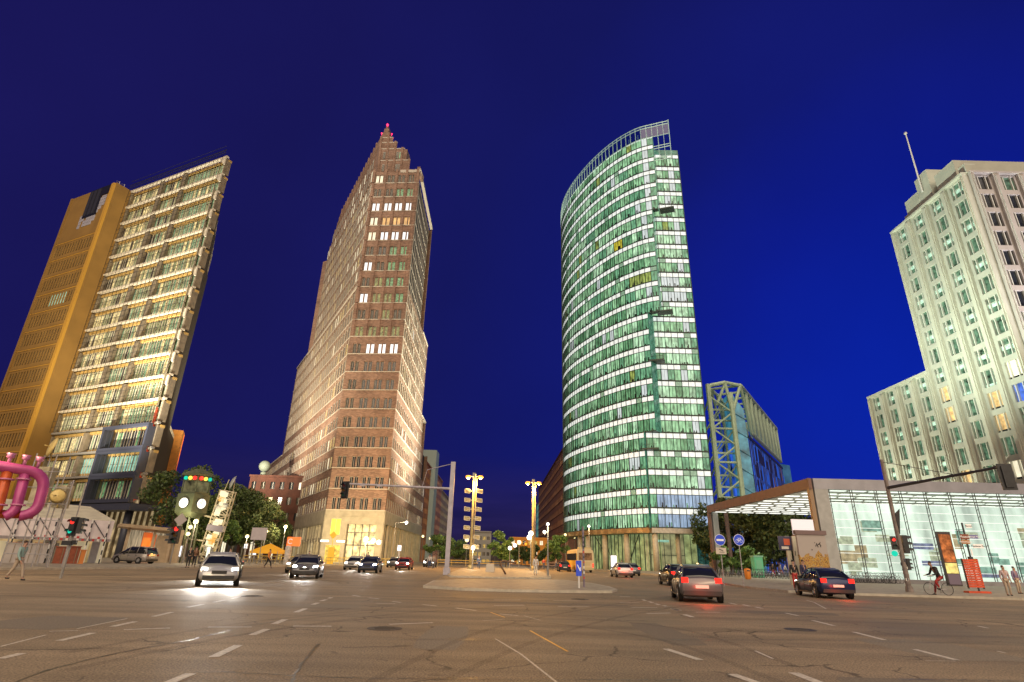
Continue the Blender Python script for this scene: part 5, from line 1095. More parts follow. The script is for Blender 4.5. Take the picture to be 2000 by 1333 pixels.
# ================================================================== TREES
def tree(px_, py_, d, H, Rc, n, label, leafm, z0=None, squash=1.0, leaf=.26, base=.13, group='trees around the crossing', clumps=26, trunk_r=.16):
    q = GD(px_, py_, d); x, y = q.x, q.y; t = thing('tree', label, 'tree', (x, y, base), group); rr = random.Random(int(px_*7+py_)); z0 = H*.28 if z0 is None else z0
    m = MB(); B = Vector((x, y, base)); top = B+Vector((rr.uniform(-.3, .3), rr.uniform(-.3, .3), H*.62)); m.tube(B, top, trunk_r, trunk_r*.45, n=8)
    cc = B+Vector((0, 0, (z0+H)/2)); hz = (H-z0)/2; cl = []
    for i in range(clumps):
        a = rr.uniform(0, 6.28); w = rr.uniform(-.95, .95); rad = math.sqrt(max(0, 1-w*w))*rr.uniform(.45, 1.0)
        p = cc+Vector((math.cos(a)*rad*Rc, math.sin(a)*rad*Rc*squash, w*hz)); cl.append((p, Rc*rr.uniform(.20, .36)))
        if i < 9: m.tube(B+(top-B)*rr.uniform(.45, .95), p, trunk_r*.35, .03, n=5)
    m.build('trunk', mat('bark', (.10, .075, .05), .9, noise=(6, .6, 1.3)), t)
    rg = np.random.default_rng(int(px_*13+py_)); V = []; 
    per = n//clumps
    for p, r_ in cl:
        u = rg.normal(size=(per, 3)); u /= np.linalg.norm(u, axis=1)[:, None]; rad = r_*rg.uniform(.35, 1.08, (per, 1))**.6; c = np.array(p)+u*rad*np.array([1, 1, .8])
        a = rg.normal(size=(per, 3)); a /= np.linalg.norm(a, axis=1)[:, None]; b = np.cross(a, rg.normal(size=(per, 3))); b /= np.linalg.norm(b, axis=1)[:, None]
        s_ = leaf*rg.uniform(.6, 1.3, (per, 1)); V.append(np.stack([c-a*s_, c-b*s_*.55, c+a*s_, c+b*s_*.55], 1))
    V = np.concatenate(V).reshape(-1, 3)-np.array(B); nf = len(V)//4
    me = bpy.data.meshes.new('crown'); me.from_pydata(V.tolist(), [], np.arange(nf*4).reshape(-1, 4).tolist()); me.materials.append(leafm[0]); me.materials.append(leafm[1])
    me.polygons.foreach_set('material_index', (rg.random(nf) < .45).astype(int).tolist()); o = bpy.data.objects.new('crown', me); COL.objects.link(o); o.parent = t
    return t
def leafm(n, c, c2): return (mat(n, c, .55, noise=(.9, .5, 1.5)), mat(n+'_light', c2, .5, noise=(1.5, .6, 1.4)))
LD = leafm('leaf_dark', (.045, .075, .018), (.08, .12, .03)); LG = leafm('leaf_green', (.09, .17, .04), (.17, .27, .06)); LP = leafm('leaf_lamplit', (.14, .20, .07), (.26, .30, .12)); LO = leafm('leaf_olive', (.10, .12, .03), (.16, .19, .05))  # palest leaves: lamp light on the lit tree put into the colour
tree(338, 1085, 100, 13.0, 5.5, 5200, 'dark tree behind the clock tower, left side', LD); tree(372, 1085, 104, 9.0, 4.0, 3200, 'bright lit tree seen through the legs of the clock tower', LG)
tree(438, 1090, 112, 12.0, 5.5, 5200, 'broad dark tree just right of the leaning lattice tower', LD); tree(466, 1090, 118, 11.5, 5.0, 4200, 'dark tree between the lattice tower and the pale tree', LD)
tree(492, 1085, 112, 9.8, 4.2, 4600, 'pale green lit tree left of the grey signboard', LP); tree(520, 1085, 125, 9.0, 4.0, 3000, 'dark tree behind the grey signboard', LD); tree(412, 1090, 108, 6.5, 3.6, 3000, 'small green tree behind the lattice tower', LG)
for i, (x_, d_, H_, R_, lb, lm) in enumerate(((858, 150, 6.5, 3.6, 'leafy median tree left of the grey mast', LG), (885, 160, 6.5, 3.8, 'leafy tree right behind the grey mast', LG), (903, 175, 5.5, 3.0, 'yellowish bush tree left of the reflector mast', LO),
        (977, 130, 6.8, 2.7, 'bright green tree in the middle of the median', LG), (988, 118, 4.6, 2.0, 'smaller green tree leaning over the bent steel rail', LG), (1018, 160, 5.0, 3.2, 'dark tree left of the plain mast', LD), (1052, 150, 5.0, 2.6, 'dark tree right of the plain mast', LD), (1086, 128, 6.2, 3.2, 'green lit tree in front of the brown office block', LG))):
    tree(x_, 1090, d_, H_, R_, 2600, lb, lm, clumps=18, trunk_r=.12)
for i, (x_, d_, H_, R_, lb, lm) in enumerate(((1412, 118, 13.0, 5.0, 'dark tree under the left end of the canopy', LD), (1442, 112, 12.5, 5.0, 'dense dark tree behind the bicycle sign', LD), (1478, 116, 13.0, 5.6, 'large drooping tree in the middle under the canopy', LO),
        (1512, 112, 12.5, 5.6, 'large olive tree right of the middle under the canopy', LO), (1548, 116, 12.0, 5.4, 'dark tree behind the white screen', LD), (1430, 100, 4.2, 2.6, 'low bright green bush left of the green cabin', LG), (1466, 100, 3.8, 2.4, 'low bright green bush behind the green cabin', LG))):
    tree(x_, 1085, d_, H_, R_, 5200 if H_ > 6 else 2200, lb, lm, leaf=.30, clumps=30 if H_ > 6 else 14, z0=.6 if H_ < 6 else 2.0, group='trees behind the station canopy')
# ================================================================== VEHICLES
TYRE = mat('tyre_rubber', (.015, .015, .015), .8); RIM = mat('alloy_rim', (.45, .45, .46), .35, .8); CGLASS = mat('car_glass', (.012, .014, .018), .05, spec=1.0); TAIL = mat('tail_lamp_lit', (.6, 0, 0), .3, emit=(1., .012, .006), es=2.6); TAILO = mat('tail_lamp_off', (.25, .01, .01), .2); HEADL = mat('head_lamp_lit', (1, 1, 1), .2, emit=(1., .97, .90), es=22); HEADO = mat('head_lamp_off', (.5, .5, .52), .1, .3); INDIC = mat('indicator_lit', (.8, .4, 0), .3, emit=(1., .50, .02), es=6); PLATE = mat('number_plate', (.75, .75, .72), .5); TRIM = mat('black_trim', (.02, .02, .022), .5)
def paint(n, c): return mat('car_paint_'+n, c, .28, .35, spec=.6)
def make_car(label, pm, kind='car', on=None, group=None, cat='car', name='car'):
    """front towards +Y; length 4.4; lathed from cross sections along its length"""
    t = thing(name, label, cat, (0, 0, 0), group)
    if kind == 'van': st = [(-2.2, .34, .92, .80), (-2.16, .26, 1.0, .86), (-1.3, .20, 1.02, .90), (.9, .20, 1.0, .90), (1.5, .22, .93, .88), (2.05, .26, .76, .80), (2.22, .34, .60, .66)]; gh_ = [(-2.1, .98, 1.0, .80, .74), (-1.85, 1.0, 1.60, .82, .66), (-.9, 1.02, 1.68, .84, .68), (.15, 1.0, 1.66, .84, .67), (.75, 1.0, 1.42, .83, .62), (1.45, .93, .95, .80, .74)]
    else: st = [(-2.2, .36, .84, .76), (-2.14, .28, .98, .83), (-1.3, .20, .96, .88), (.6, .20, .92, .88), (1.3, .22, .86, .87), (2.0, .26, .72, .80), (2.2, .34, .58, .66)]; gh_ = [(-1.95, .95, .97, .76, .70), (-1.3, .96, 1.34, .80, .60), (-.6, .96, 1.44, .82, .62), (.1, .93, 1.42, .82, .62), (.45, .92, 1.28, .81, .60), (1.15, .87, .89, .78, .70)]
    def loft(rings, close=True):
        m = MB(); n = len(rings[0]); k = 0
        for r_ in rings: m.v += r_
        for i in range(len(rings)-1):
            for j in range(n-(0 if close else 1)):
                j2 = (j+1) % n; m.f.append((i*n+j, i*n+j2, (i+1)*n+j2, (i+1)*n+j)); m.m.append(0)
        m.f.append(tuple(range(n))[::-1]); m.m.append(0); m.f.append(tuple((len(rings)-1)*n+j for j in range(n))); m.m.append(0); return m
    rings = []
    for y, zb, zt, hw in st: rings.append([(-hw*.86, y, zb), (-hw*.98, y, zb+.12), (-hw, y, (zb+zt)/2), (-hw*.97, y, zt-.08), (-hw*.88, y, zt), (0, y, zt+.03), (hw*.88, y, zt), (hw*.97, y, zt-.08), (hw, y, (zb+zt)/2), (hw*.98, y, zb+.12), (hw*.86, y, zb), (0, y, zb-.02)])
    body = loft(rings).build('body', pm, t, True)
    rg = []
    for y, zb, zt, hb, ht in gh_: rg.append([(-hb, y, zb), (-hb+(hb-ht)*.5, y, zb+(zt-zb)*.55), (-ht, y, max(zt-.05, zb)), (-ht*.8, y, zt), (0, y, zt+.02), (ht*.8, y, zt), (ht, y, max(zt-.05, zb)), (hb-(hb-ht)*.5, y, zb+(zt-zb)*.55), (hb, y, zb)])
    m = loft(rg); m.build('windows', CGLASS, t, True)
    m = MB()   # roof skin and pillars
    top = [(y, zt, ht) for y, zb, zt, hb, ht in gh_ if zt > 1.25]
    for (y0, z0, h0), (y1, z1, h1) in zip(top, top[1:]): m.hexa([(-h0*.95, y0, z0-.03), (h0*.95, y0, z0-.03), (h1*.95, y1, z1-.03), (-h1*.95, y1, z1-.03), (-h0*.9, y0, z0+.035), (h0*.9, y0, z0+.035), (h1*.9, y1, z1+.035), (-h1*.9, y1, z1+.035)])
    for s_ in (-1, 1):
        for i_, (y, zb, zt, hb, ht) in enumerate(gh_[:-1]):
            if i_ in (1, 2, 3): m.tube((s_*(hb+.005), y, zb), (s_*(ht+.005), y, zt-.04), .035, n=5)
        a, b = gh_[-1], gh_[-2]; m.tube((s_*a[3], a[0], a[1]), (s_*b[4], b[0], b[2]-.03), .035, n=5); a, b = gh_[0], gh_[1]; m.tube((s_*a[3], a[0], a[1]), (s_*b[4], b[0], b[2]-.03), .04, n=5)
    m.build('roof', pm, t, True)
    for y in (-1.32, 1.36):
        for s_ in (-1, 1):
            m = MB(); m.lathe([(.33, -.10), (.345, -.04), (.345, .04), (.33, .10), (.20, .105), (.20, -.105), (.33, -.10)], (s_*.80, y, .345), 18, 0, 'X'); w = m.build('tyre', TYRE, t, True)
            m = MB(); m.lathe([(.01, .085), (.06, .095), (.195, .07), (.2, .1)] if s_ > 0 else [(.01, -.085), (.06, -.095), (.195, -.07), (.2, -.1)], (s_*.80, y, .345), 18, 0, 'X')
            for i in range(5): a = i*1.2566; m.tube((s_*.88, y, .345), (s_*.885, y+.18*math.cos(a), .345+.18*math.sin(a)), .025, n=5)
            m.build('rim', RIM, w, True)
            m = MB(); m.lathe([(.37, s_*.02), (.41, s_*.02)], (s_*(.862), y, .36), 18, 0, 'X'); m.lathe([(.01, s_*.018), (.40, s_*.018)], (s_*.86, y, .36), 18, 0, 'X'); 
            m.build('wheel_arch', TRIM, t)
    for s_ in (-1, 1):
        m = MB(); m.hexa([(s_*.50, 2.05, .56), (s_*.74, 1.93, .56), (s_*.74, 1.7, .60), (s_*.50, 1.8, .60), (s_*.52, 2.08, .72), (s_*.76, 1.95, .74), (s_*.76, 1.6, .80), (s_*.52, 1.8, .80)]); m.build('headlight', HEADL if on else HEADO, t)
        m = MB(); m.box((s_*.66, -2.165, .86), (.26, .10, .20)); m.build('taillight', TAIL if on else TAILO, t)
        m = MB(); m.box((s_*.93, .62, .98), (.16, .1, .12)); m.build('mirror', TRIM, t)
    m = MB(); m.box((0, 2.2, .62), (.62, .10, .13)); m.build('grille', TRIM, t); m = MB()
    for s_ in (-1, 1):
        for y_ in (-.85, .1, .98):
            m.box((s_*.893, y_, .62), (.012, .018, .62))
        m.box((s_*.895, .0, .80), (.02, .22, .03)); m.box((s_*.895, -.95, .80), (.02, .2, .03)); m.box((s_*.885, .05, .27), (.03, 2.2, .07))
    m.build('door_seams', TRIM, t); m = MB(); m.box((0, -2.225, .62), (.52, .03, .12)); m.build('number_plate', PLATE, t); m = MB(); m.box((0, -2.18, .38), (1.5, .14, .16)); m.build('bumper', TRIM, t); m = MB(); m.box((0, 2.2, .40), (1.3, .12, .16)); m.build('bumper', TRIM, t); m = MB(); m.box((0, 2.235, .42), (.5, .03, .11)); m.build('number_plate', PLATE, t)
    return t
def put(t, x, y, rz, z=0): t.location = (x, y, z); t.rotation_euler = (0, 0, rz); return t
def recolor(t, m):
    for c in t.children:
        if c.name.split('.')[0] in ('body', 'roof'):
            c.material_slots[0].link = 'OBJECT'; c.material_slots[0].material = m
van = make_car('silver people carrier parked in front of the white tents', paint('silver', (.36, .33, .30)), 'van', name='parked_car'); q = G(205, 1103.5); put(van, q.x+1.0, q.y+3, R(78), .13)
def beams(t, sp=True):
    """dipped beams of a real lamp each; world position from the car"""
    M_ = Matrix.Translation(t.location) @ Matrix.Rotation(t.rotation_euler.z, 4, 'Z')
    for s_ in ((-1, 1) if sp else (0,)):
        d = bpy.data.lights.new('headlight_beam', 'SPOT'); d.energy = 1000 if sp else 2600; d.color = (1, .96, .88); d.spot_size = R(75); d.spot_blend = .7; d.shadow_soft_size = .08
        o = bpy.data.objects.new('headlight_beam', d); COL.objects.link(o); o.parent = t; o.location = (s_*.64, 2.15, .66); o.rotation_euler = Vector((0, -1, .09)).to_track_quat('Z', 'Y').to_euler()
def glow(t):
    d = bpy.data.lights.new('taillight_glow', 'POINT'); d.energy = 30; d.color = (1, .06, .02); d.shadow_soft_size = .15; o = bpy.data.objects.new('taillight_glow', d); COL.objects.link(o); o.parent = t; o.location = (0, -3.1, .55)
PC = [paint('white', (.62, .62, .60)), paint('black', (.02, .02, .025)), paint('dark_blue', (.02, .035, .10)), paint('red', (.32, .02, .02)), paint('grey', (.16, .16, .17)), paint('beige', (.42, .36, .24))]
on0 = make_car('white car with headlights on, nearest of the oncoming cars at left', PC[0], 'car', True, 'oncoming cars with headlights on')
ON = [(-13.9, 29.5, 205, 0, None), (-17.2, 37, 198, 1, 'black car with headlights on, second in the oncoming lane'), (-13.4, 41, 192, 4, 'grey car with headlights on in the inner oncoming lane'), (-17.6, 52, 186, 5, 'beige car with headlights on, in the outer oncoming lane'),
      (-13.0, 58, 184, 2, 'dark blue car with headlights on, inner lane before the brick tower'), (-17.0, 68, 182, 0, 'white car with headlights on, beside the brick tower corner'), (-12.8, 76, 181, 3, 'red car with headlights on, inner lane beside the median'), (-16.6, 90, 180, 4, 'grey car with headlights on, far in the outer lane'), (-12.6, 100, 180, 1, 'black car with headlights on, far in the inner lane'), (-16.0, 124, 180, 0, 'small white far car with headlights on down the street')]
for i, (x, y, a, ci, lb) in enumerate(ON):
    c = on0 if i == 0 else dup(on0, (x, y, 0), 0, lb, 'oncoming cars with headlights on')
    if i: recolor(c, PC[ci])
OFF = [(8.4, 27.0, 350, 4, 'grey car driving away over the crossing, tail lamps lit, nearest'), (17.2, 33.0, 352, 2, 'dark blue car with lit tail lamps near the right kerb'), (12.6, 45.0, 358, 1, 'black car with lit tail lamps in the inner right lane'), (16.6, 53, 2, 3, 'red car with lit tail lamps in front of the glass tower'),
       (12.6, 66, 1, 0, 'white car with lit tail lamps beside the median'), (15.6, 76, 1, 4, 'grey car with lit tail lamps in the outer right lane'), (8.8, 92, 0, 1, 'black car with lit tail lamps next to the coach'), (14.6, 128, 0, 5, 'beige far car with lit tail lamps beyond the coach')]
for i, (x, y, a, ci, lb) in enumerate(OFF):
    c = dup(on0, (x, y, 0), R(a), lb, 'cars driving away with tail lamps lit'); recolor(c, PC[ci])
    if i == 0:
        for ch in c.children:
            if ch.name.startswith('taillight') and ch.data.vertices[0].co.x < 0:
                pass
    if i < 5: glow(c)
for i, (x, y, a, ci, lb) in enumerate(ON):
    c = [o for o in bpy.data.objects if o.get('group') == 'oncoming cars with headlights on' and o.type == 'EMPTY' and o.get('label') == (lb or on0['label'])][0]
    put(c, x, y, R(a))
    if i < 7: beams(c, i < 2)
taxi = dup(on0, (33.2, 104.5, .13), R(85), 'ivory yellow taxi standing before the lobby of the glass tower'); taxi['category'] = 'taxi'; del taxi['group']; recolor(taxi, mat('car_paint_taxi', (.70, .50, .16), .35)); taxi.name = 'taxi'
for c in taxi.children:
    if c.name.split('.')[0] in ('headlight', 'taillight'): c.material_slots[0].link = 'OBJECT'; c.material_slots[0].material = HEADO if c.name.startswith('head') else TAILO
m = MB(); m.box((0, -.1, 1.54), (.5, .2, .16)); o = m.build('roof_sign', GLOBE); o.parent = taxi
# coach
q = G(1143, 1116); t = thing('coach', 'cream and yellow coach standing in the right lane below the glass tower', 'bus', (0, 0, 0)); CB = mat('coach_cream', (.62, .50, .28), .4, .1, noise=(1.2, .9, 1.08)); CY = mat('coach_yellow', (.72, .42, .03), .4, .1)
m = MB(); L_, W_, H_ = 11.0, 2.5, 3.25
prof = [(-W_/2, .35), (-W_/2, 2.6), (-W_/2+.12, 3.05), (-W_/2+.5, H_), (W_/2-.5, H_), (W_/2-.12, 3.05), (W_/2, 2.6), (W_/2, .35)]
for y in (0, L_):
    m.v += [(x, y, z) for x, z in prof]
for j in range(8): j2 = (j+1) % 8; m.f.append((j, 8+j, 8+j2, j2)); m.m.append(1 if j == 0 else 0)
m.f.append(tuple(range(8))); m.m.append(0); m.f.append(tuple(range(15, 7, -1))); m.m.append(0); m.build('body', [CB, CY], t)
m = MB(); m.box((0, -.02, 2.2), (1.95, .05, 1.0)); m.build('rear_window', mat('coach_glass_warm', (.10, .06, .03), .1, emit=(.22, .10, .04), es=.6, noise=(3, .3, 1.6)), t)
m = MB(); m.box((-W_/2-.01, 5.5, 2.15), (.04, 10.2, .95)); m.box((W_/2+.01, 5.5, 2.15), (.04, 10.2, .95)); m.build('side_windows', CGLASS, t)
m = MB(); m.box((0, -.03, .55), (2.4, .08, .3)); m.box((0, -.04, 1.2), (1.4, .03, .5)); m.box((0, .8, 3.35), (1.9, 1.3, .22)); m.build('trim', mat('coach_trim', (.55, .44, .22), .5), t)
for s_ in (-1, 1):
    m = MB(); m.box((s_*1.1, -.04, 1.0), (.16, .06, .5)); m.build('taillight', TAIL, t)
    for y in (2.2, 8.2): m = MB(); m.lathe([(.01, -.14), (.48, -.14), (.5, 0), (.48, .14), (.01, .14)], (s_*1.12, y, .5), 16, 0, 'X'); m.build('wheel', TYRE, t, True)
put(t, 11.6, 88, R(2))
# ================================================================== BICYCLES
BFR = mat('bicycle_frame', (.30, .30, .32), .35, .7)
def make_bike(name, label, fm, group=None, cyc=True):
    t = thing(name, label, 'bicycle', (0, 0, 0), group)
    for x in (-.53, .53):
        m = MB(); n = 24
        for i in range(n):
            a0, a1 = 2*math.pi*i/n, 2*math.pi*(i+1)/n; m.tube((x+.335*math.cos(a0), 0, .345+.335*math.sin(a0)), (x+.335*math.cos(a1), 0, .345+.335*math.sin(a1)), .017, n=5, cap=False)
        for i in range(12): a = 2*math.pi*i/12; m.tube((x, 0, .345), (x+.33*math.cos(a), 0, .345+.33*math.sin(a)), .003, n=3, mi=1, cap=False)
        m.build('wheel', [TYRE, RIM], t)
    m = MB(); S_, H1, BB, RW, FW = (-.20, 0, .84), (.36, 0, .88), (-.06, 0, .30), (-.53, 0, .345), (.53, 0, .345)
    for a, b in ((S_, BB), (BB, H1), ((.345, 0, .76), (-.17, 0, .72)), (S_, RW), (BB, RW), (H1, FW)): m.tube(a, b, .016, n=6)
    m.build('frame', fm, t); m = MB(); m.tube((.36, 0, .86), (.33, 0, 1.0), .014, n=6); m.tube((.33, -.27, 1.01), (.33, .27, 1.01), .013, n=6); m.build('handlebar', DARKST, t)
    m = MB(); m.box((-.22, 0, .93), (.25, .13, .05)); m.tube((-.2, 0, .82), (-.22, 0, .92), .013, n=6); m.build('saddle', TRIM, t); m = MB(); m.tube((-.06, -.09, .30), (-.06, .09, .30), .03); m.box((-.06, .1, .15), (.1, .08, .02)); m.box((-.06, -.1, .45), (.1, .08, .02)); m.tube((-.06, .06, .3), (-.06, .06, .15), .012, n=5); m.tube((-.06, -.06, .3), (-.06, -.06, .45), .012, n=5); m.build('pedals', DARKST, t)
    return t
bike0 = make_bike('parked_bicycle', 'parked bicycle in the long rack under the canopy', BFR, 'bicycles parked in the rack under the canopy')
k = 0; bk = []
for i in range(30):
    x_ = 1398+i*5.2; q = GD(x_, 1100, 80+((i*37) % 7)*.5); bk.append((q.x, q.y, R(70+random.uniform(-20, 20))))
for i, (x, y, a) in enumerate(bk):
    if i == 0: put(bike0, x, y, a, .13)
    else: dup(bike0, (x, y, .13), a, 'parked bicycle in the long rack under the canopy')
for i in range(14):
    q = GD(1632+i*9.5, 1100, 73.5); dup(bike0, (q.x, 62.3, .13), R(random.uniform(-25, 25)), 'parked bicycle leaning along the plinth of the glass wall', 'bicycles parked along the glass wall')
for i in range(12):
    q = GD(430+i*16, 1100, 92); dup(bike0, (q.x, q.y, .13), R(random.uniform(-60, 60)), 'parked bicycle before the left base of the brick tower', 'bicycles parked left of the brick tower')
rk = MB(); a = Vector((*GD(1395, 1100, 82.5).xy, .55)); b = Vector((*GD(1552, 1100, 82.5).xy, .55)); rk.tube(a, b, .03, n=6)
for i in range(12): p = a+(b-a)*i/11; rk.tube(p, (p.x, p.y, .13), .02, n=5)
tag(rk.build('bicycle_rack', STEEL), 'low steel rack holding the bicycles under the canopy', 'rack')
# ================================================================== LEFT SIDE: pipes, market tents, clock tower, lattice tower
PK = mat('pipe_pink', (.46, .075, .25), .35, .1, noise=(1.5, .85, 1.12)); PKO = mat('pipe_orange', (.62, .12, .03), .35, .1, noise=(1.5, .8, 1.2)); PKV = mat('pipe_violet', (.28, .12, .42), .35, .1); PKR = mat('pipe_flange', (.60, .22, .40), .4, .1)
t = thing('pink_pipework', 'big pink and orange above-ground pipes bending in loops at the left edge', 'pipes', GD(40, 1120, 46).to_tuple()[:2]+(0,))
D_ = 44.0
def PP(x, y, dd_=0): return GD(x, y, D_+dd_)
def bend(pts, k=6):
    P = [pts[0]]
    for i in range(1, len(pts)-1):
        a, b, c = pts[i-1], pts[i], pts[i+1]; r_ = min((b-a).length, (c-b).length, 1.15)*.85; p0 = b+(a-b).normalized()*r_; p1 = b+(c-b).normalized()*r_
        for j in range(k+1): s_ = j/k; P.append(p0*(1-s_)**2+b*2*s_*(1-s_)+p1*s_**2)
    P.append(pts[-1]); return P
r_p = .29
m = MB(); m.path(bend([PP(-170, 885), PP(92, 925), PP(72, 1002), PP(40, 1008), PP(38, 1008)]), r_p, 14); m.build('top_pipe', PK, t, True)
for x0, x1, mm_, nm in ((50, 24, PK, 'upright_pipe'), (16, -12, PKO, 'upright_pipe'), (-22, -48, PKV, 'upright_pipe'), (-95, -120, PK, 'upright_pipe')):
    m = MB(); m.path(bend([PP(x0+2, 915+(x0-50)*.15), PP(x1+6, 1000), PP(x1-16, 1010)]), r_p*.92, 14); m.build(nm, mm_, t, True)
    m = MB(); a = PP(x0-3, 935); b = PP(x0-4, 938); m.tube(a, b, .37, n=16); m.build('flange', PKR, t, True); m = MB(); a = PP(x1+12, 985); b = PP(x1+11, 988); m.tube(a, b, .36, n=16); m.build('flange', PKR, t, True)
m = MB(); m.path([PP(66, 1006, .3), PP(-60, 1003, .3), PP(-170, 1000, .3)], r_p*.8, 14); m.build('lower_pipe', PKO, t, True)
m = MB(); a = PP(-150, 885); m.tube(a, (a.x, a.y, 0), .38, n=12); a = PP(-30, 1004, .3); m.tube(a, (a.x, a.y, 0), .16, n=10); m.build('support', PKR, t)
for x_ in (16, 46, 73):
    m = MB(); a = PP(x_, 905+x_*.12); m.tube(a, a+Vector((0, 0, .5)), .09, n=8); m.lathe([(.05, .3), (.22, .42), (.16, .5), (.24, .62), (.02, .62)], a, 10); m.build('valve', PKR, t, True)
# scaffold tower with dishes behind the pipes
q = GD(52, 1090, 58); t = thing('scaffold_tower', 'pale sheeted scaffold tower with yellow satellite dishes behind the pink pipes', 'scaffold', (q.x, q.y, .13)); SHT = mat('scaffold_sheet', (.40, .36, .25), .7, noise=(1.5, .6, 1.3), bump=(3, .4, .05))
m = MB(); m.box((q.x-.5, q.y, 5.9), (.9, .9, 3.0)); m.box((q.x+1.3, q.y, 5.2), (.8, .8, 1.7)); m.build('sheeting', SHT, t)
m = MB()
for dx in (-1.2, .4, 1.1, 2.3):
    for dy in (-.7, .7): m.tube((q.x+dx, q.y+dy, .13), (q.x+dx, q.y+dy, 8.4 if dx < .5 else 6.4), .05, n=6)
for z_ in np.arange(1, 8, 1.2): m.tube((q.x-1.2, q.y-.75, z_), (q.x+2.3, q.y-.75, z_), .03, n=5)
m.build('scaffold_tubes', STEEL, t)
DISH = mat('dish_yellow', (.66, .52, .20), .5, noise=(2, .8, 1.1))
for dx, z_, rr_, tl in ((-.1, 8.9, .85, -.7), (1.6, 5.2, .55, .8)):
    m = MB(); k0 = len(m.v); m.lathe([(.02, .18), (.4*rr_, .14), (.75*rr_, .06), (rr_, -.08), (.75*rr_, .02), (.02, .12)], (0, 0, 0), 18); M_ = Matrix.Rotation(R(75), 3, 'X') @ Matrix.Rotation(tl, 3, 'Y')
    m.v = [tuple(M_@Vector(v)+Vector((q.x+dx, q.y-.9, z_))) for v in m.v]; m.tube((q.x+dx, q.y-.9, z_), (q.x+dx, q.y-1.6, z_), .04, n=6); m.tube((q.x+dx, q.y-.6, z_-.9), (q.x+dx, q.y-.85, z_), .06, n=6); m.build('satellite_dish', DISH, t, True)
# market pavilion of white cloth
TENT = mat('tent_cloth_white', (.74, .66, .66), .7, noise=(1.2, .82, 1.08), bump=(2, .3, .05)); TROOF = mat('tent_roof_cloth', (.60, .56, .42), .7, noise=(1, .8, 1.1))
a = GD(-70, 1060, 72); b = GD(213, 1060, 72); t = thing('market_pavilion', 'long white cloth market pavilion with black and white poles, at the left', 'tent', ((a.x+b.x)/2, (a.y+b.y)/2, .13))
dv_ = (b-a); dv_.z = 0; Lp = dv_.length; fp = F((a.x, a.y), math.degrees(math.atan2(dv_.x, dv_.y)), 1)
if fp.n.y > 0: fp = F((a.x, a.y), math.degrees(math.atan2(dv_.x, dv_.y)), -1)
m = MB(); fp.box(m, 0, Lp, -.06, 0, 2.15, 4.15, 0)
m.hexa([fp.pt(0, 0, 4.16), fp.pt(Lp, 0, 4.16), fp.pt(Lp*.8, -5, 5.6), fp.pt(0, -5, 5.9), fp.pt(0, -.05, 4.22), fp.pt(Lp, -.05, 4.22), fp.pt(Lp*.8, -5, 5.68), fp.pt(0, -5, 5.98)], 1)
for i in range(60): fp.box(m, i*Lp/60+.05, i*Lp/60+.26, .004, .02, 2.18, 2.42, 2)
for i in range(14):
    for j in range(2): fp.box(m, Lp*.43+i*.42, Lp*.43+i*.42+.21, .02, .04, 2.18+j*.22+(.0 if i % 2 else .0), 2.38+j*.22, 3 if (i+j) % 2 else 4)
m.build('cloth', [TENT, TROOF, mat('tent_pattern_grey', (.30, .26, .26), .7), mat('check_red', (.50, .05, .05), .6), WHITEP], t)
m = MB()
for i, s_ in enumerate(np.linspace(.4, Lp-.4, 8)):
    for j in range(10): m.tube(fp.pt(s_, .15, .13+j*.41), fp.pt(s_, .15, .13+(j+1)*.41), .06, n=6, mi=j % 2)
    if i < 7: m.tube(fp.pt(s_, .1, 4.2), fp.pt(s_+1.6, .1, 2.2), .035, n=5, mi=0)
m.build('poles', [DARKST, WHITEP], t)
m = MB(); fp.quad(m, 0, Lp, -4.5, .13, 2.6, 0)
for i in range(16): s_ = i*Lp/16; fp.box(m, s_+.2, s_+random.uniform(.6, 1.3), -4.4, -3.6, .13, random.uniform(1.4, 2.5), random.randrange(1, 4))
m.build('stall_back', [mat('stall_light', (.5, .4, .25), .5, emit=(.60, .40, .18), es=.5, noise=(.7, .3, 1.5)), mat('stall_orange', (.5, .2, .08), .6, emit=(.35, .13, .05), es=.4), WHITEP, mat('stall_cream', (.5, .42, .3), .6, emit=(.6, .5, .3), es=.5)], t)
for i, (x0, x1, h, mt_, lb, nm, ct_) in enumerate(((100, 124, 1.55, mat('crate_red_brown', (.28, .07, .03), .7, noise=(3, .7, 1.2)), 'red brown counter box in front of the tents, left one', 'counter', 'counter'), (127, 150, 1.6, mat('crate_red_brown', (.28, .07, .03), .7), 'red brown counter box in front of the tents, right one', 'counter', 'counter'), (151, 162, 1.3, mat('crate_orange', (.60, .20, .04), .6), 'small orange counter between the red brown one and the silver car', 'counter', 'counter'),
                             (0, 84, 1.75, mat('van_grey_white', (.44, .40, .38), .5, noise=(.8, .8, 1.1)), 'long pale grey counter screen under the pavilion at the left edge', 'counter', 'counter'))):
    a = GD(x0, 1100, 69.5); b = GD(x1, 1100, 69.5); f = F((a.x, a.y), math.degrees(math.atan2(b.x-a.x, b.y-a.y)), 1); f = f if f.n.y < 0 else F((a.x, a.y), math.degrees(math.atan2(b.x-a.x, b.y-a.y)), -1); w = (b-a); w.z = 0
    t = thing(nm, lb, ct_, (a.x, a.y, .13)); m = MB(); f.box(m, 0, w.length, -.8, 0, .14, h); f.box(m, -.06, w.length+.06, -.86, .06, h+.003, h+.08); m.build('box', mt_, t); m = MB()
    for k in range(int(w.length/.6)+1): f.box(m, min(k*.6, w.length-.06), min(k*.6+.05, w.length), .004, .03, .2, h-.04)
    m.build('battens', CPIL, t)
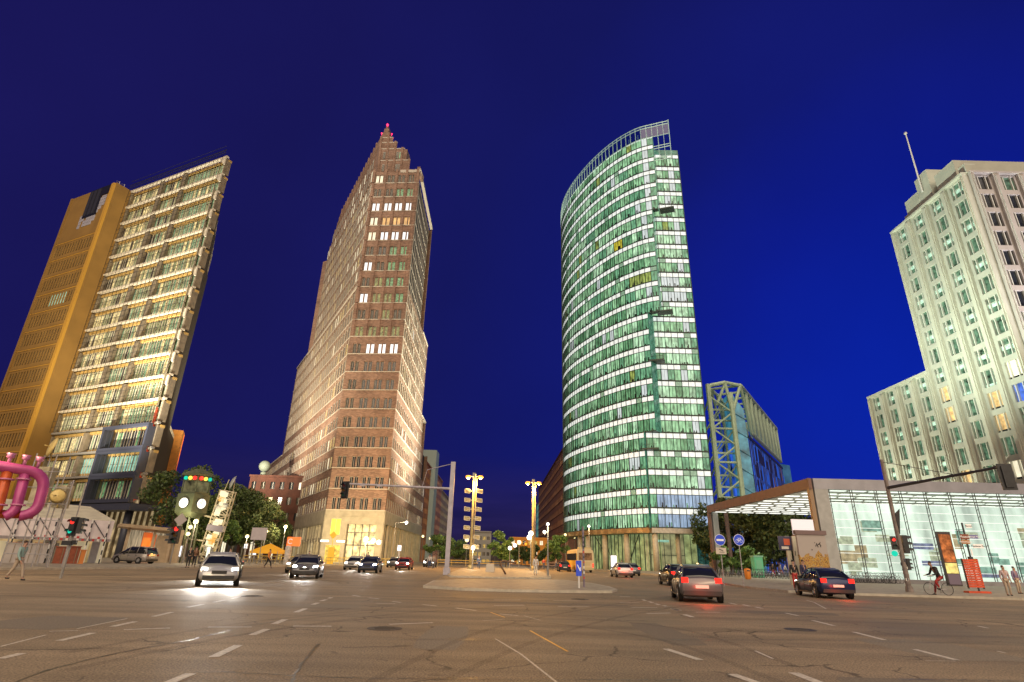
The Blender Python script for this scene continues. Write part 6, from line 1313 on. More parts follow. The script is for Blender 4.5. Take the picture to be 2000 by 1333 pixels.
# wooden station entrance canopy
a = GD(228, 1095, 84); b = GD(338, 1095, 84); dv_ = b-a; dv_.z = 0; Lp = dv_.length; t = thing('entrance_canopy', 'small station entrance with pale wooden canopy roof and orange posters', 'canopy', ((a.x+b.x)/2, (a.y+b.y)/2, .13))
az_ = math.degrees(math.atan2(dv_.x, dv_.y)); fp = F((a.x, a.y), az_, 1); fp = fp if fp.n.y < 0 else F((a.x, a.y), az_, -1); WOOD = mat('pale_wood', (.52, .40, .26), .6, noise=(1.4, .8, 1.15))
m = MB(); m.hexa([fp.pt(-.6, 1.0, 4.0), fp.pt(Lp-.4, 1.0, 3.7), fp.pt(Lp+.9, -4, 3.3), fp.pt(-1, -4, 4.0), fp.pt(-.6, 1.1, 4.35), fp.pt(Lp-.4, 1.1, 4.05), fp.pt(Lp+.9, -4, 3.65), fp.pt(-1, -4, 4.4)]); m.build('roof', WOOD, t)
m = MB()
for s_ in (.3, 3.0, 5.9, Lp-.9): fp.box(m, s_, s_+.32, -.4, .1, .13, 3.9)
fp.box(m, Lp-2.2, Lp+.2, -.6, -.3, .14, 3.2); m.build('post', WOOD, t)
m = MB(); fp.box(m, 2.0, 2.95, -.5, -.42, .6, 3.5, 0); fp.box(m, Lp-3.3, Lp-2.3, -.5, -.42, .3, 3.3, 0); fp.box(m, 2.1, 2.85, -.41, -.40, 1.6, 2.9, 1); fp.box(m, Lp-3.15, Lp-2.5, -.41, -.40, 1.2, 2.5, 1); m.build('poster', [mat('poster_orange', (.65, .16, .03), .4, emit=(.65, .13, .02), es=.6), mat('poster_dark_orange', (.8, .3, .05), .4, emit=(.95, .25, .03), es=.6)], t)
m = MB(); fp.quad(m, .3, Lp, -3.8, .13, 3.8, 0); m.build('back', mat('entrance_back', (.4, .33, .2), .5, emit=(.42, .36, .24), es=.6, noise=(2.6, .15, 1.7), scale3=(3, 3, .2)), t)
# clock tower: historic five-sided traffic tower
cq = GD(377, 980, 88); cx, cy = cq.x, cq.y; t = thing('clock_tower', 'old green five-sided traffic tower with two glowing clocks and coloured signal lamps', 'clock tower', (cx, cy, .13))
GRNP = mat('tower_green_paint', (.11, .13, .075), .5, .1, noise=(1.5, .8, 1.15)); PH = R(-28.6)
def pent(r, z, off=R(-90-28.6+36)): return [Vector((cx+r*math.cos(off+i*R(72)), cy+r*math.sin(off+i*R(72)), z)) for i in range(5)]
def pprism(m, r0, z0, r1, z1, mi=0):
    a = pent(r0, z0); b = pent(r1, z1); k = len(m.v); m.v += [tuple(p) for p in a+b]
    for i in range(5): j = (i+1) % 5; m.f.append((k+i, k+j, k+5+j, k+5+i)); m.m.append(mi)
    m.f.append(tuple(k+i for i in range(5))[::-1]); m.m.append(mi); m.f.append(tuple(k+5+i for i in range(5))); m.m.append(mi)
OFFP = R(-90+28.6)
def pent(r, z, off=None):
    o = math.atan2(-cy, -cx)      # one corner points towards the crossing
    return [Vector((cx+r*math.cos(o+i*R(72)), cy+r*math.sin(o+i*R(72)), z)) for i in range(5)]
m = MB(); pprism(m, 2.1, 10.9, 2.1, 11.15); pprism(m, 2.1, 11.16, .5, 11.9); m.tube((cx, cy, 11.8), (cx, cy, 12.3), .08); m.build('roof', GRNP, t)
m = MB(); pprism(m, 1.75, 8.55, 1.75, 8.8); pprism(m, 1.75, 10.2, 1.8, 10.89); pprism(m, 1.95, 6.2, 2.0, 8.54); pprism(m, 1.2, 5.6, 1.95, 6.19)
for p in pent(1.68, 8.8): m.tube(p, (p.x, p.y, 10.25), .09, n=6)
m.build('cabin_frame', GRNP, t)
m = MB(); pprism(m, 1.55, 8.81, 1.55, 10.19); m.build('cabin_glass', mat('cabin_glass', (.05, .05, .03), .1, emit=(.12, .11, .05), es=.7, noise=(1.2, .2, 1.8)), t)
for i in (0, 4):
    a, b = pent(2.0, 7.35)[i], pent(2.0, 7.35)[(i+1) % 5]; c = (a+b)/2; n_ = Vector((c.x-cx, c.y-cy, 0)).normalized(); m = MB(); m.tube(c+n_*.02, c+n_*.14, .70, n=28); ring = m.build('clock_rim', DARKST, t)
    m = MB(); m.tube(c+n_*.145, c+n_*.17, .62, n=28); fc_ = m.build('clock_face', mat('clock_face_lit', (1, 1, .9), .3, emit=(1., 1., .90), es=1.05), ring)
    s_ = Vector((n_.y, -n_.x, 0)); m = MB()
    m.tube(c+n_*.18, c+n_*.18+Vector((0, 0, .58)), .025, n=5); m.tube(c+n_*.18, c+n_*.18+s_*.32+Vector((0, 0, .2)), .03, n=5)
    for k in range(12): a_ = k*math.pi/6; d_ = s_*math.cos(a_)+Vector((0, 0, math.sin(a_))); m.tube(c+n_*.18+d_*.6, c+n_*.18+d_*.7, .02, n=4)
    m.build('clock_hands', DARKST, ring)
cols_ = [RED, mat('signal_amber_lit', (.8, .5, .05), .3, emit=(1, .62, .08), es=1.8), GRN, mat('signal_white', (.8, .8, .9), .3, emit=(.8, .85, 1), es=1.0)]
for i in (0, 4):
    a, b = pent(1.84, 10.55)[i], pent(1.84, 10.55)[(i+1) % 5]
    for k in range(3):
        c = a+(b-a)*(.2+.3*(k if i == 0 else k)); n_ = Vector(((a+b)/2-Vector((cx, cy, 10.55)))).normalized(); m = MB(); m.tube(c, c+n_*.14, .24, n=14); m.build('signal_lamp', cols_[k if i == 0 else 2-k], t)
m = MB()
for i, p in enumerate(pent(1.15, 5.6)):
    f_ = pent(1.35, .13)[i]; m.tube(p, f_, .13, n=8)
    g_ = pent(1.25, 3)[(i+1) % 5]; m.tube(pent(1.25, 3)[i], g_, .06, n=6); m.tube(pent(1.15, 5.5)[i], pent(1.25, 3)[(i+1) % 5], .04, n=5)
m.build('legs', GRNP, t)
lamp('POINT', (cx+.5, cy-3.5, 5.5), 500, (1, .9, .55), rad=.3, parent=t)  # bare point light added to brighten the tower, no fixture
# leaning lattice tower with a dish
base = GD(401, 1103, 88); top = GD(446, 960, 87); t = thing('lattice_tower', 'tall narrow cream lattice tower full of panels with a satellite dish on top', 'tower', (base.x, base.y, .13)); CL = mat('lattice_cream', (.60, .54, .38), .5, .1, noise=(2, .8, 1.15)); m = MB()
base.z = .13; ax = (top-base); Ht = ax.length; ax.normalize(); sx = Vector((1, .25, 0)).normalized(); sx = (sx-ax*sx.dot(ax)).normalized(); sy = ax.cross(sx)
def LP(u, v, h): return base+ax*h+sx*u+sy*v
wl = .92
for u in (-wl, wl):
    for v in (-wl, wl): m.tube(LP(u, v, 0), LP(u*.9, v*.9, Ht), .09, n=6)
n_ = 9
for i in range(n_):
    h0, h1 = Ht*i/n_, Ht*(i+1)/n_
    for v in (-wl, wl): m.tube(LP(-wl, v, h0), LP(wl, v, h1), .05, n=5); m.tube(LP(-wl, v, h1), LP(wl, v, h1), .06, n=5); m.tube(LP(wl, v, h0), LP(-wl, v, h1), .05, n=5)
m.build('frame', CL, t); m = MB(); rr = random.Random(9)
for i in range(34):
    h = Ht*(.12+.84*rr.random()); u = rr.uniform(-.4, .4); m.hexa([LP(u-.34, -wl*1.05, h), LP(u+.34, -wl*1.05, h), LP(u+.34, -wl*.9, h), LP(u-.34, -wl*.9, h), LP(u-.34, -wl*1.05, h+.6), LP(u+.34, -wl*1.05, h+.6), LP(u+.34, -wl*.9, h+.6), LP(u-.34, -wl*.9, h+.6)], rr.choice((0, 0, 1, 2)))
m.hexa([LP(-1.0, -1.1, Ht*.44), LP(1.0, -1.1, Ht*.44), LP(1, .4, Ht*.44), LP(-1, .4, Ht*.44), LP(-1.0, -1.1, Ht*.52), LP(1.0, -1.1, Ht*.52), LP(1, .4, Ht*.52), LP(-1, .4, Ht*.52)], 3)
m.build('panels', [mat('panel_cream_glow', (.6, .55, .4), .5, emit=(.85, .78, .55), es=.75), mat('panel_orange_glow', (.6, .35, .1), .5, emit=(.85, .42, .08), es=.5), mat('panel_grey', (.3, .3, .3), .5), mat('cabin_grey_violet', (.24, .22, .27), .5)], t)  # cream and orange panels glow by themselves so the tower looks lit
m = MB(); m.lathe([(.02, .2), (.45, .15), (.8, .02), (1.0, -.14), (.8, -.03), (.02, .12)], (0, 0, 0), 20); M_ = Matrix.Rotation(R(62), 3, 'X') @ Matrix.Rotation(R(-55), 3, 'Y'); dc = LP(.1, 0, Ht+1.2); m.v = [tuple(M_@Vector(v)+dc) for v in m.v]; m.build('satellite_dish', mat('dish_grey', (.42, .44, .42), .4, .2), t, True)
m = MB(); m.tube(LP(-.5, 0, Ht), LP(-.35, 0, Ht+1.5), .06, n=6); m.tube(LP(.6, 0, Ht), LP(.4, 0, Ht+1.5), .06, n=6); a = LP(-3.1, 0, Ht*.28); m.tube(LP(-wl, 0, Ht*.28), a, .1, n=6); m.tube(a, (a.x, a.y, .13), .1, n=6); m.tube(LP(-2.2, 0, Ht*.62), LP(-.3, 0, Ht*.60), .12, n=6); m.build('bracket', CL, t)
# lit white advertising boxes and further signs
LITW = mat('light_box_white', (.8, .85, .9), .3, emit=(.80, .88, 1.), es=1.2); LITG = mat('light_box_mint', (.7, .8, .75), .3, emit=(.70, .90, .78), es=1.0)
def lightbox(x0, x1, y0, y1, d, label, mt_=None, foot=True):
    a = GD(x0, y1, d); b = GD(x1, y0, d); c = (a+b)/2; t = thing('light_box', label, 'light box', (c.x, c.y, .13)); w = abs(b.x-a.x); h = abs(b.z-a.z); m = MB(); m.box((c.x, c.y+.12, c.z), (w+.16, .2, h+.16)); 
    m.box((c.x, c.y+.12, (c.z-h/2+.13)/2), (w*.5, .12, max(c.z-h/2-.2, .1))); m.build('case', STEEL, t); m = MB(); m.box((c.x, c.y, c.z), (w, .06, h)); m.build('screen', mt_ or LITW, t)
lightbox(343, 357, 1067, 1087, 84, 'small white light box left under the clock tower'); lightbox(400, 412, 1069, 1094, 86, 'mint white light box between the clock tower and the lattice tower', LITG); lightbox(1194, 1204, 1086, 1111, 100, 'tall white light box at the glass tower lobby'); lightbox(493, 501, 1076, 1084, 92, 'tiny pale blue light box under the grey signboard'); lightbox(776, 784, 1066, 1076, 100, 'small white light box at the right base of the brick tower'); lightbox(476, 484, 1063, 1071, 100, 'tiny light blue box in front of the dark trees')
q = GD(506, 1043, 80); t = thing('signboard', 'back of a grey traffic signboard on two posts, left of the brick tower', 'signboard', (q.x, q.y, .13)); m = MB(); m.box((q.x, q.y, q.z), (1.9, .08, 1.45)); m.build('board', mat('board_grey', (.46, .42, .44), .5, noise=(1.5, .9, 1.05)), t); m = MB()
for s_ in (-.5, .5): m.tube((q.x+s_, q.y+.08, .13), (q.x+s_, q.y+.08, q.z+.6), .05, n=8)
m.build('posts', POLE, t)
q = GD(566, 1058, 86); t = thing('orange_sign', 'orange illuminated sign with white ring on a pale poster pillar', 'sign', (q.x, q.y, .13)); m = MB(); m.lathe([(.40, .0), (.42, .1), (.42, 2.2), (.30, 2.4), (.02, 2.45)], (q.x, q.y, .13), 16, 0); m.build('pillar', mat('poster_pillar', (.55, .50, .45), .6, noise=(2.5, .5, 1.3)), t, True)
m = MB(); m.box((q.x+.55, q.y, q.z), (1.75, .3, 1.15), 0); 
for i in range(16): a0, a1 = R(35+i*18), R(35+(i+1)*18); m.tube((q.x+.15+.30*math.cos(a0), q.y-.18, q.z+.30*math.sin(a0)), (q.x+.15+.30*math.cos(a1), q.y-.18, q.z+.30*math.sin(a1)), .06, n=6, mi=1)
m.tube((q.x+.1, q.y, 2.5), (q.x+.1, q.y, q.z-.5), .08, n=6, mi=0); m.build('panel', [mat('sign_orange_lit', (.8, .2, .05), .4, emit=(1., .16, .03), es=.8), SWH], t)
q = GD(527, 1072, 90); t = thing('market_umbrella', 'yellow square canopy tent before the left base of the brick tower', 'tent', (q.x, q.y, .13)); m = MB(); w = 1.9; b4 = [Vector((q.x+sx_*w, q.y+sy_*w, q.z-.35)) for sx_, sy_ in ((-1, -1), (1, -1), (1, 1), (-1, 1))]; k = 0; m.v += [tuple(p) for p in b4]+[(q.x, q.y, q.z+.7)]+[tuple(p-Vector((0, 0, .3))) for p in b4]
for i in range(4): j = (i+1) % 4; m.f.append((i, j, 4)); m.m.append(0); m.f.append((5+i, 5+j, j, i)); m.m.append(0)
m.build('cloth', mat('tent_yellow', (.72, .36, .02), .6, emit=(.5, .24, .01), es=.35), t)
for p in b4: m = MB(); m.tube((p.x, p.y, .13), p, .04, n=6); m.build('post', STEEL, t)
q = GD(647, 1078, 100); t = thing('info_post', 'yellow post with diamond sign and two white lamps at the brick tower corner', 'sign post', (q.x, q.y, .13)); YP = mat('yellow_post', (.72, .45, .05), .5, emit=(.5, .30, .02), es=.4); m = MB(); m.box((q.x, q.y, 1.4), (.9, .5, 2.5)); m.tube((q.x, q.y, 2.6), (q.x, q.y, 4.7), .06); m.box((q.x, q.y-.08, 4.5), (.85, .06, .85), 0, tilt=R(45)); m.build('post', YP, t); m = MB()
for s_ in (-1.3, 1.3): m.box((q.x+s_, q.y, 3.6), (1.3, .1, .28))
m.build('lamp', GLOBEW, t)
# barriers along the left pavement edge
def barrier(a, b, label, col='rail_yellow', c=(.60, .42, .10), group='yellow barriers left of the brick tower'):
    t = thing('barrier', label, 'barrier', (a.x, a.y, .13), group); m = MB(); n = 6; mt_ = mat(col, c, .5, noise=(3, .8, 1.2))
    for z_ in (.55, 1.0): m.tube((a.x, a.y, .13+z_), (b.x, b.y, .13+z_), .06, n=6)
    m.build('rail', mt_, t); m = MB()
    for i in range(n): p = a+(b-a)*i/(n-1); m.tube((p.x, p.y, .13), (p.x, p.y, 1.2), .04, n=6)
    m.build('posts', mt_, t)
lbs = ['leftmost yellow barrier beyond the lattice tower', 'second yellow barrier from the lattice tower', 'yellow barrier below the grey signboard', 'yellow barrier below the orange sign', 'yellow barrier before the tower corner', 'yellow barrier before the tower lobby', 'last yellow barrier at the right base of the tower']
for i in range(7): barrier(GD(420+i*54, 1098, 95), GD(466+i*54, 1098, 95), lbs[i])
barrier(GD(855, 1098, 120), GD(990, 1098, 120), 'long yellow barrier across the median in the distance', group='barriers on the median'); barrier(GD(1060, 1100, 110), GD(1120, 1100, 110), 'low grey fence at the right kerb before the coach', 'rail_grey', (.25, .2, .18), 'barriers on the median')
# things under and before the canopy
q = GD(1590, 1096, 52.5); t = thing('wall_slab', 'grey concrete wall segment with yellow and black graffiti at the canopy corner', 'wall segment', (q.x, q.y, .13))
def graf():
    m = bpy.data.materials.new('graffiti_concrete'); m.use_nodes = True; n = m.node_tree.nodes; l = m.node_tree.links; b = n['Principled BSDF']; b.inputs['Roughness'].default_value = .8; tc_ = n.new('ShaderNodeTexCoord')
    v = n.new('ShaderNodeTexNoise'); v.inputs['Scale'].default_value = 4.2; v.inputs['Detail'].default_value = 5; v.inputs['Distortion'].default_value = 2.5; l.new(tc_.outputs['Object'], v.inputs['Vector'])
    r_ = n.new('ShaderNodeValToRGB'); r_.color_ramp.interpolation = 'CONSTANT'; l.new(v.outputs['Fac'], r_.inputs[0]); e_ = r_.color_ramp.elements; e_[0].position = 0; e_[0].color = (.03, .02, .03, 1); e_[1].position = .40; e_[1].color = (.60, .36, .05, 1)
    for p_, c_ in ((.47, (.20, .05, .06, 1)), (.52, (.66, .48, .12, 1)), (.58, (.06, .05, .10, 1)), (.63, (.5, .4, .25, 1))): k_ = e_.new(p_); k_.color = c_
    sp = n.new('ShaderNodeSeparateXYZ'); l.new(tc_.outputs['Object'], sp.inputs[0]); nn = n.new('ShaderNodeTexNoise'); nn.inputs['Scale'].default_value = 1.7; l.new(tc_.outputs['Object'], nn.inputs['Vector'])
    a = n.new('ShaderNodeMath'); a.operation = 'MULTIPLY_ADD'; l.new(nn.outputs['Fac'], a.inputs[0]); a.inputs[1].default_value = 1.6; l.new(sp.outputs['Z'], a.inputs[2])
    g_ = n.new('ShaderNodeMath'); g_.operation = 'LESS_THAN'; l.new(a.outputs[0], g_.inputs[0]); g_.inputs[1].default_value = 3.1
    mi = n.new('ShaderNodeMix'); mi.data_type = 'RGBA'; l.new(g_.outputs[0], mi.inputs['Factor']); mi.inputs['A'].default_value = (.42, .38, .36, 1); l.new(r_.outputs[0], mi.inputs['B']); l.new(mi.outputs['Result'], b.inputs['Base Color']); return m
m = MB(); m.box((q.x, q.y, 2.02), (2.25, .22, 3.75)); m.box((q.x, q.y-.35, .22), (2.3, 1.4, .16)); m.build('slab', graf(), t); m = MB(); m.box((q.x, q.y, 4.05), (2.45, .4, .32)); m.build('cap', mat('wall_cap', (.20, .14, .14), .7), t)
m = MB(); rr = random.Random(2)
for i in range(7): a = Vector((q.x+rr.uniform(-.1, .7), q.y-.125, 3.0+rr.uniform(-.2, .35))); m.tube(a, a+Vector((rr.uniform(-.3, .3), 0, rr.uniform(-.25, .25))), .03, n=4)
m.build('scrawl', TAR, t)
for i, (x0, x1, tx, lb) in enumerate(((1538, 1548, '', 'narrow pale information slab with a red and blue poster, left of the graffiti segment'), (1551, 1565, '15', 'pale cream slab carrying a dark number, touching the graffiti segment'))):
    a = GD(x0, 1096, 54.5); b = GD(x1, 1096, 54.5); c = (a+b)/2; t = thing('info_slab', lb, 'information board', (c.x, c.y, .13)); m = MB(); m.box((c.x, c.y, 2.0), (abs(b.x-a.x), .18, 3.74)); m.build('slab', mat('slab_cream', (.60, .58, .46), .6, noise=(1, .85, 1.1)), t)
    if tx: text(tx, .55, (c.x, c.y-.1, 2.5), (R(90), 0, 0), DTX, t)
    else: m = MB(); m.box((c.x-.25, c.y-.11, 3.3), (1.1, .03, 1.1), 0); m.box((c.x-.1, c.y-.135, 3.4), (.5, .01, .5), 1); m.box((c.x-.3, c.y-.135, 2.95), (.6, .01, .2), 2); m.build('poster', [mat('poster_navy', (.06, .06, .12), .5), mat('poster_red', (.6, .12, .06), .5), WHITEP], t)
q = GD(1568, 1030, 56); t = thing('projection_screen', 'blank white board on a brown bracket above the wall slabs', 'board', (q.x, q.y, .13)); m = MB(); m.box((q.x, q.y, q.z), (1.85, .12, 1.25)); m.build('board', mat('screen_white', (.78, .74, .78), .5, emit=(.7, .66, .72), es=.55), t); m = MB(); m.tube((q.x, q.y+.2, .13), (q.x, q.y+.2, q.z), .09, n=8); m.box((q.x+.2, q.y+.1, q.z-.72), (2.2, .2, .16)); m.build('bracket', BRN, t)
q = GD(1478, 1095, 84); t = thing('green_cabin', 'slim green cabin standing before the trees under the canopy', 'cabin', (q.x, q.y, .13)); m = MB(); m.box((q.x, q.y, 1.35), (1.1, 1.1, 2.4)); m.build('walls', mat('cabin_green', (.12, .42, .22), .5, emit=(.05, .22, .10), es=.4), t); m = MB(); m.box((q.x, q.y, 2.66), (1.25, 1.25, .2)); m.build('roof', mat('cabin_roof', (.25, .5, .35), .5), t); m = MB(); m.box((q.x, q.y-.56, 1.25), (.7, .03, 1.9)); m.build('door', mat('cabin_door', (.2, .5, .3), .5), t)
q = GD(1459, 1112, 70); t = thing('orange_bin', 'orange litter bin on the pavement under the canopy', 'bin', (q.x, q.y, .13)); m = MB(); m.lathe([(.22, 0), (.3, .1), (.34, .95), (.30, 1.05), (.05, 1.12)], (q.x, q.y, .13), 14); m.build('body', mat('bin_orange', (.75, .25, .03), .5), t, True); m = MB(); m.box((q.x, q.y-.33, 1.0), (.3, .05, .12)); m.build('slot', DARKST, t)
q = GD(1696, 1085, 69); t = thing('red_machine', 'red ticket machine glowing behind the glass wall', 'machine', (q.x, 64.6, .13)); m = MB(); m.box((q.x-2, 64.6, 1.1), (1.3, .6, 1.9)); m.build('body', mat('machine_red', (.6, .06, .04), .4, emit=(.7, .08, .05), es=.5, noise=(3, .4, 1.5)), t); m = MB(); m.box((q.x-2, 64.27, 1.5), (.8, .04, .5)); m.build('screen', WHITEP, t)
q = G(988, 1125); B = Vector((q.x, q.y, .12)); m = MB(); m.path(bend([B, B+Vector((-.9, 0, 1.35)), B+Vector((1.0, .2, 1.05))]), .09, 8); tag(m.build('bent_rail', mat('rust_steel', (.18, .11, .07), .6, .4, noise=(4, .6, 1.3)), smooth=True), 'bent brown steel bar rising from the median paving', 'rail')
q = G(957, 1120); m = MB(); m.hexa([(q.x-.5, q.y-.5, .12), (q.x+.5, q.y-.5, .12), (q.x+.5, q.y+.5, .12), (q.x-.5, q.y+.5, .12), (q.x-.42, q.y-.42, 1.0), (q.x+.42, q.y-.42, 1.0), (q.x+.42, q.y+.42, 1.0), (q.x-.42, q.y+.42, 1.0)]); tag(m.build('concrete_block', mat('pale_block', (.62, .55, .44), .8)), 'pale concrete block on the median left of the bent rail', 'block')
# ================================================================== PEOPLE
SKIN = mat('skin', (.42, .24, .17), .6); HAIRB = mat('hair_brown', (.05, .03, .02), .7); HAIRD = mat('hair_dark', (.012, .01, .01), .7); SHOE = mat('shoe_dark', (.02, .02, .02), .6)
def skin_mesh(name, chains, m, parent, root=0, sub=1):
    V = []; E = []; Rr = []; idx = {}
    for ch in chains:
        prev = None
        for (p, r) in ch:
            key = tuple(round(c, 4) for c in p)
            if key not in idx: idx[key] = len(V); V.append(p); Rr.append(r)
            i = idx[key]
            if prev is not None and prev != i: E.append((prev, i))
            prev = i
    me = bpy.data.meshes.new(name); me.from_pydata(V, E, []); me.materials.append(m); o = bpy.data.objects.new(name, me); COL.objects.link(o); o.parent = parent
    md = o.modifiers.new('skin', 'SKIN'); md.use_smooth_shade = True
    sv = me.skin_vertices[0].data if len(me.skin_vertices) else None
    for i, r in enumerate(Rr): sv[i].radius = (r, r) if not isinstance(r, tuple) else r
    sv[root].use_root = True
    if sub: s = o.modifiers.new('sub', 'SUBSURF'); s.levels = sub; s.render_levels = sub
    return o
def person(label, x, y, face, jm, tm, pose='stand', hair=None, z=.13, h=1.75, name='person', group=None, bag=None, phase=1):
    """faces +Y before turning; face = heading in degrees from +Y"""
    t = thing(name, label, 'person', (x, y, z), group, rz=R(-face)); k = h/1.75
    def s(p): return tuple(c*k for c in p)
    st = {'stand': ((-.10, .0, 0), (.11, .02, 0)), 'walk': ((-.10, .30*phase, 0.0), (.10, -.30*phase, .06)), 'ride': None}[pose] if pose != 'ride' else None
    if pose == 'ride':
        pelvis = (0, -.22, .98); chest = (0, .02, 1.36); neck = (0, .12, 1.50); head = (0, .20, 1.66); kn = ((-.11, .20, .72), (.12, .10, .52)); an = ((-.13, .02, .40), (.42, -.06, .09)); hand = ((-.24, .40, 1.04), (.24, .40, 1.04)); el = ((-.26, .14, 1.10), (.26, .14, 1.10))
        kn = ((-.12, .18, .72), (.22, -.02, .52)); 
    else:
        pelvis = (0, 0, .95); chest = (0, .01, 1.32); neck = (0, .02, 1.48); head = (0, .04, 1.63)
        an = tuple((a[0], a[1], a[2]+.09) for a in st); kn = tuple(((a[0]*1.0, a[1]*.5+.05, .50) for a in st))
        sw_ = .16*phase if pose == 'walk' else .03; hand = ((-.25, -sw_+.10, .84), (.25, sw_+.10, .84)); el = ((-.25, -sw_*.7, 1.10), (.25, sw_*.4, 1.10))
    sh = [(-.18, chest[1], chest[2]+.09), (.18, chest[1], chest[2]+.09)]; hp = [(-.09, pelvis[1], pelvis[2]-.05), (.09, pelvis[1], pelvis[2]-.05)]
    ch = [[(s(pelvis), .105*k), (s(chest), .12*k), (s(neck), .05*k), (s((head[0], head[1]-.02, head[2]-.04)), .082*k), (s((head[0], head[1], head[2]+.07)), .085*k)]]
    ch.append([(s((head[0], head[1]-.02, head[2]-.04)), .082*k), (s((head[0], head[1]+.095, head[2]-.01)), .018*k)])
    for i in (0, 1):
        d = Vector(hand[i])-Vector(el[i]); d.normalize(); w = Vector(hand[i]); palm = w+d*.06; side = Vector((1, 0, 0)) if abs(d.x) < .7 else Vector((0, 1, 0)); fwd = Vector((0, 1, 0)) if pose != 'ride' else Vector((1 if i == 0 else -1, 0, 0))
        ch.append([(s(chest), .12*k), (s(sh[i]), .062*k), (s(el[i]), .042*k), (s(tuple(w)), .028*k), (s(tuple(palm)), .034*k)])
        for j, o_ in enumerate((-.028, -.010, .010, .028)):
            a = palm+fwd*o_+d*.03; b = a+d*(.035 if j in (0, 3) else .045); c_ = b+d*.02+Vector((0, .012, -.008)); ch.append([(s(tuple(palm)), .034*k), (s(tuple(a)), .010*k), (s(tuple(b)), .009*k), (s(tuple(c_)), .008*k)])
        a = w+fwd*.035+d*.03; ch.append([(s(tuple(w)), .028*k), (s(tuple(a)), .011*k), (s(tuple(a+d*.03+fwd*.012)), .009*k)])
        ch.append([(s(pelvis), .105*k), (s(hp[i]), .088*k), (s(kn[i]), .055*k), (s(an[i]), .036*k), (s((an[i][0], an[i][1]+.12, an[i][2]-.055)), .030*k)])
    skin_mesh('body', ch, SKIN, t)
    j = [[(s((pelvis[0], pelvis[1], pelvis[2]-.06)), (.145*k, .125*k)), (s((0, (pelvis[1]+chest[1])/2, (pelvis[2]+chest[2])/2)), (.135*k, .115*k)), (s(chest), (.155*k, .13*k)), (s((neck[0], neck[1]-.01, neck[2]-.02)), .065*k)]]
    for i in (0, 1): w = Vector(hand[i])+(Vector(el[i])-Vector(hand[i])).normalized()*.02; j.append([(s(chest), .15*k), (s(sh[i]), .08*k), (s(el[i]), .058*k), (s(tuple(w)), .042*k)])
    skin_mesh('jacket', j, jm, t)
    tr = []
    for i in (0, 1): tr.append([(s((pelvis[0], pelvis[1], pelvis[2]+.02)), .118*k), (s(hp[i]), .10*k), (s(kn[i]), .070*k), (s((an[i][0], an[i][1], an[i][2]+.02)), .052*k)])
    skin_mesh('trousers', tr, tm, t)
    for i in (0, 1):
        a = an[i]; skin_mesh('shoe', [[(s((a[0], a[1]-.05, a[2]-.05)), .042*k), (s((a[0], a[1]+.06, a[2]-.05)), .044*k), (s((a[0], a[1]+.17, a[2]-.058)), .032*k)]], SHOE, t)
    skin_mesh('hair', [[(s((head[0], head[1]-.045, head[2]-.02)), .075*k), (s((head[0], head[1]-.03, head[2]+.08)), .092*k), (s((head[0], head[1]+.02, head[2]+.115)), .072*k)]], hair or HAIRB, t)
    m = MB()
    for e_ in (-.032, .032): m.ball(s((head[0]+e_, head[1]+.082, head[2]+.02)), .010*k, n=6)
    m.box(s((head[0], head[1]+.078, head[2]-.055)), (.05*k, .012*k, .010*k)); 
    o = m.build('face', HAIRD); o.parent = t
    m = MB()
    for e_ in (-.085, .085): m.ball(s((head[0]+e_, head[1]-.005, head[2]+.005)), .022*k, n=6)
    o = m.build('ear', SKIN, None, True); o.parent = t
    if bag:
        m = MB(); m.box((0, -.22, 1.2*k), (.34, .18, .48)); m.box((0, -.33, 1.1*k), (.24, .06, .26)); o = m.build('backpack', bag); o.parent = t
    return t
JD = mat('jacket_black', (.015, .015, .018), .7); JG = mat('jacket_grey', (.22, .22, .24), .7); JW = mat('shirt_white', (.60, .58, .55), .7); JR = mat('trousers_red', (.40, .03, .03), .7); JB = mat('jeans_blue', (.05, .08, .16), .7); JS = mat('shirt_teal', (.25, .38, .36), .7); TB = mat('trousers_beige', (.42, .34, .26), .7)
def pg(px_, py_): q = G(px_, py_, .13); return q.x, q.y
person('person in black coat and dark red trousers, left of the pair before the wall slabs', *pg(1556, 1153), 185, JD, JR, 'stand', HAIRD)
person('person in dark blue jacket, right of the pair before the wall slabs', *pg(1575, 1153), 160, mat('jacket_navy', (.03, .03, .08), .7), JB, 'stand', HAIRB, h=1.78)
person('person in dark top walking under the canopy, left of the walking three', *pg(1512, 1129), 95, JD, JR, 'walk', HAIRD)
person('person in grey top, middle of the walking three under the canopy', *pg(1527, 1128), 100, JG, JR, 'walk', HAIRB, phase=-1)
person('person in white top, right of the walking three under the canopy', *pg(1536, 1128), 100, JW, JB, 'walk', HAIRB)
person('person in black standing right of the graffiti wall segment', *pg(1620, 1141), 200, JD, JD, 'stand', HAIRD)
person('person in pale pink top standing far right by the plinth', *pg(1972, 1164), 190, mat('shirt_pink', (.50, .40, .42), .7), TB, 'stand', HAIRB)
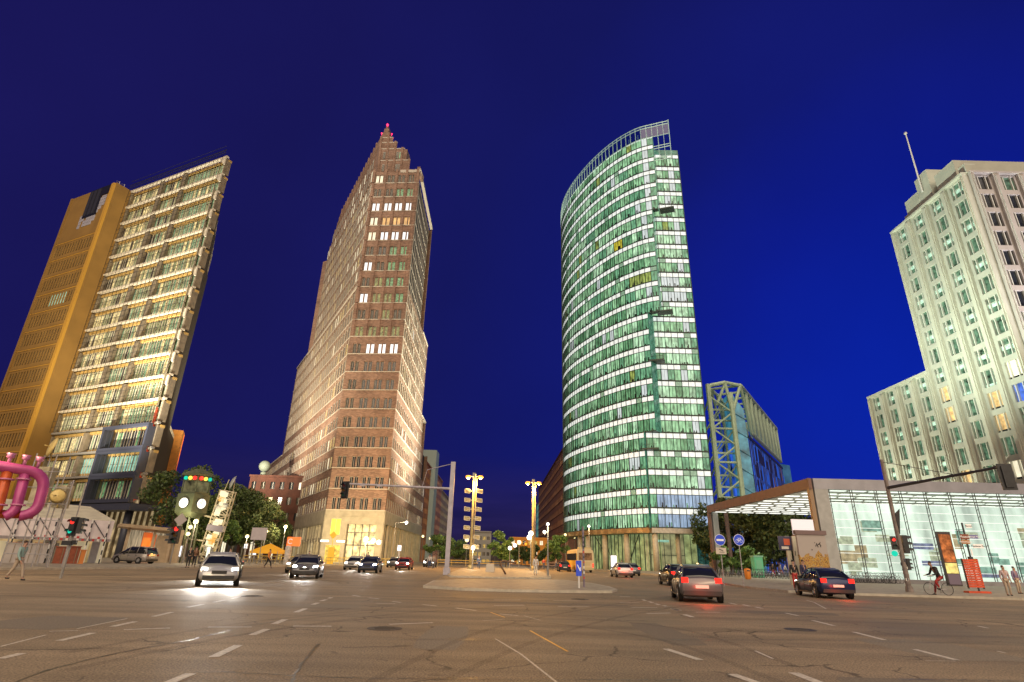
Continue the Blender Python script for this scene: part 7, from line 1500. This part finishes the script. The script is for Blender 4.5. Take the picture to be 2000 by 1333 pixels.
person('person in purple top at the right edge of the pavement', *pg(1992, 1160), 170, mat('shirt_violet', (.20, .16, .28), .7), TB, 'stand', HAIRD)
person('person in teal shirt and beige trousers walking at the far left kerb', *pg(28, 1128), 90, JS, TB, 'walk', HAIRB, z=0)
person('person in white standing on the median beside the plain tall mast', *pg(1046, 1124), 180, JW, JW, 'stand', HAIRB)
person('person in black below the clock tower, right of the red signal', *pg(366, 1109), 180, JD, JD, 'stand', HAIRD); person('person in brown jacket under the clock tower', *pg(377, 1108), 150, mat('jacket_brown', (.16, .08, .04), .7), JD, 'walk', HAIRB)
person('person in white shirt left of the grey mast at the far kerb', *pg(838, 1112), 180, JW, JB, 'stand', HAIRB); person('person in pale pullover beside the white shirted one at the far kerb', *pg(846, 1112), 160, TB, JG, 'stand', HAIRD); person('person in grey hooded top standing by the triple-globe lamp', *pg(716, 1112), 180, JG, JB, 'stand', HAIRD)
person('person with orange jacket beyond the yellow tent', *pg(522, 1110), 100, mat('jacket_orange', (.65, .22, .03), .7), JD, 'walk', HAIRD)
for i, (x_, y_, jm_, f_, lb) in enumerate(((1062, 1112, JR, 0, 'person in red on the right side of the median, far away'), (1070, 1111, JD, 20, 'person in black on the right side of the median, far away'), (1086, 1112, JG, 90, 'person in grey at the fence before the coach'), (1215, 1118, JD, 180, 'person in black at the white light box of the glass tower'), (935, 1112, JB, 180, 'person in blue beside the reflector mast'), (600, 1108, JG, 90, 'person in grey walking under the orange sign'), (445, 1108, TB, 270, 'person in beige walking right of the lattice tower'))):
    person(lb, *pg(x_, y_), f_, jm_, JB, 'walk' if f_ % 180 else 'stand', HAIRB)
# cyclist waiting on the right pavement edge
cqx, cqy = pg(1836, 1163)
bike = make_bike('bicycle', 'pale road bicycle held by the waiting cyclist at the right', mat('bicycle_frame_pale', (.50, .46, .46), .35, .5)); put(bike, cqx, cqy, R(180), .13)
person('cyclist in black jacket and red trousers astride a pale bicycle, looking down', cqx, cqy, -90, JD, JR, 'ride', HAIRB, h=1.82)
